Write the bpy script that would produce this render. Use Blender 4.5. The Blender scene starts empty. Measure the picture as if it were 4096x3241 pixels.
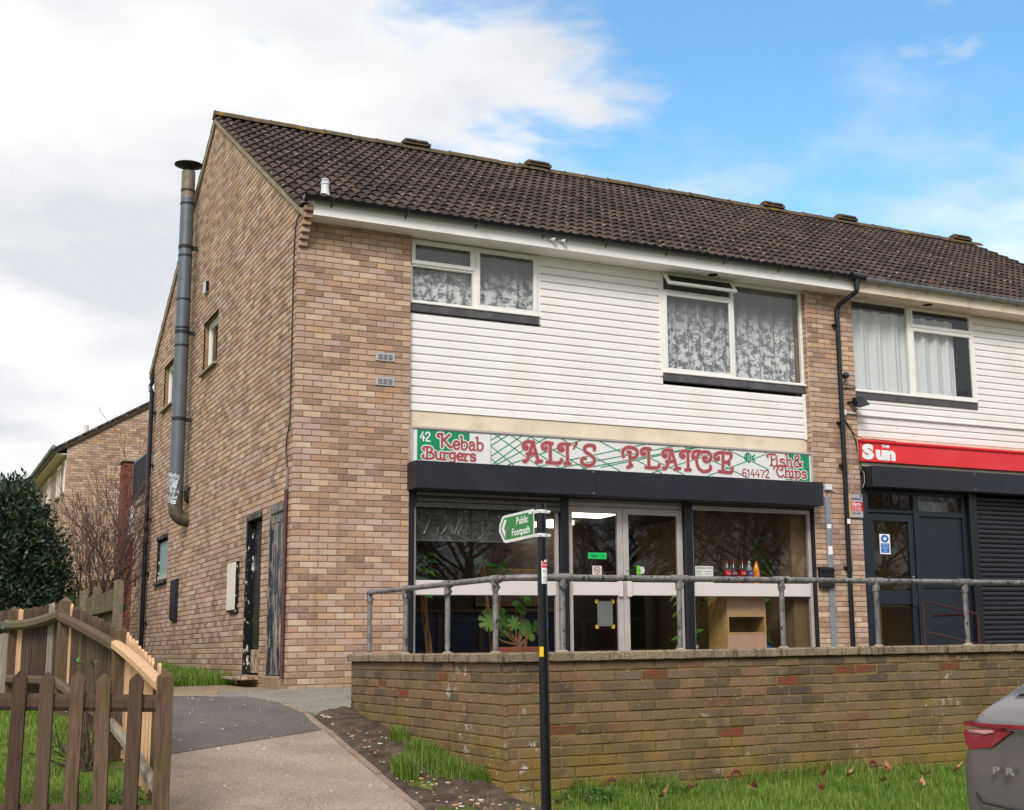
import bpy, math, random
import numpy as np
from mathutils import Vector, Matrix
random.seed(7); NR = np.random.default_rng(7)
SC = bpy.context.scene
COL = SC.collection

# ------------------------------------------------------------------ camera, sky, sun, exposure
cam_data = bpy.data.cameras.new("camera")
cam_data.sensor_width = 36.0
cam_data.lens = 45.784
cam_data.shift_x = -0.07905
cam_data.shift_y = 0.01282
cam_data.clip_start = 0.05
cam_data.clip_end = 3000
cam = bpy.data.objects.new("camera", cam_data)
COL.objects.link(cam)
_yaw, _pit, _rol = math.radians(-27.959), math.radians(9.9947), math.radians(-0.92457)
_f = Vector((-math.sin(_yaw)*math.cos(_pit), math.cos(_yaw)*math.cos(_pit), math.sin(_pit)))
_r0 = Vector((math.cos(_yaw), math.sin(_yaw), 0)); _u0 = _r0.cross(_f)
_r = math.cos(_rol)*_r0 + math.sin(_rol)*_u0; _u = -math.sin(_rol)*_r0 + math.cos(_rol)*_u0
CAM = Vector((-4.017, -15.170, 0.4443))
cam.matrix_world = Matrix(((_r.x, _u.x, -_f.x, CAM.x), (_r.y, _u.y, -_f.y, CAM.y), (_r.z, _u.z, -_f.z, CAM.z), (0, 0, 0, 1)))
SC.camera = cam

SUN_EL, SUN_AZ = 40.0, 215.0          # azimuth clockwise from +Y: behind the camera, a little to its left
world = bpy.data.worlds.new("World"); SC.world = world; world.use_nodes = True
wn, wl = world.node_tree.nodes, world.node_tree.links
wn.clear()
def _n(t, **k):
    n = wn.new(t)
    for a, b in k.items(): setattr(n, a, b)
    return n
sky = _n('ShaderNodeTexSky', sky_type='NISHITA', sun_disc=False, sun_elevation=math.radians(SUN_EL), sun_rotation=math.radians(SUN_AZ))
sky.air_density = 1.0; sky.dust_density = 0.6; sky.ozone_density = 2.2
tc = _n('ShaderNodeTexCoord'); sep = _n('ShaderNodeSeparateXYZ'); wl.new(tc.outputs['Generated'], sep.inputs[0])
def _m(op, a, b=None, clamp=False):
    n = _n('ShaderNodeMath', operation=op, use_clamp=clamp)
    for i, v in enumerate((a, b)):
        if v is None: continue
        if isinstance(v, (int, float)): n.inputs[i].default_value = v
        else: wl.new(v, n.inputs[i])
    return n.outputs[0]
zz = _m('ADD', _m('MAXIMUM', sep.outputs[2], 0.0), 0.16)
comb = _n('ShaderNodeCombineXYZ')
wl.new(_m('DIVIDE', sep.outputs[0], zz), comb.inputs[0]); wl.new(_m('DIVIDE', sep.outputs[1], zz), comb.inputs[1])
comb.inputs[2].default_value = 3.7
n1 = _n('ShaderNodeTexNoise'); n1.inputs['Scale'].default_value = 1.5; n1.inputs['Detail'].default_value = 12; n1.inputs['Roughness'].default_value = 0.55; n1.inputs['Distortion'].default_value = 0.25
wl.new(comb.outputs[0], n1.inputs['Vector'])
n2 = _n('ShaderNodeTexNoise'); n2.inputs['Scale'].default_value = 2.3; n2.inputs['Detail'].default_value = 6; n2.inputs['Roughness'].default_value = 0.5
wl.new(comb.outputs[0], n2.inputs['Vector'])
# broken cloud all round with one large blue opening to the right (north-east)
CL_AZ = math.radians(75)
dot = _m('ADD', _m('MULTIPLY', sep.outputs[0], math.sin(CL_AZ)), _m('MULTIPLY', sep.outputs[1], math.cos(CL_AZ)))
dens = _m('ADD', _m('MULTIPLY', n1.outputs['Fac'], 1.45), _m('ADD', _m('ADD', _m('MULTIPLY', dot, -1.3), 1.36), _m('MULTIPLY', sep.outputs[2], 0.40)))
mr = _n('ShaderNodeMapRange', interpolation_type='SMOOTHSTEP'); wl.new(dens, mr.inputs[0]); mr.inputs[1].default_value = 1.30; mr.inputs[2].default_value = 1.42
# thin wisps low on the blue side
wsp = _n('ShaderNodeMapRange', interpolation_type='SMOOTHSTEP'); wl.new(_m('SUBTRACT', n2.outputs['Fac'], _m('MULTIPLY', sep.outputs[2], 0.42)), wsp.inputs[0])
wsp.inputs[1].default_value = 0.27; wsp.inputs[2].default_value = 0.56
cov = _m('MAXIMUM', mr.outputs[0], _m('MULTIPLY', wsp.outputs[0], 0.75), clamp=True)
shade = _n('ShaderNodeValToRGB'); wl.new(n2.outputs['Fac'], shade.inputs[0])
e = shade.color_ramp.elements
e[0].position = 0.34; e[0].color = (0.70, 0.72, 0.76, 1); e[1].position = 0.60; e[1].color = (0.98, 0.98, 0.985, 1)
tint = _n('ShaderNodeMix', data_type='RGBA', blend_type='MULTIPLY'); tint.inputs[0].default_value = 1; wl.new(sky.outputs[0], tint.inputs[6]); tint.inputs[7].default_value = (0.74, 1.03, 1.05, 1)
skyb = _n('ShaderNodeBackground'); wl.new(tint.outputs[2], skyb.inputs[0]); skyb.inputs[1].default_value = 0.118
cldb = _n('ShaderNodeBackground'); wl.new(shade.outputs[0], cldb.inputs[0]); cldb.inputs[1].default_value = 0.55
mixw = _n('ShaderNodeMixShader'); wl.new(cov, mixw.inputs[0]); wl.new(skyb.outputs[0], mixw.inputs[1]); wl.new(cldb.outputs[0], mixw.inputs[2])
wout = _n('ShaderNodeOutputWorld'); wl.new(mixw.outputs[0], wout.inputs[0])

sun_d = bpy.data.lights.new("sun", 'SUN'); sun_d.energy = 1.45; sun_d.angle = math.radians(20); sun_d.color = (1.0, 0.95, 0.91)
sun = bpy.data.objects.new("sun", sun_d); COL.objects.link(sun)
_el, _az = math.radians(SUN_EL), math.radians(SUN_AZ)
_sd = Vector((math.sin(_az)*math.cos(_el), math.cos(_az)*math.cos(_el), math.sin(_el)))
sun.rotation_euler = _sd.to_track_quat('Z', 'Y').to_euler()
SC.view_settings.view_transform = 'Standard'; SC.view_settings.look = 'None'
SC.view_settings.exposure = 0.97; SC.view_settings.gamma = 1.0; SC.view_settings.use_curve_mapping = False
SC.cycles.max_bounces = 8; SC.cycles.transparent_max_bounces = 24; SC.cycles.use_denoising = True
SC.cycles.caustics_reflective = False; SC.cycles.caustics_refractive = False

# ------------------------------------------------------------------ helpers
def S(r, g, b):
    def c(v):
        v /= 255.0
        return v/12.92 if v <= 0.04045 else ((v+0.055)/1.055)**2.4
    return (c(r), c(g), c(b), 1.0)

class NT:
    """small shader-graph writer"""
    def __init__(s, name):
        s.m = bpy.data.materials.new(name); s.m.use_nodes = True
        s.t = s.m.node_tree; s.t.nodes.clear()
        s.out = s.t.nodes.new('ShaderNodeOutputMaterial')
        s.geo = None
    def n(s, ty, **k):
        x = s.t.nodes.new(ty)
        for a, b in k.items(): setattr(x, a, b)
        return x
    def put(s, sock, v):
        if isinstance(v, bpy.types.NodeSocket): s.t.links.new(v, sock)
        elif isinstance(v, (tuple, list)) and len(v) == 3 and sock.type == 'RGBA': sock.default_value = (*v, 1)
        else: sock.default_value = v
    def pos(s):
        if s.geo is None: s.geo = s.n('ShaderNodeNewGeometry')
        return s.geo.outputs['Position']
    def mapped(s, scale, vec=None, loc=(0, 0, 0)):
        x = s.n('ShaderNodeMapping'); s.put(x.inputs['Vector'], vec or s.pos()); x.inputs['Scale'].default_value = scale; x.inputs['Location'].default_value = loc
        return x.outputs[0]
    def noise(s, scale, detail=4, rough=0.55, vec=None, dist=0.0, out='Fac'):
        x = s.n('ShaderNodeTexNoise'); s.put(x.inputs['Vector'], vec or s.pos())
        x.inputs['Scale'].default_value = scale; x.inputs['Detail'].default_value = detail; x.inputs['Roughness'].default_value = rough; x.inputs['Distortion'].default_value = dist
        return x.outputs[out]
    def vor(s, scale, vec=None, feature='F1', out='Distance', rnd=1.0):
        x = s.n('ShaderNodeTexVoronoi', feature=feature); s.put(x.inputs['Vector'], vec or s.pos()); x.inputs['Scale'].default_value = scale; x.inputs['Randomness'].default_value = rnd
        return x.outputs[out]
    def ramp(s, fac, stops, interp='LINEAR'):
        x = s.n('ShaderNodeValToRGB'); x.color_ramp.interpolation = interp; s.put(x.inputs[0], fac)
        e = x.color_ramp.elements
        while len(e) < len(stops): e.new(0.5)
        for i, (p, c) in enumerate(stops):
            e[i].position = p; e[i].color = c if len(c) == 4 else (*c, 1)
        return x.outputs[0]
    def mix(s, fac, a, b, mode='MIX'):
        x = s.n('ShaderNodeMix', data_type='RGBA', blend_type=mode); s.put(x.inputs[0], fac); s.put(x.inputs[6], a); s.put(x.inputs[7], b)
        return x.outputs[2]
    def math(s, op, a, b=0.0, clamp=False):
        x = s.n('ShaderNodeMath', operation=op, use_clamp=clamp); s.put(x.inputs[0], a); s.put(x.inputs[1], b)
        return x.outputs[0]
    def step(s, v, lo, hi):
        x = s.n('ShaderNodeMapRange', interpolation_type='SMOOTHSTEP'); s.put(x.inputs[0], v); x.inputs[1].default_value = lo; x.inputs[2].default_value = hi
        return x.outputs[0]
    def attr(s, name='rnd'):
        x = s.n('ShaderNodeAttribute', attribute_type='GEOMETRY'); x.attribute_name = name
        return x.outputs['Fac']
    def objrnd(s):
        return s.n('ShaderNodeObjectInfo').outputs['Random']
    def z(s):
        x = s.n('ShaderNodeSeparateXYZ'); s.put(x.inputs[0], s.pos()); return x.outputs[2]
    def bump(s, h, strength=0.3, dist=0.01):
        x = s.n('ShaderNodeBump'); s.put(x.inputs['Height'], h); x.inputs['Strength'].default_value = strength; x.inputs['Distance'].default_value = dist
        return x.outputs[0]
    def bsdf(s, color, rough=0.6, metal=0.0, normal=None, spec=0.5, **k):
        b = s.n('ShaderNodeBsdfPrincipled'); s.put(b.inputs['Base Color'], color); s.put(b.inputs['Roughness'], rough); s.put(b.inputs['Metallic'], metal)
        b.inputs['Specular IOR Level'].default_value = spec
        if normal is not None: s.put(b.inputs['Normal'], normal)
        for a, v in k.items(): s.put(b.inputs[a.replace('_', ' ')], v)
        s.t.links.new(b.outputs[0], s.out.inputs[0]); return b

def simple(name, col, rough=0.5, metal=0.0, var=0.12, scale=9.0, bump=0.0, bscale=80.0, spec=0.5, dirt=None, dirt_amt=0.0, **k):
    """paint, metal, plastic: base colour with uneven tone, optional grime patches and fine relief"""
    m = NT(name)
    c = m.mix(m.step(m.noise(scale, 5), 0.3, 0.7), tuple(v*(1-var) for v in col[:3]), tuple(min(1, v*(1+var)) for v in col[:3]))
    if dirt is not None:
        c = m.mix(m.math('MULTIPLY', m.step(m.noise(scale*0.7, 7, 0.65), 0.48, 0.72), dirt_amt), c, dirt)
    nrm = m.bump(m.noise(bscale, 3), bump, 0.004) if bump else None
    m.bsdf(c, m.math('ADD', m.math('MULTIPLY', m.noise(scale*2.3, 3), 0.22), rough-0.11), metal, nrm, spec, **k)
    return m.m

class MB:
    """collects faces, then links them as ONE mesh object"""
    def __init__(s): s.v = []; s.f = []; s.mi = []; s.r = []; s.rc = 0.5; s.m = 0
    def face(s, pts, m=None, r=None):
        i = len(s.v); s.v += [tuple(p) for p in pts]; s.f.append(tuple(range(i, i+len(pts)))); s.mi.append(s.m if m is None else m); s.r.append(s.rc if r is None else r)
    def mesh_(s, vs, fs, m=None):
        i = len(s.v); s.v += [tuple(p) for p in vs]
        for f in fs: s.f.append(tuple(i+k for k in f)); s.mi.append(s.m if m is None else m); s.r.append(s.rc)
    def box(s, x0, x1, y0, y1, z0, z1, m=None, skip=''):
        vs = [(x0,y0,z0),(x1,y0,z0),(x1,y1,z0),(x0,y1,z0),(x0,y0,z1),(x1,y0,z1),(x1,y1,z1),(x0,y1,z1)]
        fs = dict(b=(0,3,2,1), t=(4,5,6,7), f=(0,1,5,4), k=(2,3,7,6), l=(3,0,4,7), r=(1,2,6,5))
        s.mesh_(vs, [f for k, f in fs.items() if k not in skip], m)
    def bbox(s, x0, x1, y0, y1, z0, z1, b=0.006, m=None):
        """box with chamfered vertical and horizontal edges"""
        vs = []
        for z, i in ((z0, b), (z0+b, 0), (z1-b, 0), (z1, b)):
            vs += [(x0+i+b*(i==0)*1, y0+i, z), (x1-i-b*(i==0), y0+i, z), (x1-i, y0+i+b*(i==0), z), (x1-i, y1-i-b*(i==0), z), (x1-i-b*(i==0), y1-i, z), (x0+i+b*(i==0), y1-i, z), (x0+i, y1-i-b*(i==0), z), (x0+i, y0+i+b*(i==0), z)]
        fs = [tuple(range(7, -1, -1)), tuple(range(24, 32))]
        for k in range(3):
            for j in range(8): fs.append((8*k+j, 8*k+(j+1) % 8, 8*k+8+(j+1) % 8, 8*k+8+j))
        s.mesh_(vs, fs, m)
    def prism(s, poly, axis, a, b, m=None):
        """extrude a 2D polygon along axis: 'x' (poly=y,z) 'y' (poly=x,z) 'z' (poly=x,y)"""
        P = {'x': lambda p, t: (t, p[0], p[1]), 'y': lambda p, t: (p[0], t, p[1]), 'z': lambda p, t: (p[0], p[1], t)}[axis]
        n = len(poly); vs = [P(p, a) for p in poly]+[P(p, b) for p in poly]
        fs = [tuple(range(n-1, -1, -1)), tuple(range(n, 2*n))]+[(i, (i+1) % n, n+(i+1) % n, n+i) for i in range(n)]
        s.mesh_(vs, fs, m)
    def tube(s, pts, rad, n=8, m=None, caps=True, flat=1.0):
        pts = [Vector(p) for p in pts]; N = len(pts)
        rs = rad if isinstance(rad, (list, tuple)) else [rad]*N
        vs = []; fs = []; up = None
        for i, p in enumerate(pts):
            d = (pts[min(i+1, N-1)]-pts[max(i-1, 0)]).normalized()
            if up is None:
                a = Vector((0, 0, 1)) if abs(d.z) < 0.9 else Vector((1, 0, 0))
                up = (a-d*a.dot(d)).normalized()
            else:
                up = up-d*up.dot(d); up = up.normalized() if up.length > 1e-6 else d.orthogonal().normalized()
            w = d.cross(up)
            for k in range(n):
                t = 2*math.pi*(k+0.5)/n
                vs.append(p+rs[i]*(math.cos(t)*up*flat+math.sin(t)*w))
        for i in range(N-1):
            for k in range(n): fs.append((i*n+k, i*n+(k+1) % n, (i+1)*n+(k+1) % n, (i+1)*n+k))
        if caps: fs += [tuple(range(n-1, -1, -1)), tuple(range((N-1)*n, N*n))]
        s.mesh_(vs, fs, m)
    def lathe(s, c, prof, n=16, m=None, axis='z'):
        """prof: (radius, height) list about a vertical axis at c"""
        vs = []; fs = []
        for r, h in prof:
            for k in range(n):
                t = 2*math.pi*k/n; a, b = r*math.cos(t), r*math.sin(t)
                vs.append((c[0]+a, c[1]+b, c[2]+h) if axis == 'z' else ((c[0]+a, c[1]+h, c[2]+b) if axis == 'y' else (c[0]+h, c[1]+a, c[2]+b)))
        L = len(prof)
        for i in range(L-1):
            for k in range(n): fs.append((i*n+k, i*n+(k+1) % n, (i+1)*n+(k+1) % n, (i+1)*n+k))
        if prof[0][0] > 1e-5: fs.append(tuple(range(n-1, -1, -1)))
        if prof[-1][0] > 1e-5: fs.append(tuple(range((L-1)*n, L*n)))
        s.mesh_(vs, fs, m)
    def data(s, name, mats, off=(0, 0, 0), smooth=False):
        me = bpy.data.meshes.new(name)
        ox, oy, oz = off
        me.from_pydata([(a-ox, b-oy, c-oz) for a, b, c in s.v], [], s.f)
        for mt in (mats if isinstance(mats, (list, tuple)) else [mats]): me.materials.append(mt)
        me.polygons.foreach_set('material_index', s.mi)
        at = me.attributes.new('rnd', 'FLOAT', 'FACE'); at.data.foreach_set('value', s.r)
        if smooth:
            me.polygons.foreach_set('use_smooth', [True]*len(s.f))
            try: me.set_sharp_from_angle(angle=math.radians(smooth if smooth is not True else 40))
            except Exception: pass
        me.update(); return me
    def build(s, name, mats, parent=None, smooth=False, **props):
        off = (0, 0, 0)
        if parent is not None: off = wloc(parent)
        o = bpy.data.objects.new(name, s.data(name, mats, off, smooth)); COL.objects.link(o)
        if parent is not None: o.parent = parent
        for k, v in props.items(): o[k] = v
        return o

def wloc(o):
    p = Vector((0, 0, 0))
    while o is not None: p = p+Vector(o.location); o = o.parent
    return p
def thing(name, label, cat, loc=(0, 0, 0), group=None):
    o = bpy.data.objects.new(name, None); COL.objects.link(o); o.location = loc; o.empty_display_size = 0.1
    o['label'] = label; o['category'] = cat
    if group: o['group'] = group
    return o
def tag(o, label, cat, group=None):
    o['label'] = label; o['category'] = cat
    if group: o['group'] = group
    return o
def inst(name, me, loc, rotz, parent):
    o = bpy.data.objects.new(name, me); COL.objects.link(o); o.parent = parent
    b = wloc(parent); o.location = (loc[0]-b.x, loc[1]-b.y, loc[2]-b.z); o.rotation_euler = (0, 0, rotz); return o
TEXTS = []
def text(name, body, loc, size, mt, parent, rot=(math.pi/2, 0, 0), align='LEFT', bold=0.0, ext=0.0008, sx=1.0, space=1.0):
    c = bpy.data.curves.new(name, 'FONT'); c.body = body; c.size = size; c.align_x = align; c.extrude = ext; c.offset = bold; c.space_character = space
    c.resolution_u = 3
    c.materials.append(mt)
    o = bpy.data.objects.new(name, c); COL.objects.link(o); o.parent = parent
    b = wloc(parent) if parent else Vector((0, 0, 0))
    o.location = (loc[0]-b.x, loc[1]-b.y, loc[2]-b.z); o.rotation_euler = rot; o.scale = (sx, 1, 1); TEXTS.append(o); return o
def arc(cx, cy, r, a0, a1, n=10, ry=None):
    return [(cx+r*math.cos(math.radians(a0+(a1-a0)*i/n)), cy+(ry or r)*math.sin(math.radians(a0+(a1-a0)*i/n))) for i in range(n+1)]
def px_area(P, w, h):
    d = Vector(P)-CAM; z = d.dot(_f)
    if z < 1: return 0
    u, v = 0.5+d.dot(_r)/z*45.784/36+0.07905, d.dot(_u)/z*45.784/36
    v = 0.5*3241/4096-v+0.01282
    if not (-0.02 < u < 1.02 and -0.02 < v < 0.81): return 0
    return w*h/z/z
# ------------------------------------------------------------------ materials
def brick_mat(name, stops, speck=0.35, stain=None, rough=0.9, bumpk=0.5, calm=0.10):
    m = NT(name)
    base = m.ramp(m.attr(), stops)
    base = m.mix(calm, base, stops[3][1])
    # tone drifting inside one brick, then sand grain and dark iron specks
    c = m.mix(m.math('MULTIPLY', m.step(m.noise(13, 3), .4, .75), 0.5), base, m.ramp(m.noise(5.5, 5, vec=m.mapped((1, 1, 2.5))), [(0.3, stops[1][1]), (0.5, stops[2][1]), (0.72, stops[-2][1])]))
    c = m.mix(m.math('MULTIPLY', m.step(m.noise(160, 2), 0.42, 0.7), speck), c, m.mix(0.5, c, (0.9, 0.86, 0.78, 1)))
    c = m.mix(m.step(m.vor(38), 0.10, 0.03), c, (0.05, 0.035, 0.03, 1))
    if stain: c = stain(m, c)
    h = m.math('ADD', m.noise(120, 4, 0.7), m.math('MULTIPLY', m.noise(25, 3), 0.8))
    m.bsdf(c, rough, 0, m.bump(h, bumpk, 0.006), 0.25)
    return m.m
BUFF = [(0.0, S(126,100,88)), (0.14, S(152,122,104)), (0.30, S(174,144,128)), (0.48, S(188,158,136)), (0.62, S(178,154,146)), (0.76, S(206,184,158)), (0.88, S(190,148,112)), (1.0, S(142,114,98))]
def buff_stain(m, c):
    # algae and rain streaks low on the wall: patches with ragged edges, vertical runs under the meter boxes
    n = m.noise(1.6, 6, 0.6)
    low = m.step(m.math('ADD', m.math('MULTIPLY', m.z(), -1.0), m.math('MULTIPLY', n, 1.3)), 0.05, 0.75)
    c = m.mix(m.math('MULTIPLY', low, 0.42), c, m.mix(m.noise(6, 3), S(128,118,80), S(150,136,104)))
    st = m.noise(1.0, 5, 0.6, vec=m.mapped((5.5, 5.5, 0.28)))
    c = m.mix(m.math('MULTIPLY', m.step(m.noise(0.9, 6, 0.62), 0.42, 0.68), 0.22), c, S(120,98,80))
    return m.mix(m.math('MULTIPLY', m.step(st, 0.56, 0.74), 0.34), c, S(116,92,74))
M = {}
M['brick'] = brick_mat('buff_brick', BUFF, stain=buff_stain)
def mortar(name, a, b):
    m = NT(name); c = m.mix(m.step(m.noise(5, 6), 0.35, 0.7), a, b)
    m.bsdf(c, 0.95, 0, m.bump(m.noise(140, 3), 0.5, 0.005), 0.2); return m.m
M['mortar'] = mortar('buff_mortar', S(132,108,82), S(156,130,100))
WALLB = [(0.0, S(72,60,50)), (0.2, S(98,80,62)), (0.42, S(114,92,66)), (0.6, S(126,102,70)), (0.78, S(104,92,76)), (0.9, S(136,102,80)), (1.0, S(112,72,58))]
def wall_stain(m, c):
    n = m.noise(1.9, 6, 0.62)
    moss = m.step(m.math('ADD', m.math('MULTIPLY', m.z(), -0.9), m.math('MULTIPLY', n, 1.35)), 0.62, 1.3)
    c = m.mix(m.math('MULTIPLY', moss, 0.80), c, m.mix(m.noise(9, 4), S(118,100,38), S(150,126,52)))
    g = m.noise(2.7, 5, 0.6)
    c = m.mix(m.math('MULTIPLY', m.step(g, 0.5, 0.68), 0.6), c, S(84,76,68))
    # white salt bloom
    e = m.math('MULTIPLY', m.step(m.noise(9, 6, 0.72, vec=m.mapped((1, 1, 1.2))), 0.56, 0.66), m.step(m.noise(1.1, 3, vec=m.mapped((1, 1, 1), loc=(3.2, 0, 0))), 0.52, 0.66))
    c = m.mix(m.math('MULTIPLY', e, 0.85), c, S(206,204,204))
    # lichen dots
    return m.mix(m.math('MULTIPLY', m.step(m.vor(26), 0.14, 0.07), m.step(m.noise(3.3, 3), 0.45, 0.6)), c, S(196,188,160))
M['wall_brick'] = brick_mat('weathered_brick', WALLB, speck=0.2, stain=wall_stain, bumpk=0.8, calm=0.15)
M['wall_mortar'] = mortar('lime_mortar', S(104,84,46), S(146,124,80))
REDB = [(0.0, S(88,44,34)), (0.2, S(106,52,40)), (0.5, S(120,60,46)), (0.7, S(128,66,50)), (0.9, S(112,58,44)), (1.0, S(96,50,40))]
M['red_brick'] = brick_mat('red_brick', REDB, speck=0.12)
def spalled():
    m = NT('spalled_brick'); c = m.mix(m.step(m.noise(16, 4), .42, .52), S(104,84,62), m.mix(m.noise(30, 4), S(104,54,42), S(146,84,66))); m.bsdf(c, 0.95, 0, m.bump(m.noise(40, 5), 0.9, 0.012), 0.2); return m.m
M['spalled'] = spalled()
def concrete(name, a, b, dark, amt=0.6, sc=3.0):
    m = NT(name); c = m.mix(m.step(m.noise(sc, 6, 0.6), 0.3, 0.7), a, b)
    c = m.mix(m.step(m.noise(170, 2), 0.56, 0.66), c, S(206,196,176)); c = m.mix(m.step(m.noise(140, 2), 0.42, 0.34), c, S(74,64,54))
    c = m.mix(m.math('MULTIPLY', m.step(m.noise(4.5, 6, 0.7, vec=m.mapped((3, 3, 0.8))), 0.5, 0.66), amt), c, dark)
    m.bsdf(c, 0.95, 0, m.bump(m.noise(110, 4, 0.7), 0.8, 0.008), 0.2); return m.m
M['cap'] = concrete('cap_concrete', S(122,106,86), S(150,132,108), S(66,58,48), 0.85)
M['concrete'] = concrete('grey_concrete', S(150,142,128), S(168,160,146), S(112,104,92), 0.4)
M['strip'] = concrete('brown_concrete', S(140,120,98), S(160,140,116), S(112,98,78), 0.5)
M['slab'] = concrete('paving_concrete', S(122,118,112), S(142,138,130), S(98,94,86), 0.4, 2.0)
M['edging'] = concrete('edging_concrete', S(134,114,102), S(156,136,122), S(104,92,80), 0.45)
M['post_conc'] = concrete('post_concrete', S(104,94,76), S(128,116,96), S(80,76,56), 0.5)
def tile_mat():
    m = NT('roof_tile')
    c = m.ramp(m.attr(), [(0.0, S(58,49,46)), (0.3, S(72,60,54)), (0.6, S(84,69,61)), (0.85, S(96,79,68)), (1.0, S(80,69,63))])
    c = m.mix(m.math('MULTIPLY', m.noise(11, 5, 0.65), 0.6), c, S(44,38,37))
    c = m.mix(m.math('MULTIPLY', m.step(m.vor(8.5, m.mapped((1, 1, 1))), 0.20, 0.10), m.step(m.noise(17, 3), 0.40, 0.50)), c, S(170,160,146))
    c = m.mix(m.math('MULTIPLY', m.step(m.noise(14, 4, 0.6), 0.64, 0.72), 0.7), c, S(120,104,92))
    m.bsdf(c, 0.9, 0, m.bump(m.noise(70, 4), 0.5, 0.008), 0.25); return m.m
M['tile'] = tile_mat()
def ridge_mat():
    m = NT('ridge_tile'); c = m.mix(m.noise(6, 5), S(78,69,58), S(110,96,78))
    c = m.mix(m.step(m.noise(4.5, 5, 0.65), 0.54, 0.66), c, S(140,112,58)); c = m.mix(m.step(m.noise(9, 4), 0.6, 0.66), c, S(60,54,48))
    m.bsdf(c, 0.95, 0, m.bump(m.noise(60, 4), 0.6, 0.01), 0.2); return m.m
M['ridge'] = ridge_mat()
M['verge'] = concrete('verge_mortar', S(150,136,116), S(172,158,136), S(110,100,84), 0.4)
M['upvc'] = simple('white_upvc', S(234,232,226), 0.38, var=0.02, scale=3, dirt=S(196,184,160), dirt_amt=0.22)
M['clad'] = simple('white_cladding', S(238,235,232), 0.42, var=0.015, scale=2, dirt=S(214,200,174), dirt_amt=0.22)
M['fascia'] = simple('white_fascia', S(235,232,228), 0.45, var=0.02, scale=4, dirt=S(184,166,150), dirt_amt=0.28)
M['fascia_old'] = simple('aged_fascia', S(220,204,184), 0.55, var=0.05, scale=4, dirt=S(176,138,108), dirt_amt=0.5)
M['render'] = simple('cream_render', S(222,208,186), 0.85, var=0.05, scale=2.5, bump=0.15, dirt=S(168,150,124), dirt_amt=0.45)
M['sill'] = simple('dark_sill', S(80,78,82), 0.75, var=0.2, scale=7, bump=0.2, dirt=S(120,116,110), dirt_amt=0.4)
M['gutter'] = simple('black_gutter', S(18,20,27), 0.3, var=0.15)
M['gutter_grey'] = simple('grey_gutter', S(132,138,144), 0.45, var=0.1, dirt=S(98,100,100), dirt_amt=0.5)
M['black'] = simple('black_paint', S(20,20,26), 0.42, var=0.2, scale=5)
M['shutter_box'] = simple('shutter_box_paint', S(27,28,38), 0.45, var=0.18, scale=3, dirt=S(54,54,64), dirt_amt=0.25)
M['anthracite'] = simple('anthracite_frame', S(26,33,42), 0.4, var=0.12)
M['lath'] = simple('galvanised_lath', S(98,95,90), 0.45, 0.3, var=0.15, scale=12, dirt=S(80,74,66), dirt_amt=0.5)
M['lath_dark'] = simple('black_lath', S(34,31,38), 0.38, var=0.15, scale=6)
M['alu'] = simple('aluminium_frame', S(186,178,174), 0.42, 0.15, var=0.05, scale=6, dirt=S(140,132,126), dirt_amt=0.3)
M['rail_white'] = simple('white_midrail', S(214,206,202), 0.4, var=0.02, scale=3)
def galv():
    m = NT('galvanised_steel'); c = m.mix(m.step(m.noise(12, 5), 0.3, 0.7), S(108,104,103), S(144,140,138))
    c = m.mix(m.step(m.noise(26, 6, 0.7, vec=m.mapped((1, 1, 0.5))), 0.57, 0.6), c, S(44,46,52))
    m.bsdf(c, 0.5, 0.35, m.bump(m.noise(50, 3), 0.25, 0.004), 0.5); return m.m
M['galv'] = galv()
M['steel'] = simple('zinc_channel', S(142,150,156), 0.45, 0.4, var=0.12, scale=14)
M['flue'] = simple('flue_steel', S(100,108,116), 0.5, 0.35, var=0.08, scale=6, bump=0.05)
M['flue_rust'] = simple('flue_rusty', S(128,118,104), 0.6, 0.2, var=0.2, scale=8, dirt=S(110,82,60), dirt_amt=0.6)
M['flue_elbow'] = simple('flue_elbow_grime', S(96,88,76), 0.55, 0.3, var=0.35, scale=14)
M['flue_cap'] = simple('flue_cowl_black', S(30,30,32), 0.6, var=0.2)
M['foil'] = simple('foil_tape', S(206,206,208), 0.28, 0.85, var=0.1, scale=20, bump=0.9, bscale=55)
M['signgreen'] = simple('sign_green', S(0,138,92), 0.4, var=0.03, scale=4)
M['signwhite'] = simple('sign_white', S(226,226,224), 0.38, var=0.02, scale=3, dirt=S(206,204,196), dirt_amt=0.3)
M['signpink'] = simple('sign_pink', S(160,76,80), 0.45, var=0.1, scale=14)
M['signpink_edge'] = simple('sign_pink_faded', S(204,164,164), 0.5, var=0.05)
M['white_print'] = simple('white_print', S(238,238,238), 0.5, var=0.01)
M['black_print'] = simple('black_print', S(30,30,32), 0.5, var=0.05)
M['grey_print'] = simple('grey_print', S(120,120,120), 0.5, var=0.05)
M['red_sign'] = simple('red_sign', S(222,44,48), 0.38, var=0.05, scale=3, dirt=S(232,92,92), dirt_amt=0.25)
M['red_edge'] = simple('red_sign_edge', S(204,22,28), 0.35, var=0.05)
M['pfgreen'] = simple('footpath_green', S(8,122,44), 0.4, var=0.04)
M['post_black'] = simple('post_black', S(16,15,21), 0.32, var=0.2, scale=8)
M['cream_box'] = simple('cream_box', S(232,222,206), 0.5, var=0.02)
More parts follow.
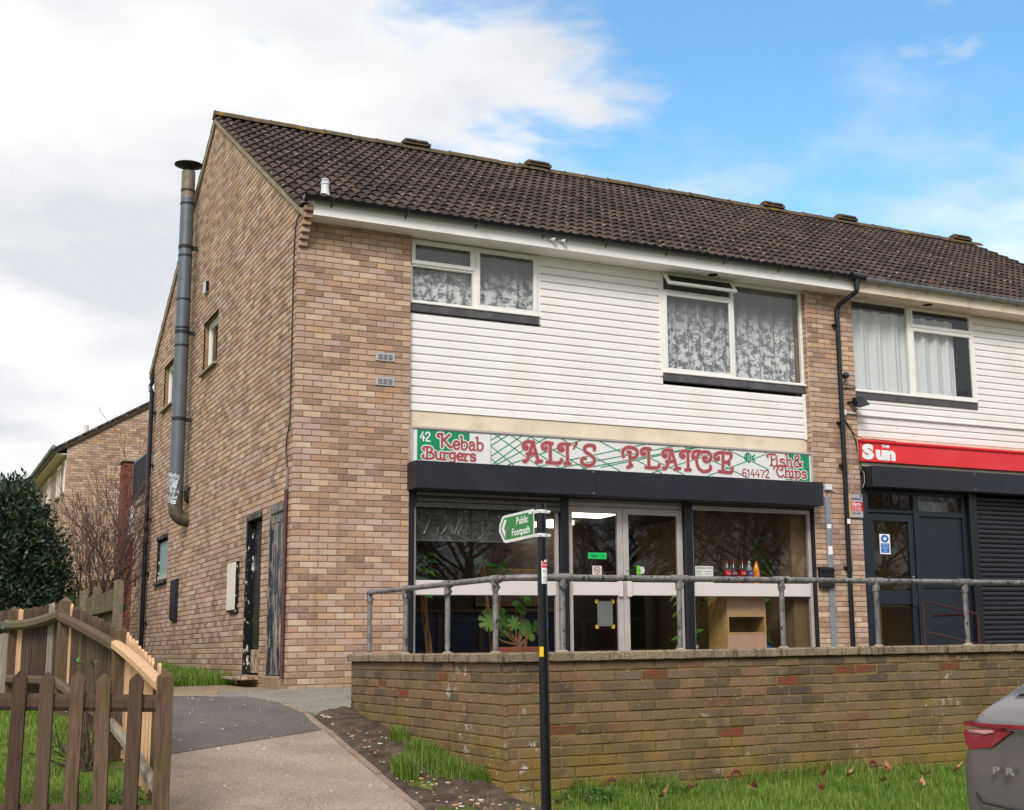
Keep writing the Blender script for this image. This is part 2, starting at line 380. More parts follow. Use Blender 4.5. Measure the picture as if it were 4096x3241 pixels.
def peel(name, paint, under, lo=0.5, vert=0.35, extra=None):
    m = NT(name)
    n = m.noise(19, 7, 0.68, vec=m.mapped((1, 1, vert)))
    k = m.step(n, lo, lo+0.02)
    c = m.mix(k, paint, m.mix(m.noise(60, 3, vec=m.mapped((1, 1, 0.1))), under, extra or under))
    m.bsdf(c, m.math('ADD', m.math('MULTIPLY', k, 0.4), 0.35), 0, m.bump(m.math('SUBTRACT', m.noise(50, 3), m.math('MULTIPLY', k, 0.6)), 0.5, 0.004), 0.4); return m.m
M['peel_black'] = peel('peeling_black', S(24,26,30), S(216,210,200), 0.585, 0.4)
M['peel_blue'] = peel('peeling_blue_grey', S(52,58,70), S(178,168,154), 0.50, 0.16, S(120,108,96))
M['door_dark'] = simple('dark_door', S(48,44,46), 0.4, var=0.15, scale=3)
M['door_green'] = simple('dark_green_door', S(50,56,36), 0.4, var=0.2, scale=3)
M['bare_wood'] = peel('bare_weathered_wood', S(196,180,160), S(120,88,66), 0.5, 0.6)
M['brown_pipe'] = simple('brown_conduit', S(84,54,52), 0.5, var=0.2)
M['grey_trunk'] = simple('grey_trunking', S(128,118,112), 0.6, var=0.15)
M['vent'] = simple('vent_aluminium', S(190,188,190), 0.35, 0.4, var=0.05)
M['cable'] = simple('black_cable', S(34,32,32), 0.6, var=0.1)
M['cable_grey'] = simple('grey_cable', S(172,164,150), 0.6, var=0.1)
M['plastic_white'] = simple('white_plastic', S(214,214,216), 0.4, var=0.03)
M['lens'] = simple('dark_lens', S(24,30,32), 0.12, var=0.05)
def glass(name, tint=(0.86, 0.9, 0.88, 1), refl=1.6, film=0.0):
    m = NT(name); tr = m.n('ShaderNodeBsdfTransparent'); tr.inputs[0].default_value = tint
    gl = m.n('ShaderNodeBsdfGlossy'); gl.inputs['Roughness'].default_value = 0.01; gl.inputs[0].default_value = (0.95, 0.97, 1, 1)
    wv = m.bump(m.noise(1.1, 1), 0.004, 0.1); m.t.links.new(wv, gl.inputs['Normal'])
    lw = m.n('ShaderNodeLayerWeight'); lw.inputs[0].default_value = 0.5
    k = m.math('MULTIPLY', m.math('ADD', m.math('MULTIPLY', m.math('POWER', lw.outputs['Facing'], 5.0), 0.92), 0.045), refl, clamp=True)
    x = m.n('ShaderNodeMixShader'); m.put(x.inputs[0], k); m.t.links.new(tr.outputs[0], x.inputs[1]); m.t.links.new(gl.outputs[0], x.inputs[2])
    res = x.outputs[0]
    if film:
        df = m.n('ShaderNodeBsdfDiffuse'); df.inputs[0].default_value = (0.5, 0.52, 0.5, 1)
        y = m.n('ShaderNodeMixShader'); m.put(y.inputs[0], m.math('MULTIPLY', m.noise(3, 5), film)); m.t.links.new(res, y.inputs[1]); m.t.links.new(df.outputs[0], y.inputs[2]); res = y.outputs[0]
    m.t.links.new(res, m.out.inputs[0]); return m.m
M['glass'] = glass('window_glass', tint=(0.95, 0.96, 0.95, 1), refl=1.25)
M['shop_glass'] = glass('shop_glass', tint=(0.9, 0.91, 0.89, 1), refl=1.05)
M['frosted'] = simple('frosted_glass', S(150,176,172), 0.35, var=0.03, scale=60, bump=0.3, bscale=200)
def lace(name, dens, plain, flower=True):
    """net curtain: woven threads let most of the room through, flowers are worked densely towards the hem"""
    m = NT(name); d = m.n('ShaderNodeBsdfDiffuse'); d.inputs[0].default_value = S(246,248,250); tl = m.n('ShaderNodeBsdfTranslucent'); tl.inputs[0].default_value = S(240,244,248)
    a = m.n('ShaderNodeMixShader'); a.inputs[0].default_value = 0.2; m.t.links.new(d.outputs[0], a.inputs[1]); m.t.links.new(tl.outputs[0], a.inputs[2])
    if flower:
        v = m.mapped((1, 0.0, 1))
        fl = m.step(m.vor(8.5, m.mapped((1, 0, 1), loc=(0.4, 0, 0.2))), 0.46, 0.38); vein = m.step(m.noise(22, 4, 0.6, vec=v), 0.50, 0.54)
        tc_ = m.n('ShaderNodeTexCoord'); sp = m.n('ShaderNodeSeparateXYZ'); m.t.links.new(tc_.outputs['Generated'], sp.inputs[0])
        hem = m.step(m.math('ADD', sp.outputs[2], m.math('MULTIPLY', m.noise(3.5, 3, vec=v), 0.5)), 1.05, 0.55)
        k = m.math('ADD', plain, m.math('MULTIPLY', m.math('MULTIPLY', m.math('MAXIMUM', m.math('MULTIPLY', fl, vein), m.step(m.noise(9, 5, 0.7, vec=v), 0.46, 0.56)), hem), dens), clamp=True)
    else:
        k = m.math('ADD', plain, m.math('MULTIPLY', m.noise(30, 3), dens*0.3), clamp=True)
    tr = m.n('ShaderNodeBsdfTransparent'); x = m.n('ShaderNodeMixShader'); m.put(x.inputs[0], k); m.t.links.new(tr.outputs[0], x.inputs[1]); m.t.links.new(a.outputs[0], x.inputs[2])
    m.t.links.new(x.outputs[0], m.out.inputs[0]); return m.m
M['lace'] = lace('lace_curtain', 0.6, 0.24)
M['net'] = lace('net_curtain', 0.4, 0.78, False)
M['room'] = simple('dim_room', S(96,88,80), 0.9, var=0.1)
M['room_tan'] = simple('tan_shop_wall', S(112,90,66), 0.9, var=0.1, scale=2)
M['room_dark'] = simple('dark_shop_wall', S(66,54,50), 0.9, var=0.15, scale=2)
M['floor_shop'] = simple('shop_floor', S(96,84,74), 0.7, var=0.15, scale=4)
M['navy'] = simple('navy_counter', S(28,38,78), 0.5, var=0.1)
M['wood'] = simple('brown_wood', S(122,88,58), 0.6, var=0.2, scale=7, bump=0.2)
M['mdf'] = simple('mdf_board', S(186,150,122), 0.7, var=0.04)
M['pine'] = simple('pine_frame', S(190,156,98), 0.6, var=0.12)
def emit(name, col, st):
    m = NT(name); e = m.n('ShaderNodeEmission'); e.inputs[0].default_value = col; e.inputs[1].default_value = st; m.t.links.new(e.outputs[0], m.out.inputs[0]); return m.m
M['lamp'] = emit('ceiling_panel_light', (1.0, 0.93, 0.72, 1), 4.0)
def leafm(name, cols, rough=0.5, trans=0.25):
    m = NT(name); c = m.ramp(m.attr(), [(i/(len(cols)-1), k) for i, k in enumerate(cols)])
    c = m.mix(m.math('MULTIPLY', m.noise(40, 2), 0.3), c, cols[0])
    b = m.bsdf(c, rough, 0, None, 0.4); tl = m.n('ShaderNodeBsdfTranslucent'); m.t.links.new(c, tl.inputs[0])
    x = m.n('ShaderNodeMixShader'); x.inputs[0].default_value = trans; m.t.links.new(b.outputs[0], x.inputs[1]); m.t.links.new(tl.outputs[0], x.inputs[2]); m.t.links.new(x.outputs[0], m.out.inputs[0]); return m.m
M['grass'] = leafm('grass_blade', [S(58,80,24), S(86,118,36), S(114,150,48), S(146,174,74), S(186,174,108)], 0.6, 0.35)
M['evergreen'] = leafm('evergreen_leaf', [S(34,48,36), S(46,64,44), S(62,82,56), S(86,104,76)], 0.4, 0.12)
M['plant_leaf'] = leafm('house_plant_leaf', [S(48,92,40), S(66,118,48), S(92,140,60), S(120,150,72)], 0.35, 0.2)
M['weed'] = leafm('weed_leaf', [S(64,100,48), S(90,130,64), S(118,150,86)], 0.5, 0.25)
M['straw'] = leafm('straw', [S(150,122,78), S(182,152,104), S(204,178,130)], 0.8, 0.1)
M['deadleaf'] = leafm('dead_leaf', [S(140,98,68), S(172,126,90), S(196,152,116)], 0.7, 0.15)
M['bark'] = simple('bark', S(86,70,58), 0.9, var=0.3, scale=18, bump=0.6, bscale=40)
M['twig'] = simple('twig_bark', S(92,70,66), 0.85, var=0.3, scale=14)
def timber(name, a, b, alg, amt):
    m = NT(name); g = m.noise(6, 6, 0.6, vec=m.mapped((9, 9, 0.7)), dist=0.6)
    c = m.mix(m.step(g, 0.3, 0.7), a, b); c = m.mix(m.math('MULTIPLY', m.attr(), 0.5), c, m.mix(0.5, c, S(140,122,104)))
    c = m.mix(m.math('MULTIPLY', m.step(m.noise(3.2, 5), 0.45, 0.7), amt), c, alg)
    c = m.mix(m.step(m.noise(30, 5, 0.7, vec=m.mapped((6, 6, 0.5))), 0.66, 0.7), c, tuple(v*0.45 for v in a[:3])+(1,))
    m.bsdf(c, 0.88, 0, m.bump(g, 0.5, 0.006), 0.2); return m.m
M['old_wood'] = timber('weathered_fence_timber', S(76,60,50), S(112,92,76), S(88,80,42), 0.5)
M['dark_wood'] = timber('dark_fence_timber', S(60,45,40), S(88,68,58), S(76,70,42), 0.3)
M['new_wood'] = timber('fresh_fence_timber', S(206,162,118), S(230,192,150), S(214,170,128), 0.2)
M['grey_wood'] = timber('grey_fence_timber', S(128,120,108), S(166,156,140), S(120,112,84), 0.3)
M['moss_wood'] = timber('mossy_board', S(76,70,50), S(104,96,70), S(86,88,46), 0.6)
def asphalt(name, a, b, st):
    m = NT(name); c = m.mix(m.step(m.noise(1.6, 6, 0.6), 0.3, 0.72), a, b)
    c = m.mix(m.step(m.noise(120, 3, 0.6), 0.53, 0.64), c, st); c = m.mix(m.step(m.noise(100, 3), 0.46, 0.36), c, tuple(v*0.45 for v in a[:3])+(1,))
    c = m.mix(m.step(m.vor(3.4), 0.045, 0.03), c, S(196,190,182)); c = m.mix(m.math('MULTIPLY', m.step(m.noise(3.1, 6, 0.7), 0.62, 0.7), 0.5), c, S(92,84,78))
    m.bsdf(c, 0.92, 0, m.bump(m.noise(180, 3, 0.7), 0.8, 0.008), 0.25); return m.m
M['asphalt_pink'] = asphalt('pink_grey_asphalt', S(148,129,116), S(174,154,138), S(208,194,178))
M['asphalt_dark'] = asphalt('grey_asphalt', S(94,89,86), S(114,108,103), S(152,146,138))
M['road'] = asphalt('road_asphalt', S(92,90,90), S(108,106,104), S(140,138,136))
def mud():
    m = NT('mud'); c = m.mix(m.step(m.noise(7, 7, 0.65), 0.3, 0.7), S(66,54,46), S(104,88,76)); c = m.mix(m.step(m.noise(60, 3), 0.64, 0.7), c, S(150,130,110))
    m.bsdf(c, 0.9, 0, m.bump(m.noise(30, 6, 0.7), 0.9, 0.03), 0.3); return m.m
M['mud'] = mud()
def groundm():
    m = NT('lawn_ground'); c = m.mix(m.step(m.noise(2.2, 6, 0.6), 0.35, 0.65), S(70,86,34), S(104,120,52)); c = m.mix(m.step(m.noise(5, 5), 0.6, 0.7), c, S(112,96,64))
    m.bsdf(c, 0.95, 0, m.bump(m.noise(40, 4), 0.8, 0.02), 0.2); return m.m
M['ground'] = groundm()
M['litter'] = simple('litter_white', S(222,218,210), 0.6, var=0.08)
M['litter_b'] = simple('litter_tan', S(198,150,110), 0.7, var=0.15)
M['terracotta'] = simple('terracotta', S(128,68,48), 0.7, var=0.15)
M['sky_tape'] = simple('blue_tape', S(40,120,210), 0.5)
M['yellow'] = simple('yellow_sticker', S(226,186,30), 0.5, var=0.06)
M['kent_red'] = simple('sticker_red', S(206,56,72), 0.5)
M['carpaint'] = simple('grey_car_paint', S(124,119,120), 0.26, 0.45, var=0.03, scale=2, Coat_Weight=0.6)
M['cardark'] = simple('car_dark_trim', S(24,24,27), 0.4, var=0.1)
M['carglass'] = simple('car_privacy_glass', S(20,22,26), 0.06, spec=0.8)
M['lamp_red'] = simple('tail_lamp_red', S(146,44,58), 0.12, var=0.08, Coat_Weight=0.8)
M['lamp_clear'] = simple('tail_lamp_pale', S(206,150,150), 0.15)
M['chrome'] = simple('badge_chrome', S(206,206,210), 0.2, 0.8, var=0.02)
M['tyre'] = simple('tyre_rubber', S(26,26,27), 0.8)
M['cola'] = simple('cola_bottle', S(30,16,14), 0.12, Coat_Weight=0.5)
M['clear_bottle'] = simple('clear_bottle', S(112,126,134), 0.12, var=0.05)
M['orange_drink'] = simple('orange_drink', S(232,150,26), 0.15)
M['label_red'] = simple('label_red', S(196,20,32), 0.4)
M['label_purple'] = simple('label_purple', S(120,28,70), 0.4)
M['label_blue'] = simple('label_blue', S(36,50,92), 0.4)
M['label_orange'] = simple('label_orange', S(240,120,30), 0.4)
M['open_green'] = simple('open_card_green', S(24,214,110), 0.5)
M['lime'] = simple('lime_card', S(120,214,50), 0.5)
M['mask_blue'] = simple('notice_blue', S(24,102,190), 0.5)
M['roof_purple'] = simple('grey_roof_tile', S(122,114,124), 0.8, var=0.1, scale=2)
M['slat_gap'] = simple('dark_gap', S(22,20,20), 0.9)
M['maroon'] = simple('maroon_rail', S(62,32,34), 0.4, var=0.1)
M['tube_glass'] = simple('neon_tube_unlit', S(112,110,98), 0.3)
M['panel_grey'] = glass('tinted_acrylic', tint=(0.5, 0.51, 0.48, 1), refl=1.2, film=0.35)
M['flake'] = peel('flaking_white', S(214,210,204), S(120,96,80), 0.56, 0.8)
# ------------------------------------------------------------------ the setting: ground, road, path, paving
GY = [-400,-60,-16,-12.5,-10,-8,-6.5,-4.5,-3,-1.2,0,3,8,12,25,80,400]
GZ = [-1.3,-1.3,-1.15,-1.02,-.90,-.74,-.58,-.33,-.13,-.02,0.0,.03,.15,.35,.6,1.0,1.0]
def g(x, y): return float(np.interp(y, GY, GZ))
def grid_sheet(name, xs, ys, zf, mt, **props):
    vs = [(x, y, zf(x, y)) for y in ys for x in xs]; n = len(xs)
    fs = [(j*n+i, j*n+i+1, (j+1)*n+i+1, (j+1)*n+i) for j in range(len(ys)-1) for i in range(n-1)]
    me = bpy.data.meshes.new(name); me.from_pydata(vs, [], fs); me.materials.append(mt); me.update()
    o = bpy.data.objects.new(name, me); COL.objects.link(o)
    for k, v in props.items(): o[k] = v
    return o
gx = sorted(set([-600,-200,-80,-40,-20,-12,-8]+[round(-6+.5*i, 2) for i in range(13)]+[-.06, .2]+[.7+.5*i for i in range(20)]+[12,14,17,22,30,50,90,200,600]))
gy = sorted(set(GY+[-30,-22,-18]+[round(-15+.5*i, 2) for i in range(60)]+[16,20,30,45,60,120,200,600,-600]))
def gz(x, y):
    z = g(x, y)
    if x > .1 and -6.45 < y < 10: z -= .45        # cut down under the terrace and the building
    return z
grid_sheet('ground', gx, gy, gz, M['ground'], kind='structure')
def strip_sheet(name, rows, mt, lift, nx=4, **props):
    """rows: (y, x left, x right); a sheet lying on the ground"""
    ys = sorted(set([r[0] for r in rows]+[y for y in gy if rows[0][0] < y < rows[-1][0]]))
    ry = [r[0] for r in rows]
    vs = []; fs = []
    for y in ys:
        a, b = np.interp(y, ry, [r[1] for r in rows]), np.interp(y, ry, [r[2] for r in rows])
        for i in range(nx+1):
            x = a+(b-a)*i/nx; vs.append((x, y, g(x, y)+lift))
    for j in range(len(ys)-1):
        for i in range(nx): fs.append((j*(nx+1)+i, j*(nx+1)+i+1, (j+1)*(nx+1)+i+1, (j+1)*(nx+1)+i))
    me = bpy.data.meshes.new(name); me.from_pydata(vs, [], fs); me.materials.append(mt); me.update()
    o = bpy.data.objects.new(name, me); COL.objects.link(o)
    for k, v in props.items(): o[k] = v
    return o
PATH_R = [(-11.6,-1.55),(-9,-1.22),(-8,-1.06),(-6.5,-.87),(-4.5,-.72),(-3.2,-.62),(-2,-.60),(-1,-.86),(-.55,-1.25)]
def pr_(y): return float(np.interp(y, [a for a, b in PATH_R], [b for a, b in PATH_R]))
strip_sheet('footpath', [(-11.6,-3.3,-1.55),(-9,-2.9,-1.22),(-6.5,-2.46,-.87),(-4.9,-2.44,-.75),(-3.2,-2.45,-.62)], M['asphalt_pink'], .004, kind='structure')
# newer, darker surfacing further up: its edge runs slightly askew across the path
rows = [(-4.55,-2.44,-2.3),(-3.75,-2.44,-.68),(-2,-2.5,-.60),(-1,-2.55,-.86),(-.55,-2.6,-1.25),(2,-2.7,-1.42),(9,-2.6,-1.42),(20,-2.4,-1.3)]
strip_sheet('resurfaced_path', rows, M['asphalt_dark'], .008, kind='structure')
strip_sheet('concrete_strip', [(-.95,-.9,-.02),(-.5,-1.34,-.004),(1.2,-1.40,-.004),(2.45,-1.40,-.004)], M['strip'], .012, kind='structure')
road = grid_sheet('road', [-200,-60,-20,-8,-4,0,4,8,14,30,60,200], [-19,-17,-15,-13,-11.6], lambda x, y: g(x, y)-.10 if y > -12 else g(x, -12.5)-.10, M['road'], kind='structure')
kb = MB()
for i in range(60):
    x0 = -25+i*.92; kb.bbox(x0, x0+.91, -11.62, -11.48, -1.15, g(0, -11.5)+.02, .01)
kb.build('kerb', M['edging'], None, kind='structure')

pe = bpy.data.objects.new('path_edging', None); COL.objects.link(pe); pe['kind'] = 'structure'; pe.location = (-.8, -5, g(0, -5))
ys = [-9.2+.9*i for i in range(9)]
for a, b in zip(ys[:-1], ys[1:]):
    m_ = MB(); x0, x1 = pr_(a+.006), pr_(b-.006); za, zb = g(0, a), g(0, b); t = random.uniform(.012, .03)
    vs = []
    for (x, y, z) in ((x0, a+.006, za), (x1, b-.006, zb)):
        vs += [(x-.004, y, z-.1), (x+.052, y, z-.1), (x+.05, y, z+t-.004), (x+.044, y, z+t), (x+.004, y, z+t), (x-.002, y, z+t-.004)]
    m_.mesh_(vs, [tuple(range(5, -1, -1)), tuple(range(6, 12))]+[(i, (i+1) % 6, 6+(i+1) % 6, 6+i) for i in range(6)])
    m_.build('edging_stone', M['edging'], pe)
# flagstones between the path and the ramp
pav = bpy.data.objects.new('paving', None); COL.objects.link(pav); pav['kind'] = 'structure'; pav.location = (-.3, -1.5, 0)
def slab(poly, dz=0.0):
    c = np.mean(poly, 0); p2 = [tuple(c+(np.array(q)-c)*(1-.008/np.linalg.norm(np.array(q)-c))) for q in poly]
    m_ = MB(); n = len(p2)
    top = [(x, y, g(x, y)+.028+dz) for x, y in p2]; inn = [tuple(c+(np.array(q)-c)*.975) for q in p2]
    m_.mesh_([(x, y, g(x, y)-.06) for x, y in p2]+[(x, y, z-.006) for x, y, z in top]+[(x, y, g(x, y)+.028+dz) for x, y in inn],
             [tuple(range(2*n, 3*n))]+[(k*n+i, k*n+(i+1) % n, (k+1)*n+(i+1) % n, (k+1)*n+i) for k in (0, 1) for i in range(n)])
    m_.build('paving_slab', M['slab'], pav)
xl = lambda y: float(np.interp(y, [-3.05,-2,-1,-.62], [-.56,-.55,-.82,-1.18]))
for i, (y0, y1, cuts) in enumerate([(-3.02,-2.42,[.0, .45, 1.0]),(-2.42,-1.80,[0, .62, 1.0]),(-1.80,-1.20,[0, .38, .72, 1.0]),(-1.20,-.62,[0, .5, 1.0]),(-.62,-.02,[.0,.55,1.0])]):
    for a, b in zip(cuts[:-1], cuts[1:]):
        R0, R1 = (.85, .85) if y0 > -2.5 else (-.2, .3)
        if i == 0: R0 = R1 = .9
        L0, L1 = (xl(y0), xl(y1)) if i < 4 else (-.90, -.80)
        slab([(L0+(R0-L0)*a, y0), (L0+(R0-L0)*b, y0), (L1+(R1-L1)*b, y1), (L1+(R1-L1)*a, y1)], random.uniform(-.004, .006))
ks = MB(); ks.bbox(-.56, -.19, -3.10, -3.03, -.25, g(0, -3.03)+.02, .008); ks.build('slab_kerb', M['slab'], pav)
# terrace in front of the shops, held up by the low wall
tr = MB(); tr.box(-.06, 17.0, -6.44, -3.0, -.5, -.012); tr.box(.16, 17.0, -3.0, .3, -.5, -.012); tr.build('terrace', M['slab'], None, kind='structure')
# trodden bare earth beside the wall
def mudz(x, y): return g(x, y)+.02+.035*math.sin(5*x+3*y)*math.sin(4.1*y-2*x)+.05*math.exp(-((x+.25)/.18)**2)*(1 if y > -6.4 else .2)
vs = []; fs = []; NX = 14; NY = 44
for j in range(NY+1):
    y = -8.3+5.2*j/NY
    for i in range(NX+1):
        a = pr_(y)+.05; b = -.17 if y > -6.6 else -.17+(-6.6-y)*.5
        x = a+(b-a)*i/NX; w = min(1, i/2, (NX-i)/2+(y > -6.6), j/3); vs.append((x, y, g(x, y)+.006+(mudz(x, y)-g(x, y)-.006+random.uniform(-.006, .01))*w))
for j in range(NY):
    for i in range(NX): fs.append((j*(NX+1)+i, j*(NX+1)+i+1, (j+1)*(NX+1)+i+1, (j+1)*(NX+1)+i))
me = bpy.data.meshes.new('mud_bed'); me.from_pydata(vs, [], fs); me.materials.append(M['mud']); me.polygons.foreach_set('use_smooth', [True]*len(fs)); me.update()
o = bpy.data.objects.new('mud_bed', me); COL.objects.link(o); o['kind'] = 'structure'
# ------------------------------------------------------------------ the terrace of shops
BX1, BY1 = 16.4, 10.2                       # length and depth
APY, APZ, EVZ = 5.18, 9.02, 5.94            # ridge line, eaves (top of tiles at the wall face)
shop = thing('shop_terrace', 'two storey buff brick terrace with dark tiled roof and white cladding above shopfronts', 'building', (0, 0, 0))
SLOPE = (APZ-EVZ)/APY
def roofz(y): return EVZ+SLOPE*(y if y < APY else 2*APY-y)
WIN_G = [(4.53,5.63,4.82,5.64),(8.10,9.13,4.82,5.63),(8.07,9.13,1.69,2.51)]         # gable openings y0,y1,z0,z1
DOOR_G = [(1.42,2.27,.17,2.235),(.30,1.05,.17,2.235)]
# --- backing wall, the mortar the bricks stand in
wl_ = MB()
def grid_wall(mb, u0, u1, z0, z1, holes, P):
    us = sorted(set([u0, u1]+[h[i] for h in holes for i in (0, 1) if u0 < h[i] < u1])); zs = sorted(set([z0, z1]+[h[i] for h in holes for i in (2, 3) if z0 < h[i] < z1]))
    for a, b in zip(us[:-1], us[1:]):
        for c, d in zip(zs[:-1], zs[1:]):
            uc, zc = (a+b)/2, (c+d)/2
            if any(h[0] < uc < h[1] and h[2] < zc < h[3] for h in holes): continue
            mb.face([P(a, c), P(b, c), P(b, d), P(a, d)])
MX = .007
GP = lambda y, z: (MX, BY1-y, z)
gh = [(BY1-h[1], BY1-h[0], h[2], h[3]) for h in WIN_G+DOOR_G]
grid_wall(wl_, 0, BY1, -.5, 5.66, gh, GP)
wl_.face([(MX, BY1, 5.66), (MX, 0, 5.66), (MX, 0, roofz(0)-.1), (MX, APY, APZ-.1), (MX, BY1, roofz(BY1)-.1)])
for y0, y1, z0, z1 in WIN_G+DOOR_G:          # reveals
    wl_.box(MX, .22, y0-.02, y0, z0, z1, skip='l'); wl_.box(MX, .22, y1, y1+.02, z0, z1, skip='l'); wl_.box(MX, .22, y0, y1, z1, z1+.02, skip='l')
wl_.build('gable_wall', M['mortar'], shop); wl_ = MB()
# front piers
for x0, x1 in ((MX, 1.4525), (7.648, 8.532), (15.4, 16.4)):
    wl_.box(x0, x1-.0, MX, .30, -.5, 5.66, skip='l' if x0 < 1 else ''); wl_.build('pier_core', M['mortar'], shop); wl_ = MB()
# back wall, end wall, inner leaf of the gable, party wall and floors that keep the rooms dark
wl_.box(.005, BX1, BY1-.02, BY1, -.5, 5.6); wl_.face([(BX1, 0, -.5), (BX1, BY1, -.5), (BX1, BY1, 5.66), (BX1, 0, 5.66)])
wl_.face([(BX1, 0, 5.66), (BX1, BY1, 5.66), (BX1, BY1, roofz(BY1)-.06), (BX1, APY, APZ-.06), (BX1, 0, roofz(0)-.06)])
wl_.build('rear_walls', M['mortar'], shop)
inn = MB()
inn.box(.23, .26, .3, BY1-.05, 0, 5.6); inn.box(8.45, 8.6, .3, BY1-.05, 0, 5.6); inn.box(.26, BX1, .3, BY1-.05, 2.78, 3.1); inn.box(.26, BX1, .12, BY1-.05, 5.66, 5.72); inn.box(.26, BX1, 4.6, 4.65, 3.1, 5.66)
inn.box(.26, BX1, .14, .3, 2.75, 4.05)
inn.build('inner_walls', M['room'], shop)

# --- bricks
TOPN = 300
def brick_mesh(L, H, var, mt, cut='f', dep=.045, b=.005):
    """brick front with worn arrises; front faces -Y, centred"""
    m_ = MB(); m_.rc = var; x, z = L/2, H/2; rr = random.Random(int(var*997)+int(L*1000))
    j = lambda a=.0022: rr.uniform(-a, a)
    fr = [(-x+b+j(), -.0, -z+b+j()), (x-b+j(), -.0, -z+b+j()), (x-b+j(), 0, z-b+j()), (-x+b+j(), 0, z-b+j())]
    md = [(-x, b, -z), (x, b, -z), (x, b, z), (-x, b, z)]; bk = [(a, dep, c) for a, _, c in md]
    m_.mesh_(fr+md+bk, [(0, 1, 2, 3)]+[(4+i, 4+(i+1) % 4, (i+1) % 4, i) for i in range(4)]+[(8+i, 8+(i+1) % 4, 4+(i+1) % 4, 4+i) for i in range(4)])
    return m_
def clip_poly(poly, a, b, c):
    out = []
    for i, p in enumerate(poly):
        q = poly[(i+1) % len(poly)]; dp, dq = a*p[0]+b*p[1]-c, a*q[0]+b*q[1]-c
        if dp <= 0: out.append(p)
        if dp*dq < 0: t = dp/(dp-dq); out.append((p[0]+t*(q[0]-p[0]), p[1]+t*(q[1]-p[1])))
    return out
def lay_bricks(faces, parent, mt, name_stuff, seed, topn=TOPN, top_filter=None, special=None):
    """faces: dicts with u0,u1,z0,z1, P(u,n,z), rot, holes, clip lines, phase. The topn largest in view become brick parts, the rest one stuff part."""
    rr = random.Random(seed); items = []
    for F in faces:
        k = 0; z = F['z0']
        while z < F['z1']-.02:
            h = .065; off = F.get('phase', 0)
            start = F['u0']; first = .215 if (k+off) % 2 == 0 else .1025
            if F.get('plain'): first = .215-rr.random()*0 if (k+off) % 2 == 0 else .1025
            u = start; L = first
            while u < F['u1']-.03:
                L = min(L, F['u1']-u)
                if F['u1']-u-L < .05: L = F['u1']-u
                pol = [[u, u+L, z, min(z+h, F['z1'])]]
                for ho in F.get('holes', []):
                    nx = []
                    for a, b, c, d in pol:
                        if b <= ho[0] or a >= ho[1] or d <= ho[2]+.004 or c >= ho[3]-.004: nx.append([a, b, c, d]); continue
                        if a < ho[0]-.02: nx.append([a, ho[0], c, d])
                        if b > ho[1]+.02: nx.append([ho[1], b, c, d])
                        if d > ho[3]+.012: nx.append([max(a, ho[0]), min(b, ho[1]), max(c, ho[3]), d])
                        elif c < ho[2]-.012: nx.append([max(a, ho[0]), min(b, ho[1]), c, min(d, ho[2])])
                    pol = nx
                for a, b, c, d in pol:
                    if b-a < .02: continue
                    q = [(a, c), (b, c), (b, d), (a, d)]; cl = False
                    for ln in F.get('clip', []):
                        q2 = clip_poly(q, *ln); cl = cl or len(q2) != len(q) or any(abs(s[0]-t[0])+abs(s[1]-t[1]) > 1e-6 for s, t in zip(q, q2)); q = q2
                        if len(q) < 3: break
                    if len(q) < 3: continue
                    v = rr.random(); pr = rr.gauss(0, .0012)
                    ctr = F['P']((a+b)/2, 0, (c+d)/2)
                    ar = 0 if cl else px_area(ctr, (b-a)*F.get('foresh', 1), d-c)
                    items.append((ar, F, a, b, c, d, q, v, pr, cl))
                u += L+.010; L = .215
            z += .075; k += 1
    items.sort(key=lambda t: -t[0]); st = MB(); cache = {}; n = 0
    for ar, F, a, b, c, d, q, v, pr, cl in items:
        P = F['P']
        sp = special(F, (a+b)/2, (c+d)/2) if special else None
        if n < topn and ar > 0 and not cl:
            key = (round((b-a)*200), round((d-c)*400), round(v*15))
            if key not in cache:
                cache[key] = brick_mesh(key[0]/200, key[1]/400, key[2]/15, mt).data('brick', mt)
            o = inst('brick', cache[key], P((a+b)/2, pr if sp is None else sp[1], (c+d)/2), F['rot'], parent); n += 1
            if sp is not None:
                o.data = o.data.copy(); o.data.materials.clear(); o.data.materials.append(sp[0])
        else:
            cx, cz = (a+b)/2, (c+d)/2; bb = .005; st.rc = v
            if sp is not None: pr = sp[1]; st.m = 1
            else: st.m = 0
            cq = (sum(p[0] for p in q)/len(q), sum(p[1] for p in q)/len(q))
            ins = [(p[0]+(bb if p[0] < cq[0] else -bb), p[1]+(bb if p[1] < cq[1] else -bb)) for p in q]; N = len(q)
            st.mesh_([P(p[0], pr, p[1]) for p in ins]+[P(p[0], pr+bb, p[1]) for p in q]+[P(p[0], .03, p[1]) for p in q],
                     [tuple(range(N))]+[(N+i, N+(i+1) % N, (i+1) % N, i) for i in range(N)]+[(2*N+i, 2*N+(i+1) % N, N+(i+1) % N, N+i) for i in range(N)])
    st.build(name_stuff, [mt, M['spalled']], parent, kind='stuff')
front = lambda x0: (lambda u, n, z: (x0+u, n, z))
Z0 = -.15
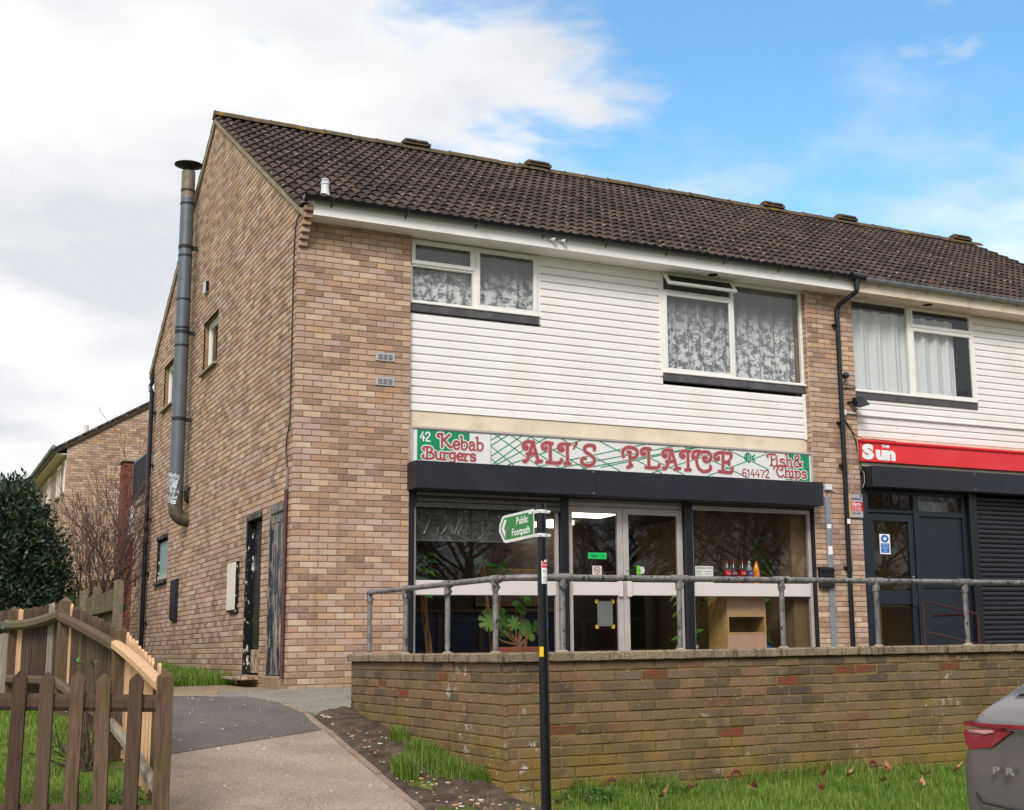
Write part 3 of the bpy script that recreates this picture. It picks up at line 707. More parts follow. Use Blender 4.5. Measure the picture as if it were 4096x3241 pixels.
F_ = [dict(u0=0, u1=1.4525, z0=Z0, z1=5.66, P=front(0), rot=0, phase=0, foresh=.85),
      dict(u0=0, u1=.884, z0=Z0, z1=5.66, P=front(7.648), rot=0, phase=1, foresh=.85),
      dict(u0=0, u1=1.0, z0=Z0, z1=5.66, P=front(15.4), rot=0, phase=1, foresh=.85),
      # left return of the pier between the shops
      dict(u0=0, u1=.10, z0=2.76, z1=5.66, P=lambda u, n, z: (7.648+n-.002, .10-u, z), rot=-math.pi/2, phase=1, foresh=.2),
      # gable, seen from the path: u runs from the back corner to the front corner
      dict(u0=0, u1=BY1-.002, z0=Z0, z1=9.02, P=lambda u, n, z: (n, BY1-u, z), rot=-math.pi/2, phase=1, foresh=.3, holes=gh,
           clip=[(-SLOPE, 1, roofz(BY1)-.11), (SLOPE, 1, roofz(BY1)-.11+SLOPE*BY1)])]
lay_bricks(F_, shop, M['brick'], 'brickwork', 11)
# stepped corbel under the eaves at the corner
for k in range(6):
    pj = min(.30, .05*(k+1)); cb = MB(); cb.rc = random.random()
    cb.bbox(-.002, .102, -pj, 0.0, 5.33+.075*k, 5.33+.075*k+.065, .004); cb.build('brick', M['brick'], shop)
cb = MB(); cb.box(.004, .096, -.29, 0, 5.40, 5.76); cb.m = 0
# --- roof
roof = MB()
ux, uy = math.cos(math.atan(SLOPE)), math.sin(math.atan(SLOPE))
EY = -.20; EL = math.hypot(APY-EY, SLOPE*(APY-EY))
rf = MB()
rf.face([(-.03, EY+.02, roofz(0)+SLOPE*(EY+.02)-.075), (BX1+.05, EY+.02, roofz(0)+SLOPE*(EY+.02)-.075), (BX1+.05, APY, APZ-.075), (-.03, APY, APZ-.075)])
rf.face([(-.03, APY, APZ-.075), (BX1+.05, APY, APZ-.075), (BX1+.05, 2*APY-EY, EVZ+SLOPE*EY-.075), (-.03, 2*APY-EY, EVZ+SLOPE*EY-.075)])
roofo = rf.build('roof', M['slat_gap'], shop)
def tile_data(v, w=.300, L=.36, nm='roof_tile'):
    """double-roll interlocking tile, x across, y up the slope, thick leading edge"""
    m_ = MB(); m_.rc = v; prof = []
    for i in range(13):
        t = i/12; ph = (t*2) % 1.0
        hgt = .036*max(0.0, min(1.0, (.33-abs(ph-.42))/.12))
        prof.append((t*w-w/2, hgt))
    rows = []
    for y, lift in ((0, .031), (L, .0)):
        rows.append([(x, y, h+lift) for x, h in prof])
    n = len(prof); under = [(x, .012, h*.8-.004) for x, h in prof]
    vs = rows[0]+rows[1]+under
    fs = [(i, i+1, n+i+1, n+i) for i in range(n-1)]+[(2*n+i, 2*n+i+1, i+1, i) for i in range(n-1)]+[(2*n, 0, n), (n-1, 2*n+n-1, 2*n-1)]
    m_.mesh_(vs, fs); return m_
NR_ = 19; gauge = EL/NR_
TM = [tile_data(i/11).data('roof_tile', M['tile']) for i in range(12)]
NT_ = int((BX1+.10)/.300)+1
tl = []
for r in range(NR_):
    d = r*gauge
    for c in range(NT_):
        x = -.045+.15+c*.300; y = EY+d*ux; z = roofz(0)+SLOPE*EY+d*uy-.06
        if x > BX1+.1: continue
        tl.append((px_area((x, y, z), .3, .2), x, y, z, random.random(), random.uniform(-.006, .006)))
tl.sort(key=lambda t: -t[0])
rest = MB(); protos = [tile_data(i/11) for i in range(12)]
def put_tile(mb, x, y, z, v, tw, flip=False):
    p = protos[int(v*11.99)]; i0 = len(mb.v); sg = -1 if flip else 1
    for a, b, c in p.v: mb.v.append((x+a*sg, y+sg*(b*ux-c*uy), z+b*uy+c*ux+a*tw))
    for f in p.f: mb.f.append(tuple(i0+k for k in f)); mb.mi.append(0); mb.r.append(v)
for i, (ar, x, y, z, v, tw) in enumerate(tl):
    if i < 300:
        o = inst('roof_tile', TM[int(v*11.99)], (x, y, z), 0, roofo); o.rotation_euler = (math.atan(SLOPE), tw*2, 0)
    else: put_tile(rest, x, y, z, v, tw)
for r in range(NR_):
    for c in range(NT_):
        x = -.045+.15+c*.300
        if x < BX1+.1 and r % 1 == 0: put_tile(rest, x, 2*APY-EY-r*gauge*ux, roofz(0)+SLOPE*EY+r*gauge*uy-.06, random.random(), 0, True)
rest.build('tile_courses', M['tile'], roofo, kind='stuff')
# ridge tiles with lichen, raised ridge vents
RV = [3.37, 5.70, 10.90, 12.75, 15.9]
rt = []
for i in range(37):
    x0 = -.05+i*.45; x1 = min(x0+.46, BX1+.06)
    m_ = MB(); m_.rc = random.random(); n = 9; lift = random.uniform(-.006, .008)
    for rr_, e_ in ((.125, 0), ):
        vs = []
        for x, ex in ((x0, .012), (x0+.03, .0), (x1, 0)):
            for k in range(n):
                t = math.pi*k/(n-1); vs.append((x, APY+(rr_+ex)*math.cos(t), APZ-.055+lift+(rr_+ex)*.85*math.sin(t)))
        m_.mesh_(vs, [(a*n+k, (a+1)*n+k, (a+1)*n+k+1, a*n+k+1) for a in (0, 1) for k in range(n-1)]+[tuple(range(n))])
    m_.build('ridge_tile', M['ridge'], roofo, smooth=True)
for x in RV:
    m_ = MB(); n = 9; vs = []
    for xx, s_ in ((x-.21, .8), (x-.19, 1), (x+.19, 1), (x+.21, .8)):
        for k in range(n): t = math.pi*k/(n-1); vs.append((xx, APY+.16*s_*math.cos(t), APZ+.075+.075*s_*math.sin(t)))
    m_.mesh_(vs, [(a*n+k, (a+1)*n+k, (a+1)*n+k+1, a*n+k+1) for a in range(3) for k in range(n-1)]+[tuple(range(n)), tuple(range(3*n, 4*n))]+[(0, n-1, 4*n-1, 3*n)])
    v_ = m_.build('ridge_vent', M['tile'], roofo, smooth=True)
    b_ = MB(); b_.prism([(APY-.14, APZ+.03), (APY+.14, APZ+.03), (APY+.13, APZ+.085), (APY-.13, APZ+.085)], 'x', x-.25, x+.25); b_.build('mortar_bed', M['ridge'], v_)
# verge: mortar bedding and the tile edge above it
vg = MB()
for a, b, s_ in ((EY, APY, 1), (2*APY-EY, APY, -1)):
    za, zb = roofz(0)+SLOPE*EY, APZ
    vg.mesh_([(-.034, a, za-.15), (.03, a, za-.15), (.03, b, zb-.15), (-.034, b, zb-.15), (-.04, a, za-.072), (.03, a, za-.072), (.03, b, zb-.072), (-.04, b, zb-.072)],
             [(0, 3, 2, 1), (4, 5, 6, 7), (0, 1, 5, 4), (2, 3, 7, 6), (3, 0, 4, 7), (1, 2, 6, 5)])
vg.build('verge_mortar', M['verge'], roofo)
# soil vent pipe through the tiles
sp_ = MB(); zb = roofz(.6)
sp_.lathe((.49, .6, zb), [(.075, -.10), (.062, -.03), (.052, .01), (.05, .09), (.058, .095), (.058, .12), (.048, .125), (.048, .13)], 14)
for k in range(10):
    t = 2*math.pi*k/10; sp_.box(.49+.04*math.cos(t)-.005, .49+.04*math.cos(t)+.005, .6+.04*math.sin(t)-.005, .6+.04*math.sin(t)+.005, zb+.125, zb+.165)
sp_.lathe((.49, .6, zb), [(.046, .16), (.046, .17), (.0, .182)], 14)
sp_.build('soil_vent_pipe', M['plastic_white'], roofo, smooth=True)
# eaves: fascia, soffit, gutters
FY = -.285
fa = MB(); fa.box(.10, 8.44, FY, FY+.02, 5.66, 5.84); fa.box(.10, 8.44, FY+.02, .0, 5.66, 5.675); fa.box(1.4525, 8.44, 0, .14, 5.663, 5.678); fa.build('fascia', M['fascia'], shop)
fa = MB(); fa.box(8.443, BX1, FY+.004, FY+.022, 5.66, 5.84); fa.box(8.443, BX1, FY+.022, .14, 5.66, 5.675); fa.build('fascia', M['fascia_old'], shop)
fs_ = MB()
for i in range(27):
    for zz_ in (5.70, 5.80): fs_.lathe((.3+i*.6+(.3 if zz_ > 5.75 else 0), FY, zz_), [(.0, -.004), (.007, -.003), (.008, 0)], 6, axis='y')
fs_.build('fascia_nails', M['fascia'], shop, kind='stuff')
def gutter(x0, x1, mt):
    m_ = MB(); n = 8; vs = []
    for x in (x0, x1):
        for k in range(n+1): t = math.pi+math.pi*k/n; vs.append((x, FY-.065+.056*math.cos(t), 5.865+.056*math.sin(t)))
        for k in range(n, -1, -1): t = math.pi+math.pi*k/n; vs.append((x, FY-.065+.051*math.cos(t), 5.866+.051*math.sin(t)))
    q = 2*(n+1); m_.mesh_(vs, [(i, (i+1) % q, q+(i+1) % q, q+i) for i in range(q)]+[tuple(range(q-1, -1, -1)), tuple(range(q, 2*q))])
    if x0 < 1: m_.prism([(FY-.065+.056*math.cos(math.pi+math.pi*k/n), 5.866+.056*math.sin(math.pi+math.pi*k/n)) for k in range(n+1)], 'x', x0-.006, x0)
    go = m_.build('gutter', mt, shop, smooth=True)
    x = x0+.35
    while x < x1:
        b_ = MB(); b_.tube([(x, FY-.122, 5.88), (x, FY-.118, 5.835), (x, FY-.065, 5.802), (x, FY-.01, 5.81), (x, FY-.004, 5.77)], .008, 5); b_.build('gutter_bracket', mt, go); x += .95
gutter(-.03, 8.30, M['gutter']); gutter(8.50, BX1+.02, M['gutter_grey'])
gu = MB(); gu.lathe((8.27, FY-.065, 5.866), [(.066, 0), (.066, .24)], 12, axis='x'); gu.build('gutter_union', M['gutter'], shop, smooth=True)
dp = MB(); dp.tube([(8.36, FY-.065, 5.82), (8.36, FY-.065, 5.66)], .042, 12); dp.tube([(8.36, FY-.065, 5.70), (8.36, FY-.06, 5.64), (8.22, -.09, 5.47), (8.20, -.06, 5.40)], .036, 12); dp.tube([(8.20, -.06, 5.41), (8.19, -.06, 0)], .036, 14)
for z in (5.36, 3.62, 1.55): dp.tube([(8.195, -.06, z), (8.195, -.06, z-.09)], .042, 14)
dpo = dp.build('downpipe', M['gutter'], shop, smooth=True)
for z in (5.15, 3.66, 3.02, 1.52):
    b_ = MB(); b_.box(8.13, 8.26, -.05, 0, z, z+.035); b_.tube([(8.15, -.055, z+.017), (8.125, -.055, z+.017)], .016, 6); b_.build('pipe_clip', M['gutter'], dpo)
b_ = MB(); b_.box(8.165, 8.225, -.0985, -.097, 2.17, 2.24); b_.build('label', M['white_print'], dpo)
# ------------------------------------------------------------------ first floor front: cladding, windows
def board(x0, x1, z, nm='cladding_board', mt=None, h=.100):
    m_ = MB(); y = .10
    m_.prism([(y+.02, z), (y-.013, z), (y-.017, z+.004), (y-.016, z+h-.030), (y-.008, z+h-.016), (y+.006, z+h-.012), (y+.006, z+h), (y+.02, z+h)][::-1], 'x', x0, x1)
    return m_.build(nm, mt or M['clad'], shop)
zb = 3.415; k = 0
while zb < 5.66:
    h = min(.1055, 5.66-zb); segs = []
    mid = zb+.05
    if mid < 4.09:
        j = {0: [2.9, 5.95], 1: [5.95], 2: [2.9], 3: [5.95], 4: [2.9, 5.95], 5: [5.95]}.get(k, [])
        c = [1.4555]+j+[7.595]
    elif mid < 4.70: c = [1.4555, 5.195]
    else: c = [3.315, 5.195]
    for a, b in zip(c[:-1], c[1:]): board(a+.001, b-.001, zb, h=h)
    c = [8.535, 13.0, 15.395] if mid < 4.11 else [11.08, 15.395]
    if zb > 3.5:
        for a, b in zip(c[:-1], c[1:]): board(a+.001, b-.001, zb, h=h)
    zb += .1055; k += 1
for a in ((7.597, 7.645, .075, .12, 3.405, 4.09), (5.165, 5.197, .078, .12, 4.16, 5.66), (3.287, 3.315, .078, .12, 4.70, 5.66), (11.05, 11.08, .078, .12, 4.16, 5.66), (3.315, 5.165, .082, .12, 5.60, 5.66)):
    tm = MB(); tm.bbox(*a, .003); tm.build('edge_trim', M['clad'], shop)
rd = MB(); rd.box(1.4535, 7.647, .10, .14, 3.02, 3.41); rd.build('render_band', M['render'], shop); rd = MB(); rd.box(8.533, 15.4, .09, .14, 2.98, 3.52); rd.build('render_band', M['render'], shop)

def frame_rect(mb, x0, x1, z0, z1, w, y0, y1, b=.006):
    mb.bbox(x0, x1, y0, y1, z0, z0+w, b); mb.bbox(x0, x1, y0, y1, z1-w, z1, b); mb.bbox(x0, x0+w, y0+.0005, y1, z0+w-.002, z1-w+.002, b); mb.bbox(x1-w, x1, y0+.0005, y1, z0+w-.002, z1-w+.002, b)
def pane(x0, x1, z0, z1, y, parent, mt=None, nm='pane'):
    m_ = MB(); m_.box(x0, x1, y, y+.004, z0, z1, skip='blrtk'); return m_.build(nm, mt or M['glass'], parent)
def curtain(x0, x1, z0, z1, y, mt, parent, folds=9, amp=.02, seed=1):
    m_ = MB(); n = int((x1-x0)*60); rr = random.Random(seed); ph = rr.random()*6
    for i in range(n):
        a, b = x0+(x1-x0)*i/n, x0+(x1-x0)*(i+1)/n
        f = lambda x: y+amp*math.sin(folds*x*2.2+ph+1.3*math.sin(3*x))+amp*.4*math.sin(folds*5.1*x)
        m_.face([(a, f(a), z0), (b, f(b), z0), (b, f(b), z1), (a, f(a), z1)])
    return m_.build('net_curtain', mt, parent, smooth=True)
def sill_board(x0, x1, z0, z1, parent):
    m_ = MB(); m_.bbox(x0, x1, .062, .12, z0, z1, .005); m_.build('sill_board', M['sill'], parent)
    m_ = MB(); m_.bbox(x0, x1+.01, .045, .12, z1+.002, z1+.034, .006); m_.build('sill', M['upvc'], parent)
def window(x0, x1, z0, z1, parts, mull, label=None):
    """parts: (x0,x1,z0,z1,kind) kinds: fixed, sash"""
    w = .045; m_ = MB(); frame_rect(m_, x0, x1, z0, z1, w, .078, .14)
    for a in mull: m_.bbox(a-.03, a+.03, .0785, .139, z0+w-.002, z1-w+.002, .005)
    for p in parts:
        if p[4] == 'transom': m_.bbox(p[0], p[1], .079, .138, p[2], p[3], .005)
    wo = m_.build('window', M['upvc'], shop)
    for p in parts:
        if p[4] == 'fixed': pane(p[0], p[1], p[2], p[3], .108, wo)
        if p[4] == 'sash':
            s_ = MB(); frame_rect(s_, p[0], p[1], p[2], p[3], .058, .060, .10, .008); so = s_.build('sash', M['upvc'], wo)
            pane(p[0]+.055, p[1]-.055, p[2]+.055, p[3]-.055, .085, wo)
    return wo
# window over the brick pier end
w1 = window(1.458, 3.287, 4.80, 5.655, [(1.50,2.33,4.845,5.27,'fixed'),(1.49,2.34,5.29,5.35,'transom'),(1.48,2.35,5.315,5.64,'sash'),(2.375,3.26,4.82,5.64,'sash')], [2.36])
curtain(1.46, 3.29, 4.80, 5.66, .185, M['lace'], w1, 11, .022, 3)
sill_board(1.458, 3.287, 4.695, 4.795, w1)
# window with the open top light
w2 = window(5.197, 7.645, 4.205, 5.66, [(6.42,7.60,4.25,5.615,'fixed'),(5.24,6.37,5.36,5.42,'transom'),(5.225,6.385,4.225,5.385,'sash')], [6.395])
curtain(5.2, 7.55, 4.2, 5.66, .185, M['lace'], w2, 13, .026, 8)
sill_board(5.197, 7.645, 4.095, 4.20, w2)
ol = MB(); frame_rect(ol, 5.225, 6.385, -.245, 0, .05, -.02, .02, .007)
olo = ol.build('open_top_light', M['upvc'], w2); b0 = wloc(w2); olo.location = (0, .072, 5.655); olo.rotation_euler = (math.radians(-38), 0, 0)
# (mesh is written about its hinge line, so shift it back to the hinge frame)
gp = MB(); gp.box(5.27, 6.34, -.004, 0, -.2, -.045); gpo = gp.build('pane', M['carglass'], w2); gpo.location = olo.location; gpo.rotation_euler = olo.rotation_euler
# neighbour's window
w3 = window(8.535, 11.05, 4.205, 5.68, [(8.58,9.70,4.25,5.62,'fixed'),(9.75,11.0,5.30,5.36,'transom'),(9.74,11.03,5.325,5.66,'sash'),(9.74,11.03,4.225,5.32,'sash')], [9.72])
curtain(8.5, 10.75, 4.2, 5.52, .18, M['net'], w3, 10, .03, 5)
sill_board(8.535, 11.05, 4.10, 4.20, w3)
vn = MB()
for x, y in ((5.95, -.12), (9.95, -.12)): vn.lathe((x, y, 5.656), [(.0, 0), (.075, .0), (.08, .006)], 14)
vn.build('soffit_vent', M['slat_gap'], shop)

# gable windows: frame, pane, sill
for (y0, y1, z0, z1), fr in zip(WIN_G, (0, 0, 1)):
    m_ = MB(); X0, X1 = (.085, .14) if not fr else (.03, .09); mt = M['upvc'] if not fr else M['peel_black']; w = .055
    for a, b, c, d in ((y0, y1, z0, z0+w), (y0, y1, z1-w, z1), (y0, y0+w, z0+w, z1-w), (y1-w, y1, z0+w, z1-w)): m_.bbox(X0, X1, a, b, c, d, .005)
    wo = m_.build('window', mt, shop)
    if not fr:
        m_ = MB()
        for a, b, c, d in ((y0+.06, y1-.06, z0+.06, z0+.1), (y0+.06, y1-.06, z1-.1, z1-.06), (y0+.06, y0+.1, z0+.1, z1-.1), (y1-.1, y1-.06, z0+.1, z1-.1)): m_.bbox(.10, .13, a, b, c, d, .004)
        m_.build('sash', M['upvc'], wo)
        m_ = MB(); m_.face([(.115, y1-.09, z0+.09), (.115, y0+.09, z0+.09), (.115, y0+.09, z1-.09), (.115, y1-.09, z1-.09)]); m_.build('pane', M['glass'], wo)
        m_ = MB(); m_.face([(.2, y1, z0), (.2, y0, z0), (.2, y0, z1), (.2, y1, z1)]); m_.build('blind', M['room'], wo)
        m_ = MB(); m_.prism([(.10, z0-.005), (.10, z0+.02), (-.055, z0-.012), (-.06, z0-.045), (-.03, z0-.045)], 'y', y0-.03, y1+.03); m_.build('sill', M['concrete'], wo)
    else:
        m_ = MB(); m_.box(.05, .055, y0+w, y1-w, z0+w+.06, z1-w-.05); m_.build('pane', M['frosted'], wo)
        m_ = MB(); m_.bbox(.02, .10, y0+w, y1-w, z0+.05, z0+.12, .004); m_.build('bottom_rail', M['flake'], wo)
        m_ = MB(); m_.prism([(.09, z0-.01), (.09, z0+.02), (-.05, z0-.0), (-.06, z0-.035), (-.03, z0-.035)], 'y', y0-.05, y1+.03); m_.build('sill', M['peel_black'], wo)
        m_ = MB(); m_.bbox(-.012, .03, y0-.01, y1+.01, z1-.06, z1+.005, .004); m_.build('head', M['peel_black'], wo)
# gable doors
(y0, y1, z0, z1), (c0, c1, e0, e1) = DOOR_G
d_ = MB(); d_.bbox(-.004, .15, y1-.075, y1, z0, z1, .006); d_.bbox(-.004, .15, y0, y1-.075, z1-.075, z1, .006); d_.bbox(.02, .15, y0, y0+.05, z0, z1-.075, .005)
do = d_.build('side_door', M['peel_black'], shop)
m_ = MB(); m_.bbox(.10, .14, y0+.05, y1-.075, z0+.32, z1-.075, .004); lf = m_.build('door_leaf', M['door_dark'], do)
m_ = MB(); m_.bbox(.088, .10, y0+.10, y1-.12, z0+.34, 1.05, .004); m_.build('lower_panel', M['door_green'], do)
m_ = MB(); m_.bbox(.085, .14, y0+.05, y1-.075, z0+.02, z0+.32, .006); m_.build('kick_rail', M['bare_wood'], do)
m_ = MB(); m_.bbox(.086, .10, y0+.09, y0+.33, 1.02, 1.16, .004); m_.bbox(.078, .086, y0+.12, y0+.30, 1.06, 1.12, .002); m_.build('letter_plate', M['peel_black'], do)
m_ = MB()
for q in (y0+.34, y0+.22):
    for a, b in (((q, 1.72), (q+.07, 1.64)), ((q+.08, 1.645), (q-.03, 1.645)), ((q, 1.72), (q, 1.57))): m_.tube([(.096, a[0], a[1]), (.096, b[0], b[1])], .007, 5)
m_.build('door_number', M['grey_print'], do)
m_ = MB(); m_.bbox(-.20, .10, y0-.03, y1+.26, z0-.055, z0-.018, .006); m_.build('step', M['bare_wood'], do)
m_ = MB(); m_.bbox(-.004, .10, c1-.07, c1, e0, e1, .005); m_.bbox(-.004, .10, c0, c1-.07, e1-.10, e1, .005); m_.bbox(-.004, .10, c0, c0+.04, e0, e1-.1, .005)
co = m_.build('cupboard_door', M['peel_blue'], shop)
n = 6
for i in range(n):
    a = c0+.04+(c1-.07-c0-.04)*i/n; b = c0+.04+(c1-.07-c0-.04)*(i+1)/n
    m_ = MB(); m_.rc = random.random(); m_.bbox(.022+random.uniform(0, .004), .05, a+.002, b-.002, e0+.01, e1-.22, .004); m_.build('plank', M['peel_blue'], co)
m_ = MB(); m_.bbox(.018, .05, c0+.042, c1-.072, e1-.22, e1-.10, .004); m_.build('top_rail', M['peel_blue'], co)
m_ = MB(); m_.bbox(-.03, .10, c0-.03, c1+.06, -.02, e0-.006, .01); m_.build('concrete_sill', M['strip'], co)
# vents on the front pier
for z0 in (3.99, 3.68):
    m_ = MB(); m_.bbox(1.0, 1.248, -.012, .0, z0-.0, z0+.105, .003)
    vo = m_.build('air_vent', M['vent'], shop)
    for cx in range(3):
        for r_ in range(4):
            x = 1.032+cx*.066; z = z0+.022+r_*.018
            l_ = MB(); l_.prism([(-.0125, z), (-.0125, z+.002), (-.024, z+.005), (-.0125, z+.013)], 'x', x, x+.052); l_.build('louvre', M['vent'], vo)
# box vent and terracotta air brick on the gable
m_ = MB(); m_.bbox(-.05, 0, 5.34, 5.56, 6.10, 6.30, .006); bv = m_.build('box_vent', M['plastic_white'], shop)
m_ = MB(); m_.box(-.049, -.002, 5.336, 5.34, 6.11, 6.29)
for i in range(5): m_.box(-.05, -.002, 5.331, 5.336, 6.12+.034*i, 6.132+.034*i)
m_.build('grille', M['black'], bv)
# ------------------------------------------------------------------ shopfronts
def shutter_box(x0, x1, y, z0, z1, mt, joints=()):
    m_ = MB(); m_.bbox(x0, x1, y, -.001, z0, z1, .006); o_ = m_.build('shutter_box', mt, shop)
    for x in joints:
        j_ = MB(); j_.box(x, x+.004, y-.0015, y+.01, z0+.005, z1-.005); j_.build('joint_strip', M['anthracite'], o_)
        for zz_ in (z0+.03, z1-.03):
            j_ = MB(); j_.lathe((x-.03, y, zz_), [(0, -.004), (.008, -.002), (.009, 0)], 6, axis='y'); j_.build('screw', M['vent'], o_)
    return o_
shutter_box(1.424, 7.60, -.30, 2.39, 2.728, M['shutter_box'], (3.9,))
shutter_box(8.575, 13.2, -.235, 2.722, 3.034, M['shutter_box'], (10.62,))
def lath_run(x0, x1, zlist, y, mt, hgt=.075):
    for z in zlist:
        m_ = MB(); m_.prism([(y, z), (y-.012, z+.006), (y-.022, z+hgt*.45), (y-.016, z+hgt*.8), (y, z+hgt-.004), (y+.006, z+hgt-.004), (y+.006, z)][::-1], 'x', x0, x1); m_.build('shutter_slat', mt, shop)
lath_run(1.56, 3.545, (2.265, 2.34), .035, M['lath']); m_ = MB(); m_.bbox(1.555, 3.55, .018, .05, 2.195, 2.262, .006); m_.build('shutter_bottom_bar', M['lath'], shop)
lath_run(3.665, 5.44, (2.345,), .06, M['lath']); lath_run(5.565, 7.63, (2.375,), .06, M['lath'])
# black guides and posts
for x0, x1 in ((1.455, 1.525), (3.55, 3.655), (5.445, 5.56), (7.635, 7.725)):
    m_ = MB(); m_.bbox(x0, min(x1, 7.646), .0 if x0 < 7 else .02, .16, 0, 2.40, .006); m_.build('shutter_guide', M['black'], shop)
m_ = MB(); m_.box(1.4535, 7.646, .02, .30, 2.30+.08, 2.80); m_.build('header', M['black'], shop)
def shop_window(x0, x1, ztop):
    m_ = MB(); w = .05
    m_.bbox(x0, x0+w, .08, .14, 0.02, ztop, .005); m_.bbox(x1-w, x1, .08, .14, 0.02, ztop, .005); m_.bbox(x0+w, x1-w, .081, .139, ztop-.06, ztop, .005); m_.bbox(x0+w, x1-w, .081, .139, .02, .10, .005)
    wo = m_.build('shop_window', M['alu'], shop)
    m_ = MB(); m_.bbox(x0+w-.005, x1-w+.005, .072, .135, 1.115, 1.297, .006); m_.build('mid_rail', M['rail_white'], wo)
    pane(x0+w, x1-w, 1.297, ztop-.06, .11, wo, M['shop_glass']); pane(x0+w, x1-w, .10, 1.115, .11, wo, M['shop_glass'])
    return wo
shop_window(1.527, 3.545, 2.36); shop_window(5.565, 7.63, 2.365)
def shop_door(x0, x1, hinge_left):
    m_ = MB(); w = .085
    m_.bbox(x0, x0+w, .075, .13, .03, 2.29, .006); m_.bbox(x1-w, x1, .075, .13, .03, 2.29, .006); m_.bbox(x0+w, x1-w, .0755, .1295, 2.205, 2.29, .005); m_.bbox(x0+w, x1-w, .0755, .1295, .03, .16, .005)
    do_ = m_.build('shop_door', M['alu'], shop)
    m_ = MB(); m_.bbox(x0+w-.004, x1-w+.004, .068, .125, 1.12, 1.295, .006); m_.build('mid_rail', M['rail_white'], do_)
    pane(x0+w, x1-w, 1.295, 2.205, .10, do_, M['shop_glass']); pane(x0+w, x1-w, .16, 1.12, .10, do_, M['shop_glass'])
    hx = x1-w if hinge_left else x0+w-.04
    m_ = MB(); m_.bbox(hx-.01, hx+.06, .035, .07, 1.10, 1.31, .008); m_.build('push_plate', M['rail_white'], do_)
    return do_
shop_door(3.66, 4.50, True); shop_door(4.505, 5.44, False)
m_ = MB(); m_.bbox(3.657, 5.443, .078, .135, 2.295, 2.375, .005); m_.build('door_head', M['alu'], shop)
m_ = MB(); m_.lathe((4.555, .072, 1.46), [(0, -.014), (.016, -.012), (.02, 0)], 10, axis='y'); m_.build('lock', M['vent'], shop)
# inside the chip shop
rm = MB(); rm.box(1.47, 7.62, .16, 5.2, .0, .05); rm.m = 1; rm.box(1.47, 7.62, 5.1, 5.2, .05, 2.75); rm.m = 2; rm.box(7.58, 7.64, .16, 5.2, .05, 2.75); rm.box(7.36, 7.58, .2, .5, .05, 2.6); rm.m = 1; rm.box(1.44, 1.50, .16, 5.2, .05, 2.75); rm.m = 3; rm.box(1.47, 7.62, .16, 5.2, 2.56, 2.76)
rm.build('shop_interior', [M['floor_shop'], M['room_dark'], M['room_tan'], M['room']], shop)
for x0, x1, y0, y1 in ((5.25, 5.85, 2.58, 3.24), (5.40, 5.95, 4.35, 5.0)):
    m_ = MB(); m_.box(x0, x1, y0, y1, 2.49, 2.556); m_.build('ceiling_light_panel', M['lamp'], shop)
ct = thing('counter', 'dark blue serving counter inside the chip shop', 'counter', (3.3, 3.2, .05))
m_ = MB(); m_.box(1.6, 4.9, 2.9, 3.5, .05, .98); m_.build('front_panel', M['navy'], ct)
m_ = MB(); m_.bbox(1.55, 4.95, 2.82, 3.55, .98, 1.03, .006); m_.build('counter_top', M['wood'], ct)
m_ = MB()
for x in (1.65, 2.3, 2.95, 3.6, 4.25, 4.85): m_.box(x, x+.05, 2.88, 2.9, .05, .98)
m_.build('batten', M['wood'], ct)
dc = thing('notice_board', 'wood framed notice board on the back wall of the chip shop', 'notice board', (4.9, 5.05, 1.4))
m_ = MB(); m_.bbox(4.45, 5.6, 5.06, 5.095, 1.15, 1.78, .008); m_.build('frame', M['wood'], dc)
m_ = MB(); m_.box(4.52, 5.53, 5.05, 5.06, 1.22, 1.71); m_.build('board', M['room'], dc)
for i, (x, z) in enumerate(((4.6, 1.3), (4.95, 1.34), (5.25, 1.28))):
    m_ = MB(); m_.box(x, x+.2, 5.042, 5.048, z, z+.28); m_.build('sheet', M['grey_print'], dc)
fr_ = thing('drinks_fridge', 'red drinks fridge standing behind the right hand door', 'fridge', (6.6, 4.2, .05))
m_ = MB(); m_.bbox(6.5, 7.1, 4.0, 4.6, .05, 1.7, .02); m_.build('cabinet', M['maroon'], fr_)
m_ = MB(); m_.box(6.55, 7.05, 3.985, 3.999, .3, 1.5); m_.build('door', M['carglass'], fr_)
# neighbouring newsagent
def bx(nm, mt, *a, b=.005, parent=None):
    m_ = MB(); m_.bbox(*a, b); return m_.build(nm, mt, parent or shop)
bx('frame_post', M['anthracite'], 8.534, 8.67, .02, .16, 0, 2.76)
nd = bx('newsagent_door', M['anthracite'], 8.672, 8.782, .07, .14, .03, 2.36)
for a in ((9.47, 9.56, .07, .14, .03, 2.36), (8.782, 9.47, .071, .139, 2.25, 2.36), (8.782, 9.47, .071, .139, .03, .16)): bx('door_rail', M['anthracite'], *a, parent=nd)
bx('mid_rail', M['anthracite'], 8.77, 9.49, .06, .135, 1.01, 1.215, parent=nd); bx('push_plate', M['anthracite'], 9.44, 9.54, .03, .06, .98, 1.26, parent=nd)
pane(8.782, 9.47, 1.215, 2.25, .10, nd, M['shop_glass']); pane(8.782, 9.47, .16, 1.01, .10, nd, M['shop_glass'])
m_ = MB(); m_.lathe((9.505, .07, 1.42), [(0, -.02), (.012, -.018), (.014, 0)], 8, axis='y'); m_.build('lock', M['vent'], nd)
bx('frame_post', M['anthracite'], 9.575, 9.675, .05, .15, 0, 2.72); bx('frame_post', M['anthracite'], 10.56, 10.64, .05, .15, 0, 2.72); bx('frame_post', M['black'], 10.645, 10.80, -.02, .16, 0, 2.72)
bx('transom_bar', M['anthracite'], 8.672, 9.575, .06, .14, 2.375, 2.42); bx('transom_bar', M['anthracite'], 9.675, 10.56, .06, .14, 2.34, 2.42)
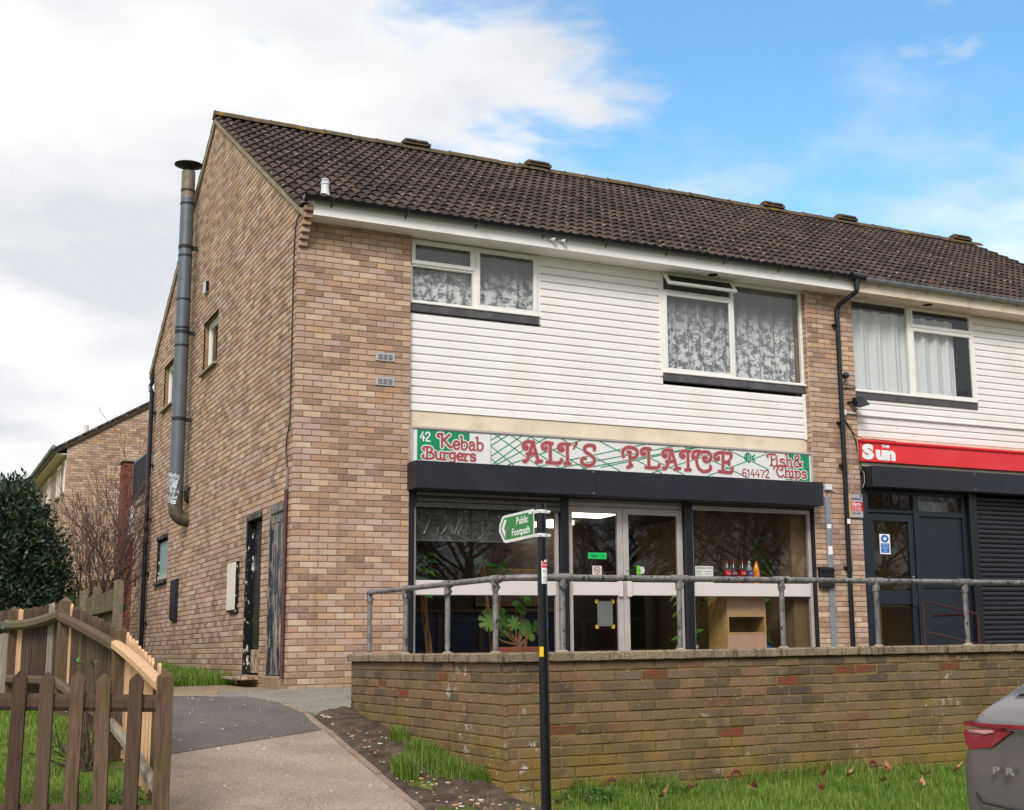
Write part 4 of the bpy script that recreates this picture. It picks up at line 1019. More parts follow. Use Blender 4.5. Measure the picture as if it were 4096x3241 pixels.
fl = bx('fanlight', M['anthracite'], 8.672, 9.575, .0605, .1395, 2.66, 2.72); pane(8.672, 9.575, 2.42, 2.66, .10, fl, M['shop_glass'])
fl = bx('fanlight', M['anthracite'], 9.675, 10.56, .0605, .1395, 2.66, 2.72); pane(9.675, 10.56, 2.42, 2.66, .10, fl, M['shop_glass']); bx('light_card', M['grey_print'], 9.69, 10.33, .13, .135, 2.43, 2.58, b=.001, parent=fl)
bx('door_panel', M['anthracite'], 9.675, 10.56, .09, .13, 1.29, 2.34); bx('door_panel', M['anthracite'], 9.675, 10.56, .09, .13, .03, 1.255); bx('panel_rail', M['anthracite'], 9.675, 10.56, .07, .13, 1.256, 1.289)
m_ = MB(); m_.box(8.62, 10.8, .16, .3, 2.72, 2.98); m_.build('header', M['black'], shop)
lath_run(10.80, 15.39, [.02+.0745*i for i in range(36)], .06, M['lath_dark'], .0745)
nr = MB(); nr.box(8.62, 10.64, .16, 4, .0, .04); nr.m = 1; nr.box(8.62, 10.64, 3.9, 4, .04, 2.7); nr.box(10.6, 10.64, .2, 4, .04, 2.7); nr.box(8.61, 8.64, .2, 4, .04, 2.7); nr.box(8.62, 10.64, .2, 4, 2.68, 2.75); nr.m = 2; nr.box(9.6, 9.64, 1.0, 1.06, .04, 2.7); nr.build('newsagent_interior', [M['floor_shop'], M['room_tan'], M['wood']], shop)
m_ = MB(); m_.box(8.95, 9.35, 2.2, 3.2, 2.655, 2.679); m_.build('ceiling_light_panel', M['lamp'], shop)

# ------------------------------------------------------------------ rear parts of the building: walkway wing, pier, balcony
wg = thing('rear_wing', 'low brick rear wing with stone coping and black balcony railing behind the gable', 'rear wing', (.2, 11, 0))
m_ = MB(); m_.box(.006, 6, BY1, 11.85, -.3, 3.33); m_.build('wall', M['mortar'], wg)
lay_bricks([dict(u0=0, u1=1.65, z0=-.1, z1=3.33, P=lambda u, n, z: (n, 11.85-u, z), rot=-math.pi/2, phase=0, foresh=.3)], wg, M['brick'], 'brickwork', 5, topn=150)
for i in range(2):
    m_ = MB(); m_.bbox(-.04, .26, 10.22+i*.82, 11.03+i*.83, 3.33, 3.42, .008); m_.build('coping', M['concrete'], wg)
rl = MB(); rl.box(-.01, .03, 10.25, 12.2, 4.24, 4.28); rl.box(-.005, .025, 10.25, 12.2, 3.46, 3.49); rl.box(-.01, .03, 12.16, 12.2, 3.42, 4.28); rlo = rl.build('balcony_railing', M['gutter'], wg)
for i in range(20):
    m_ = MB(); m_.box(.0, .02, 10.3+i*.095, 10.32+i*.095, 3.49, 4.24); m_.build('baluster', M['gutter'], rlo)
m_ = MB(); m_.bbox(-.06, .0, 11.78, 12.25, 2.70, 3.36, .006); m_.build('fascia_panel', M['flake'], wg)
m_ = MB(); m_.box(.25, 6, 11.85, 12.6, 3.2, 3.4); m_.build('walkway_slab', M['concrete'], wg)
m_ = MB(); m_.box(-.003, .0, 11.30, 11.52, 1.75, 1.98)
for i in range(5): m_.box(-.008, -.003, 11.31, 11.51, 1.765+.043*i, 1.79+.043*i)
m_.build('air_brick', M['red_brick'], wg)
rp = thing('red_brick_pier', 'tall red brick pier with stone cap behind the balcony railing', 'brick pier', (.2, 13.2, 0))
m_ = MB(); m_.box(-.079, .42, 13.006, 13.5, 0, 4.40); m_.build('core', M['mortar'], rp)
lay_bricks([dict(u0=0, u1=.505, z0=0, z1=4.4, P=lambda u, n, z: (-.085+u, 13.0+n, z), rot=0, phase=0), dict(u0=0, u1=.5, z0=0, z1=4.4, P=lambda u, n, z: (-.085+n, 13.5-u, z), rot=-math.pi/2, phase=1, foresh=.2)], rp, M['red_brick'], 'brickwork', 9, topn=180)
m_ = MB(); m_.bbox(-.13, .47, 12.955, 13.55, 4.40, 4.475, .012); m_.build('cap', M['concrete'], rp)
# rear downpipe at the back corner of the gable
dp = MB(); dp.tube([(-.07, 9.98, 5.62), (-.07, 9.98, 5.50), (-.10, 10.02, 5.42), (-.075, 9.92, 5.30)], .04, 10); dp.tube([(-.075, 9.92, 5.31), (-.075, 9.92, .0)], .042, 12); dpo = dp.build('downpipe', M['gutter'], shop, smooth=True)
m_ = MB(); m_.tube([(-.105, 10.03, 5.43), (-.09, 9.96, 5.33)], .041, 10); m_.build('foil_wrap', M['foil'], dpo, smooth=True)
for z in (4.9, 3.9, 2.9, 1.9, 1.0):
    m_ = MB(); m_.box(-.05, 0, 9.83, 10.0, z, z+.03); m_.build('pipe_clip', M['gutter'], dpo)

# ------------------------------------------------------------------ things fixed to the gable
fl = thing('flue_pipe', 'tall grey metal extraction flue with black cowl running up the brick gable', 'flue', (-.2, 6.36, 2.57))
FX, FYY = -.20, 6.36
def ft(z0, z1, r, mt, nm, n=22): m_ = MB(); m_.tube([(FX, FYY, z0), (FX, FYY, z1)], r, n); return m_.build(nm, mt, fl, smooth=True)
segs = [3.02, 4.35, 5.42, 6.2, 7.10, 7.95]
for i, (a, b) in enumerate(zip(segs[:-1], segs[1:])): ft(a, b, .113-.0008*i, M['flue'], 'flue_section')
ft(7.95, 8.42, .110, M['flue_rust'], 'flue_section')
for z in (5.42, 5.72, 6.2, 6.95, 7.10, 7.85, 8.08): ft(z-.016, z+.016, .1165, M['flue_cap'], 'band')
m_ = MB(); pts = [(FX, FYY, 3.03)]+[(FX+.19*(1-math.cos(math.radians(a))), FYY, 2.76-.19*math.sin(math.radians(a))) for a in range(0, 91, 11)]+[(.01, FYY, 2.57)]
m_.tube(pts, .112, 20); m_.build('elbow', M['flue_elbow'], fl, smooth=30)
m_ = MB()
for i in range(60):
    z = 2.78+.50*((i*7) % 60)/60; a = math.radians(150+((i*37) % 120)); r_ = .1155+random.uniform(0, .006); h = .05; da = .32
    m_.face([(FX+r_*math.cos(a-da), FYY+r_*math.sin(a-da), z), (FX+r_*math.cos(a+da), FYY+r_*math.sin(a+da), z+random.uniform(-.01, .01)), (FX+r_*math.cos(a+da), FYY+r_*math.sin(a+da), z+h), (FX+r_*math.cos(a-da), FYY+r_*math.sin(a-da), z+h)])
m_.build('foil_tape', M['foil'], fl)
m_ = MB(); m_.tube([(FX, FYY, 2.93), (FX, FYY, 3.0)], .1165, 20); m_.build('foil_band', M['lath'], fl, smooth=True)
m_ = MB(); m_.lathe((FX, FYY, 8.50), [(.0, -.02), (.08, -.012), (.20, .02), (.235, .035), (.235, .045), (.12, .075), (.0, .09)], 26); cw = m_.build('cowl', M['flue_cap'], fl, smooth=True)
m_ = MB()
for a in (20, 140, 260): t = math.radians(a); m_.tube([(FX+.1*math.cos(t), FYY+.1*math.sin(t), 8.38), (FX+.1*math.cos(t), FYY+.1*math.sin(t), 8.52)], .006, 5)
m_.lathe((FX, FYY, 8.42), [(.085, 0), (.06, .03), (.055, .08)], 14); m_.build('cowl_stay', M['flue_cap'], cw)
for z in (7.10, 5.65, 4.20):
    m_ = MB(); m_.box(-.10, 0, FYY-.03, FYY+.03, z-.03, z+.03); m_.tube([(FX, FYY, z-.03), (FX, FYY, z+.03)], .117, 20); m_.build('bracket', M['flue_cap'], fl, smooth=30)
m_ = MB(); m_.tube([(-.02, 6.3, 3.1), (-.06, 6.28, 3.02), (-.05, 6.3, 2.9), (-.01, 6.33, 2.86)], .035, 8); m_.build('old_flashing', M['flue_cap'], fl)
def meter(y0, y1, z0, z1, face, side, nm, lab):
    t = thing(nm, lab, 'meter box', (0, (y0+y1)/2, z0))
    m_ = MB(); m_.bbox(-.042, 0, y0, y1, z0, z1, .004); m_.build('casing', side, t)
    m_ = MB(); m_.prism([(-.046, z0+.012), (-.046, z1-.01), (-.02, z1+.012), (-.042, z1-.014), (-.042, z0+.012)][::-1], 'y', y0+.015, y1-.01)
    m_.mesh_([], []); m_.build('cover', face, t)
def meter2(y0, y1, z0, z1, face, side, lab):
    t = thing('meter_box', lab, 'meter box', (0, (y0+y1)/2, z0))
    m_ = MB(); m_.bbox(-.045, 0, y0, y1, z0, z1, .004); m_.build('casing', side, t)
    m_ = MB(); m_.bbox(-.056, -.044, y0+.012, y1-.006, z0+.03, z1-.012, .004); m_.build('cover', face, t)
meter2(2.60, 3.10, .99, 1.67, M['cream_box'], M['peel_black'], 'cream meter box with peeling black edge on the brick gable')
meter2(6.91, 7.36, .99, 1.66, M['shutter_box'], M['shutter_box'], 'dark blue grey meter box low on the brick gable')
cp = thing('corner_conduit', 'brown conduit and thin black cable running down the brick corner', 'conduit', (0, .18, .15))
m_ = MB(); m_.tube([(-.025, .18, .14), (-.025, .18, 2.36)], .024, 10); m_.build('brown_pipe', M['brown_pipe'], cp, smooth=True)
m_ = MB(); m_.bbox(-.03, 0, .165, .2, 2.36, 2.62, .004); m_.build('grey_trunking', M['grey_trunk'], cp)
m_ = MB(); m_.tube([(-.02, .18, 2.62), (-.02, .26, 2.85), (-.015, .25, 3.0), (-.012, .14, 3.15), (-.012, .14, 4.0), (-.012, .15, 5.0), (-.012, .14, 5.35), (-.015, .10, 5.55), (-.02, .0, 5.68), (-.01, -.2, 5.74)], .008, 6); m_.build('cable', M['cable'], cp)
# ------------------------------------------------------------------ lettering drawn with strokes
def ribbon(mb, pts, w, T, m=None, n=None):
    """flat rounded stroke; T maps (u,v) to a point"""
    P = [np.array(p, float) for p in pts]; L = len(P); ws = w if isinstance(w, (list, tuple)) else [w]*L
    lf, rt = [], []
    for i in range(L):
        d = P[min(i+1, L-1)]-P[max(i-1, 0)]; d = d/(np.linalg.norm(d)+1e-9); nn = np.array([-d[1], d[0]])*ws[i]/2
        lf.append(P[i]+nn); rt.append(P[i]-nn)
    global RIB
    RIB = (RIB+1) % 11; D = lambda p, e: (lambda q: (q[0], q[1]-.00005*RIB-e, q[2]))(T(*p))
    for i in range(L-1): e = .00002*(i % 2); mb.face([D(lf[i], e), D(rt[i], e), D(rt[i+1], e), D(lf[i+1], e)], m)
    for i, j in ((0, 1), (L-1, L-2)):
        r = ws[i]/2; a = math.atan2(*(P[i]-P[j])[::-1])-math.pi/2
        mb.face([D((P[i][0]+r*math.cos(a+math.pi*k/7), P[i][1]+r*math.sin(a+math.pi*k/7)), 0) for k in range(8)], m)
RIB = 0
def curl(cx, cy, r, a0, a1): return arc(cx, cy, r, a0, a1, 12)
GL = {
 'A': [[(.04,.06),(.12,.03),(.2,.12),(.30,.40),(.46,1.0)], [(.46,1.0),(.60,.45),(.70,.06)], [(.60,.02),(.84,.10)], [(.20,.40),(.62,.44)], [(.50,.98),(.34,1.0),(.20,.99),(.08,.92),(.03,.80),(.06,.68),(.15,.64),(.21,.70),(.18,.76)]],
 'L': [[(.36,.98),(.36,.08)], [(.44,.98),(.22,1.0),(.08,.93),(.03,.80),(.09,.68),(.18,.70),(.19,.77)], [(.22,.05),(.66,.04),(.80,.12),(.82,.22)]],
 'I': [[(.40,.96),(.40,.06)], [(.50,1.0),(.26,1.0),(.10,.95),(.03,.82),(.07,.70),(.16,.66),(.22,.73),(.18,.79)], [(.28,.03),(.50,.05)]],
 'S': [[(.62,.80),(.63,.96),(.42,1.0),(.22,.93),(.16,.78),(.26,.64),(.46,.52),(.60,.38),(.60,.20),(.46,.05),(.24,.02),(.07,.10),(.03,.25),(.10,.36),(.20,.36)]],
 'P': [[(.36,.74),(.36,.06)], [(.24,.0),(.44,.10)], [(.07,.52),(.03,.66),(.06,.84),(.22,.98),(.46,1.0),(.66,.90),(.70,.70),(.60,.52),(.44,.47),(.36,.50)], [(.26,.76),(.38,.76)]],
 'C': [[(.30,.86),(.20,.60),(.24,.26),(.40,.05),(.62,.03),(.80,.16),(.80,.30)], [(.05,.80),(.02,.70),(.10,.64),(.17,.70)], [(.03,.78),(.10,.95),(.30,1.0),(.42,.96),(.60,.99),(.78,.94),(.84,.78),(.80,.60),(.66,.50),(.54,.55),(.50,.66),(.56,.74),(.64,.70)]],
 'E': [[(.40,.94),(.36,.06)], [(.72,.74),(.74,.96),(.40,.98),(.20,.96),(.06,.86),(.03,.72),(.10,.62),(.20,.66),(.20,.74)], [(.38,.52),(.64,.52)], [(.64,.42),(.64,.62)], [(.20,.05),(.70,.03),(.78,.26)]],
}
def word(mb, items, z, h, T, w, m=None):
    for ch, x, sc in items:
        for st in GL[ch]:
            if len(st) > 2:      # smooth the polyline
                q = [np.array(st[0], float)]
                for i in range(len(st)-1):
                    p0, p1, p2, p3 = (np.array(st[max(0, min(len(st)-1, i+d))], float) for d in (-1, 0, 1, 2))
                    for t in (.25, .5, .75, 1): q.append(.5*((2*p1)+(-p0+p2)*t+(2*p0-5*p1+4*p2-p3)*t*t+(-p0+3*p1-3*p2+p3)*t**3))
                st = q
            ribbon(mb, [(x+p[0]*h*sc, z+p[1]*h) for p in st], w, T, m)
# ------------------------------------------------------------------ chip shop sign
SY = -.10
sg = thing('shop_sign', 'long white and green chip shop sign with pink lettering above the black shutter box', 'shop sign', (4.5, SY, 2.74))
m_ = MB(); m_.bbox(1.44, 7.585, SY, .10, 2.735, 2.757, .004); m_.bbox(1.44, 7.585, SY-.006, .10, 3.155, 3.185, .004); m_.bbox(1.44, 1.465, SY, .10, 2.757, 3.155, .004); m_.bbox(7.555, 7.585, SY, .10, 2.757, 3.155, .004); m_.build('frame', M['alu'], sg)
m_ = MB(); m_.box(1.465, 7.555, SY+.014, .08, 2.757, 3.155, skip='k'); m_.build('face', M['signwhite'], sg)
PYL = SY+.012
T0 = lambda d: (lambda u, v: (u, PYL-d, v))
B0, B1 = 2.765, 3.145
m_ = MB(); T = T0(0)
m_.face([T(1.52, B0), T(2.0, B0+.012), T(2.0, B0+.19), T(2.22, B0+.19), T(2.22, B1), T(1.52, B1)])
m_.build('green_panel', M['signgreen'], sg)
m_ = MB(); m_.face([T(7.10, B1), T(7.10, B0+.001), T(7.53, B0), T(7.53, B1)]); m_.build('green_panel', M['signgreen'], sg)
# fishing net: diagonal lines clipped to the middle panel
def clipseg(a, b, x0, x1, z0, z1):
    t0, t1 = 0.0, 1.0; d = (b[0]-a[0], b[1]-a[1])
    for p, q in ((-d[0], a[0]-x0), (d[0], x1-a[0]), (-d[1], a[1]-z0), (d[1], z1-a[1])):
        if abs(p) < 1e-9:
            if q < 0: return None
        else:
            r = q/p
            if p < 0: t0 = max(t0, r)
            else: t1 = min(t1, r)
    return None if t0 >= t1 else ((a[0]+t0*d[0], a[1]+t0*d[1]), (a[0]+t1*d[0], a[1]+t1*d[1]))
nt = MB(); NX0, NX1 = 2.515, 6.80
dn = [(2.48,2.56,.85),(2.48,2.70,.85),(2.48,2.86,.82),(2.50,3.0,.72),(2.50,3.19,.62),(2.70,3.20,.56),(2.95,3.20,.47),(3.35,3.22,.44),(3.9,3.22,.40),(4.5,3.10,.38),(5.0,3.30,.37),(5.7,3.30,.36),(6.35,3.32,.42)]
up = [(2.48,2.72,.72),(2.48,2.84,.66),(2.48,2.98,.62),(2.40,3.0,.60),(2.45,2.68,.55),(2.6,2.71,.36),(3.0,2.72,.24),(3.3,2.72,.22),(4.1,2.80,.23),(3.7,2.74,.22),(4.75,2.72,.32),(5.6,2.70,.36)]
for x, z, s_ in dn:
    c = clipseg((x, z), (x+2.6, z-2.6*s_), NX0, NX1, B0, B1)
    if c: ribbon(nt, c, .0125, T0(.0005))
for x, z, s_ in up:
    c = clipseg((x, z), (x+2.6, z+2.6*s_), NX0, NX1, B0, B1)
    if c: ribbon(nt, c, .0125, T0(.0006))
m_ = MB(); m_.box(2.508, 2.514, PYL-.001, PYL, B0, B1); m_.build('panel_joint', M['grey_print'], sg)
nt.build('net_lines', M['signgreen'], sg)
TITLE = [('A',3.21,.95),('L',3.67,.93),('I',4.0,.9),('S',4.44,.92),('P',5.07,1.1),('L',5.49,.93),('A',5.83,.98),('I',6.16,.9)]
# letters sit on a gently falling line, sized as on the sign
LT = [('A',2.955,2.81,.27,1.18),('L',3.225,2.81,.27,1.30),('I',3.46,2.81,.27,1.3),('S',3.80,2.805,.28,1.15),('P',4.42,2.82,.27,1.25),('L',4.705,2.82,.27,1.32),('A',5.045,2.82,.27,1.22),('I',5.325,2.82,.27,1.24),('C',5.525,2.815,.285,1.30),('E',5.885,2.82,.285,1.36)]
for nm, w_, d_, mt in (('letter_edge', .060, .0014, M['signpink_edge']), ('letter', .043, .0024, M['signpink'])):
    for ch, x, z, h, sc in LT:
        mb = MB(); word(mb, [(ch, x, sc)], z, h, T0(d_), w_ if not (nm == 'letter_outline') else w_*.8); mb.build(nm, mt, sg)
mb = MB(); ribbon(mb, [(3.735, 3.10), (3.69, 3.02)], [.045, .02], T0(.0026)); mb.build('letter', M['signpink'], sg)
GS = {
 'K': [[(.12,.0),(.12,1)], [(.14,1),(-.06,.99),(-.14,.86),(-.06,.76)], [(.54,.98),(.14,.46)], [(.24,.56),(.56,.04),(.66,.06)]],
 'e': [[(.06,.32),(.42,.34),(.40,.52),(.24,.62),(.08,.52),(.03,.30),(.10,.08),(.26,0),(.42,.1)]],
 'b': [[(.08,1.0),(.08,.04)], [(.08,.45),(.24,.60),(.42,.5),(.45,.28),(.36,.05),(.2,0),(.08,.1)], [(-.02,.98),(.06,1.0)]],
 'a': [[(.06,.50),(.2,.62),(.36,.55),(.38,.40),(.38,.06),(.48,.0)], [(.38,.36),(.18,.36),(.05,.2),(.1,.04),(.24,.0),(.38,.12)]],
 'B': [[(.16,1),(.16,0)], [(.16,1),(-.04,.98),(-.12,.82),(-.04,.70)], [(.14,1),(.36,1),(.5,.85),(.42,.6),(.18,.53)], [(.3,.54),(.58,.42),(.58,.12),(.36,0),(.06,0),(-.10,.06),(-.16,.22),(-.08,.30)]],
 'u': [[(-.02,.6),(.06,.6),(.06,.15),(.18,0),(.34,.06),(.38,.2)], [(.38,.6),(.38,.04),(.48,0)]],
 'r': [[(-.02,.6),(.08,.6),(.08,0)], [(.08,.38),(.2,.58),(.36,.57)], [(-.02,0),(.20,0)]],
 'g': [[(.4,.55),(.22,.62),(.06,.5),(.06,.24),(.2,.12),(.38,.22)], [(.4,.62),(.4,-.06),(.28,-.2),(.08,-.16)]],
 's': [[(.36,.52),(.2,.62),(.06,.52),(.1,.36),(.32,.27),(.38,.12),(.22,0),(.04,.08)]],
 'F': [[(.22,.95),(.22,0)], [(.50,.90),(.48,.98),(.2,.97),(.02,.95),(-.1,.82),(-.04,.70)], [(.22,.50),(.40,.50)], [(.14,0),(.30,0)]],
 'i': [[(-.02,.6),(.08,.6),(.08,0)], [(-.02,0),(.20,0)], [(.08,.83),(.085,.84)]],
 'h': [[(-.02,1),(.08,1),(.08,0)], [(.08,.4),(.22,.6),(.38,.52),(.40,.0)], [(.32,0),(.50,0)], [(-.02,0),(.18,0)]],
 '&': [[(.64,.02),(.16,.72),(.18,.92),(.32,.98),(.44,.86),(.36,.68),(.1,.44),(.04,.2),(.18,.02),(.4,.04),(.58,.3),(.64,.44)]],
 'C': [[(.36,.86),(.22,.60),(.26,.26),(.42,.04),(.62,.04),(.74,.2)], [(.02,.70),(.0,.86),(.12,1.0),(.34,.97),(.56,1.0),(.72,.86),(.64,.62),(.5,.68)]],
 'p': [[(-.02,.6),(.08,.6),(.08,-.26)], [(.08,.45),(.24,.62),(.42,.5),(.44,.25),(.32,.03),(.18,0),(.08,.1)]],
 '4': [[(.3,1),(.02,.34),(.46,.34)], [(.34,.6),(.34,0)]], '2': [[(.04,.75),(.1,.95),(.28,1),(.42,.85),(.36,.6),(.04,.03),(.46,.03)]],
 '6': [[(.4,.92),(.24,1),(.08,.75),(.04,.35),(.12,.05),(.3,0),(.42,.15),(.42,.38),(.28,.52),(.08,.4)]], '1': [[(.06,.8),(.2,1),(.2,0)]], '7': [[(.03,.97),(.44,.97),(.18,0)]],
}
ADV = dict(K=.68, e=.52, b=.56, a=.54, B=.72, u=.54, r=.42, g=.54, s=.47, F=.54, i=.28, h=.56, C=.86, p=.56)
ADV.update({'&': .7, '4': .54, '2': .54, '6': .52, '1': .36, '7': .52})
def sgt(body, x0, x1, z, h, w, ol=.03, mt='signpink'):
    k = (x1-x0)/sum(ADV[c] for c in body)/h; x = x0; w0 = w
    for ch in body:
        for nm, ww, dd, m2 in ((('letter_outline', w+ol, .0012, 'signwhite'), ('letter_edge', w+.008, .002, 'signpink_edge'), ('letter', w, .0028, mt)) if ol else (('letter', w, .0028, mt),)):
            mb = MB()
            for st in GS[ch]:
                if len(st) > 2:
                    q = [np.array(st[0], float)]
                    for i in range(len(st)-1):
                        p0, p1, p2, p3 = (np.array(st[max(0, min(len(st)-1, i+d))], float) for d in (-1, 0, 1, 2))
                        if ch in '471r' : q.append(p2); continue
                        for t in (.34, .67, 1): q.append(.5*((2*p1)+(-p0+p2)*t+(2*p0-5*p1+4*p2-p3)*t*t+(-p0+3*p1-3*p2+p3)*t**3))
                    st = q
                ribbon(mb, [(x+p[0]*h*k, z+p[1]*h) for p in st], ww, T0(dd))
            mb.build(nm, M[m2], sg)
        x += ADV[ch]*h*k
sgt('42', 1.555, 1.70, 3.005, .11, .017, 0, 'white_print')
sgt('K', 1.82, 1.98, 2.94, .165, .030); sgt('ebab', 1.995, 2.42, 2.925, .165, .024); sgt('Burgers', 1.62, 2.315, 2.785, .145, .025)
sgt('614472', 6.35, 6.825, 2.785, .105, .016, .0)
sgt('Fish&', 6.81, 7.41, 2.965, .165, .024); sgt('Chips', 6.90, 7.485, 2.805, .155, .024)
fs = MB(); T = T0(.0020)
fs.face([T(6.465+.075*math.cos(t)*1.0, 3.055+.062*math.sin(t)) for t in [2*math.pi*k/18 for k in range(18)]])
for q in ([(6.520,3.070),(6.570,3.110),(6.585,3.095),(6.555,3.060)], [(6.520,3.040),(6.570,3.000),(6.585,3.020),(6.555,3.055)], [(6.430,3.100),(6.440,3.135),(6.480,3.125),(6.490,3.100)], [(6.450,3.000),(6.460,2.975),(6.490,2.985),(6.480,3.010)], [(6.410,3.090),(6.420,3.120),(6.440,3.110)]): fs.face([T(*p) for p in q])
fs.build('fish_emblem', M['signgreen'], sg)
fe = MB(); T = T0(.0026)
for x in (6.45, 6.48, 6.51): ribbon(fe, [(x, 3.11), (x+.012, 3.055), (x, 3.0)], .006, T)
fe.face([T(6.415+.008*math.cos(k), 3.07+.008*math.sin(k)) for k in range(6)]); fe.build('fish_marking', M['signwhite'], sg)

# ------------------------------------------------------------------ newsagent's red sign
ns = thing('newspaper_sign', 'long red newspaper sign with bold white lettering over the newsagent shopfront', 'shop sign', (10.5, -.08, 3.12))
m_ = MB(); m_.bbox(8.50, 13.2, -.08, .09, 3.115, 3.40, .004); m_.build('face', M['red_sign'], ns)
m_ = MB(); m_.prism([(-.10, 3.40), (-.105, 3.42), (-.09, 3.445), (.09, 3.45), (.09, 3.40)][::-1], 'x', 8.50, 13.2); m_.build('top_roll', M['red_edge'], ns)
text('letter', 'S', (8.535, -.083, 3.165), .285, M['white_print'], ns, bold=.018, sx=1.5); text('letter', 'un', (8.785, -.083, 3.165), .262, M['white_print'], ns, bold=.018, sx=1.42, space=1.0); text('letter', 'THE', (8.90, -.083, 3.34), .058, M['white_print'], ns, bold=.003, sx=1.4)
m_ = MB(); m_.bbox(8.55, 13.2, -.02, .09, 3.05, 3.112, .004); m_.build('backing_strip', M['render'], ns)

# ------------------------------------------------------------------ things on the pier between the shops
al = thing('alarm_sign', 'small red and silver alarm warning sign on the brick pier by the black downpipe', 'alarm sign', (8.39, -.03, 2.27))
m_ = MB(); m_.bbox(8.255, 8.525, -.03, -.02, 2.275, 2.62, .002); m_.build('plate', M['vent'], al)
m_ = MB(); m_.box(8.245, 8.30, -.0335, -.0, 2.272, 2.625); m_.build('edge_strip', M['pine'], al)
m_ = MB(); m_.box(8.302, 8.525, -.032, -.0302, 2.37, 2.505); m_.build('red_band', M['label_red'], al)
text('letter', 'verisure', (8.31, -.033, 2.535), .058, M['black_print'], al, sx=1.0); text('letter', 'Alarm', (8.31, -.033, 2.452), .072, M['white_print'], al, bold=.001); text('letter', 'Images & Audio', (8.31, -.033, 2.428), .026, M['white_print'], al); text('letter', 'on recording', (8.315, -.033, 2.398), .034, M['white_print'], al); text('letter', '24H GUARD RESPONSE', (8.31, -.033, 2.376), .017, M['white_print'], al); text('letter', '0800 158 9999', (8.33, -.033, 2.33), .026, M['black_print'], al)
m_ = MB(); m_.face([(8.47, -.0325, 2.60), (8.49, -.0325, 2.58), (8.515, -.0325, 2.60), (8.50, -.0325, 2.612)]); m_.build('emblem', M['black_print'], al)
lb = thing('letter_box', 'black metal letter box on the brick pier beside the chip shop window', 'letter box', (7.74, -.06, 1.24))
m_ = MB(); m_.bbox(7.66, 7.90, -.085, .0, 1.235, 1.53, .008); m_.build('body', M['black'], lb)
m_ = MB(); m_.prism([(.0, 1.50), (-.105, 1.475), (-.11, 1.49), (.0, 1.545)][::-1], 'x', 7.652, 7.908); m_.build('lid', M['black'], lb)
m_ = MB(); m_.lathe((7.74, -.085, 1.34), [(0, -.012), (.008, -.01), (.01, 0)], 8, axis='y'); m_.build('lock', M['vent'], lb)
m_ = MB()
for a, b in (((7.76, 1.40), (7.84, 1.40)), ((7.76, 1.34), (7.84, 1.34)), ((7.76, 1.40), (7.80, 1.37)), ((7.84, 1.40), (7.80, 1.37)), ((7.68, 1.25), (7.89, 1.25))): m_.tube([(a[0], -.086, a[1]), (b[0], -.086, b[1])], .0025, 4)
m_.build('embossed_mark', M['anthracite'], lb)
wb = thing('junction_box', 'square white junction box beside the shutter box on the brick pier', 'junction box', (7.9, -.03, 2.7))
m_ = MB(); m_.bbox(7.845, 7.965, -.045, 0, 2.66, 2.745, .006); m_.build('box', M['plastic_white'], wb)
m_ = MB(); m_.tube([(7.96, -.012, 2.665), (8.05, -.012, 2.63), (8.30, -.012, 2.62), (8.36, -.012, 2.68), (8.37, -.012, 2.9), (8.34, -.012, 3.4), (8.33, -.012, 3.62), (8.29, -.012, 3.64), (8.27, -.012, 3.56), (8.30, -.012, 3.5), (8.45, -.012, 3.49)], .006, 5); m_.build('cable', M['cable_grey'], wb)
m_ = MB(); m_.tube([(7.885, -.012, 2.665), (7.885, -.012, 2.56)], .004, 5); m_.build('black_cable', M['cable'], wb)
sc = thing('steel_channel', 'galvanised steel channel standing up the brick pier beside the letter box', 'cable channel', (7.885, -.01, 0))
m_ = MB(); m_.bbox(7.838, 7.93, -.03, 0, .0, 2.565, .005); m_.build('channel', M['steel'], sc)
for z, h in ((2.10, .06), (1.72, .12)):
    m_ = MB(); m_.box(7.845, 7.922, -.0325, -.031, z, z+h); m_.build('sticker', M['white_print'], sc)
cm = thing('security_camera', 'white dome security camera on conduit beside the black downpipe', 'security camera', (8.27, -.05, 4.39))
m_ = MB(); m_.lathe((8.255, 0, 4.40), [(.045, -.06), (.05, -.05), (.05, 0)], 16, axis='y'); m_.bbox(8.235, 8.275, -.05, 0, 4.31, 4.37, .006); m_.build('mount', M['plastic_white'], cm, smooth=True)
m_ = MB()
m_.lathe((8.285, -.085, 4.395), [(0, -.052)]+[(.052*math.sin(math.radians(a)), -.052*math.cos(math.radians(a))) for a in range(20, 180, 20)]+[(0, .052)], 16); m_.build('dome', M['lens'], cm, smooth=True)
m_ = MB(); m_.tube([(8.255, -.02, 4.32), (8.255, -.02, 3.88)], .013, 8); m_.bbox(8.215, 8.305, -.045, 0, 3.80, 3.885, .006); m_.tube([(8.30, -.03, 3.84), (8.53, -.03, 3.842), (8.56, .06, 3.842), (12.5, .06, 3.842)], .013, 8); m_.build('conduit', M['plastic_white'], cm, smooth=30)
m_ = MB(); m_.tube([(8.22, -.015, 4.26), (8.28, -.015, 4.22), (8.42, -.015, 4.225), (8.53, -.015, 4.25)], .007, 5); m_.build('cable', M['cable'], cm)
fd = thing('floodlight', 'black floodlight on a bracket beneath the neighbouring upstairs window', 'floodlight', (8.47, -.05, 4.02))
m_ = MB(); m_.tube([(8.36, 0, 4.0), (8.40, -.08, 4.0)], .02, 6); m_.build('bracket', M['black'], fd)
m_ = MB()
vs = [(8.40, -.04, 4.02), (8.42, -.17, 3.95), (8.56, -.22, 4.00), (8.60, -.06, 4.07)]
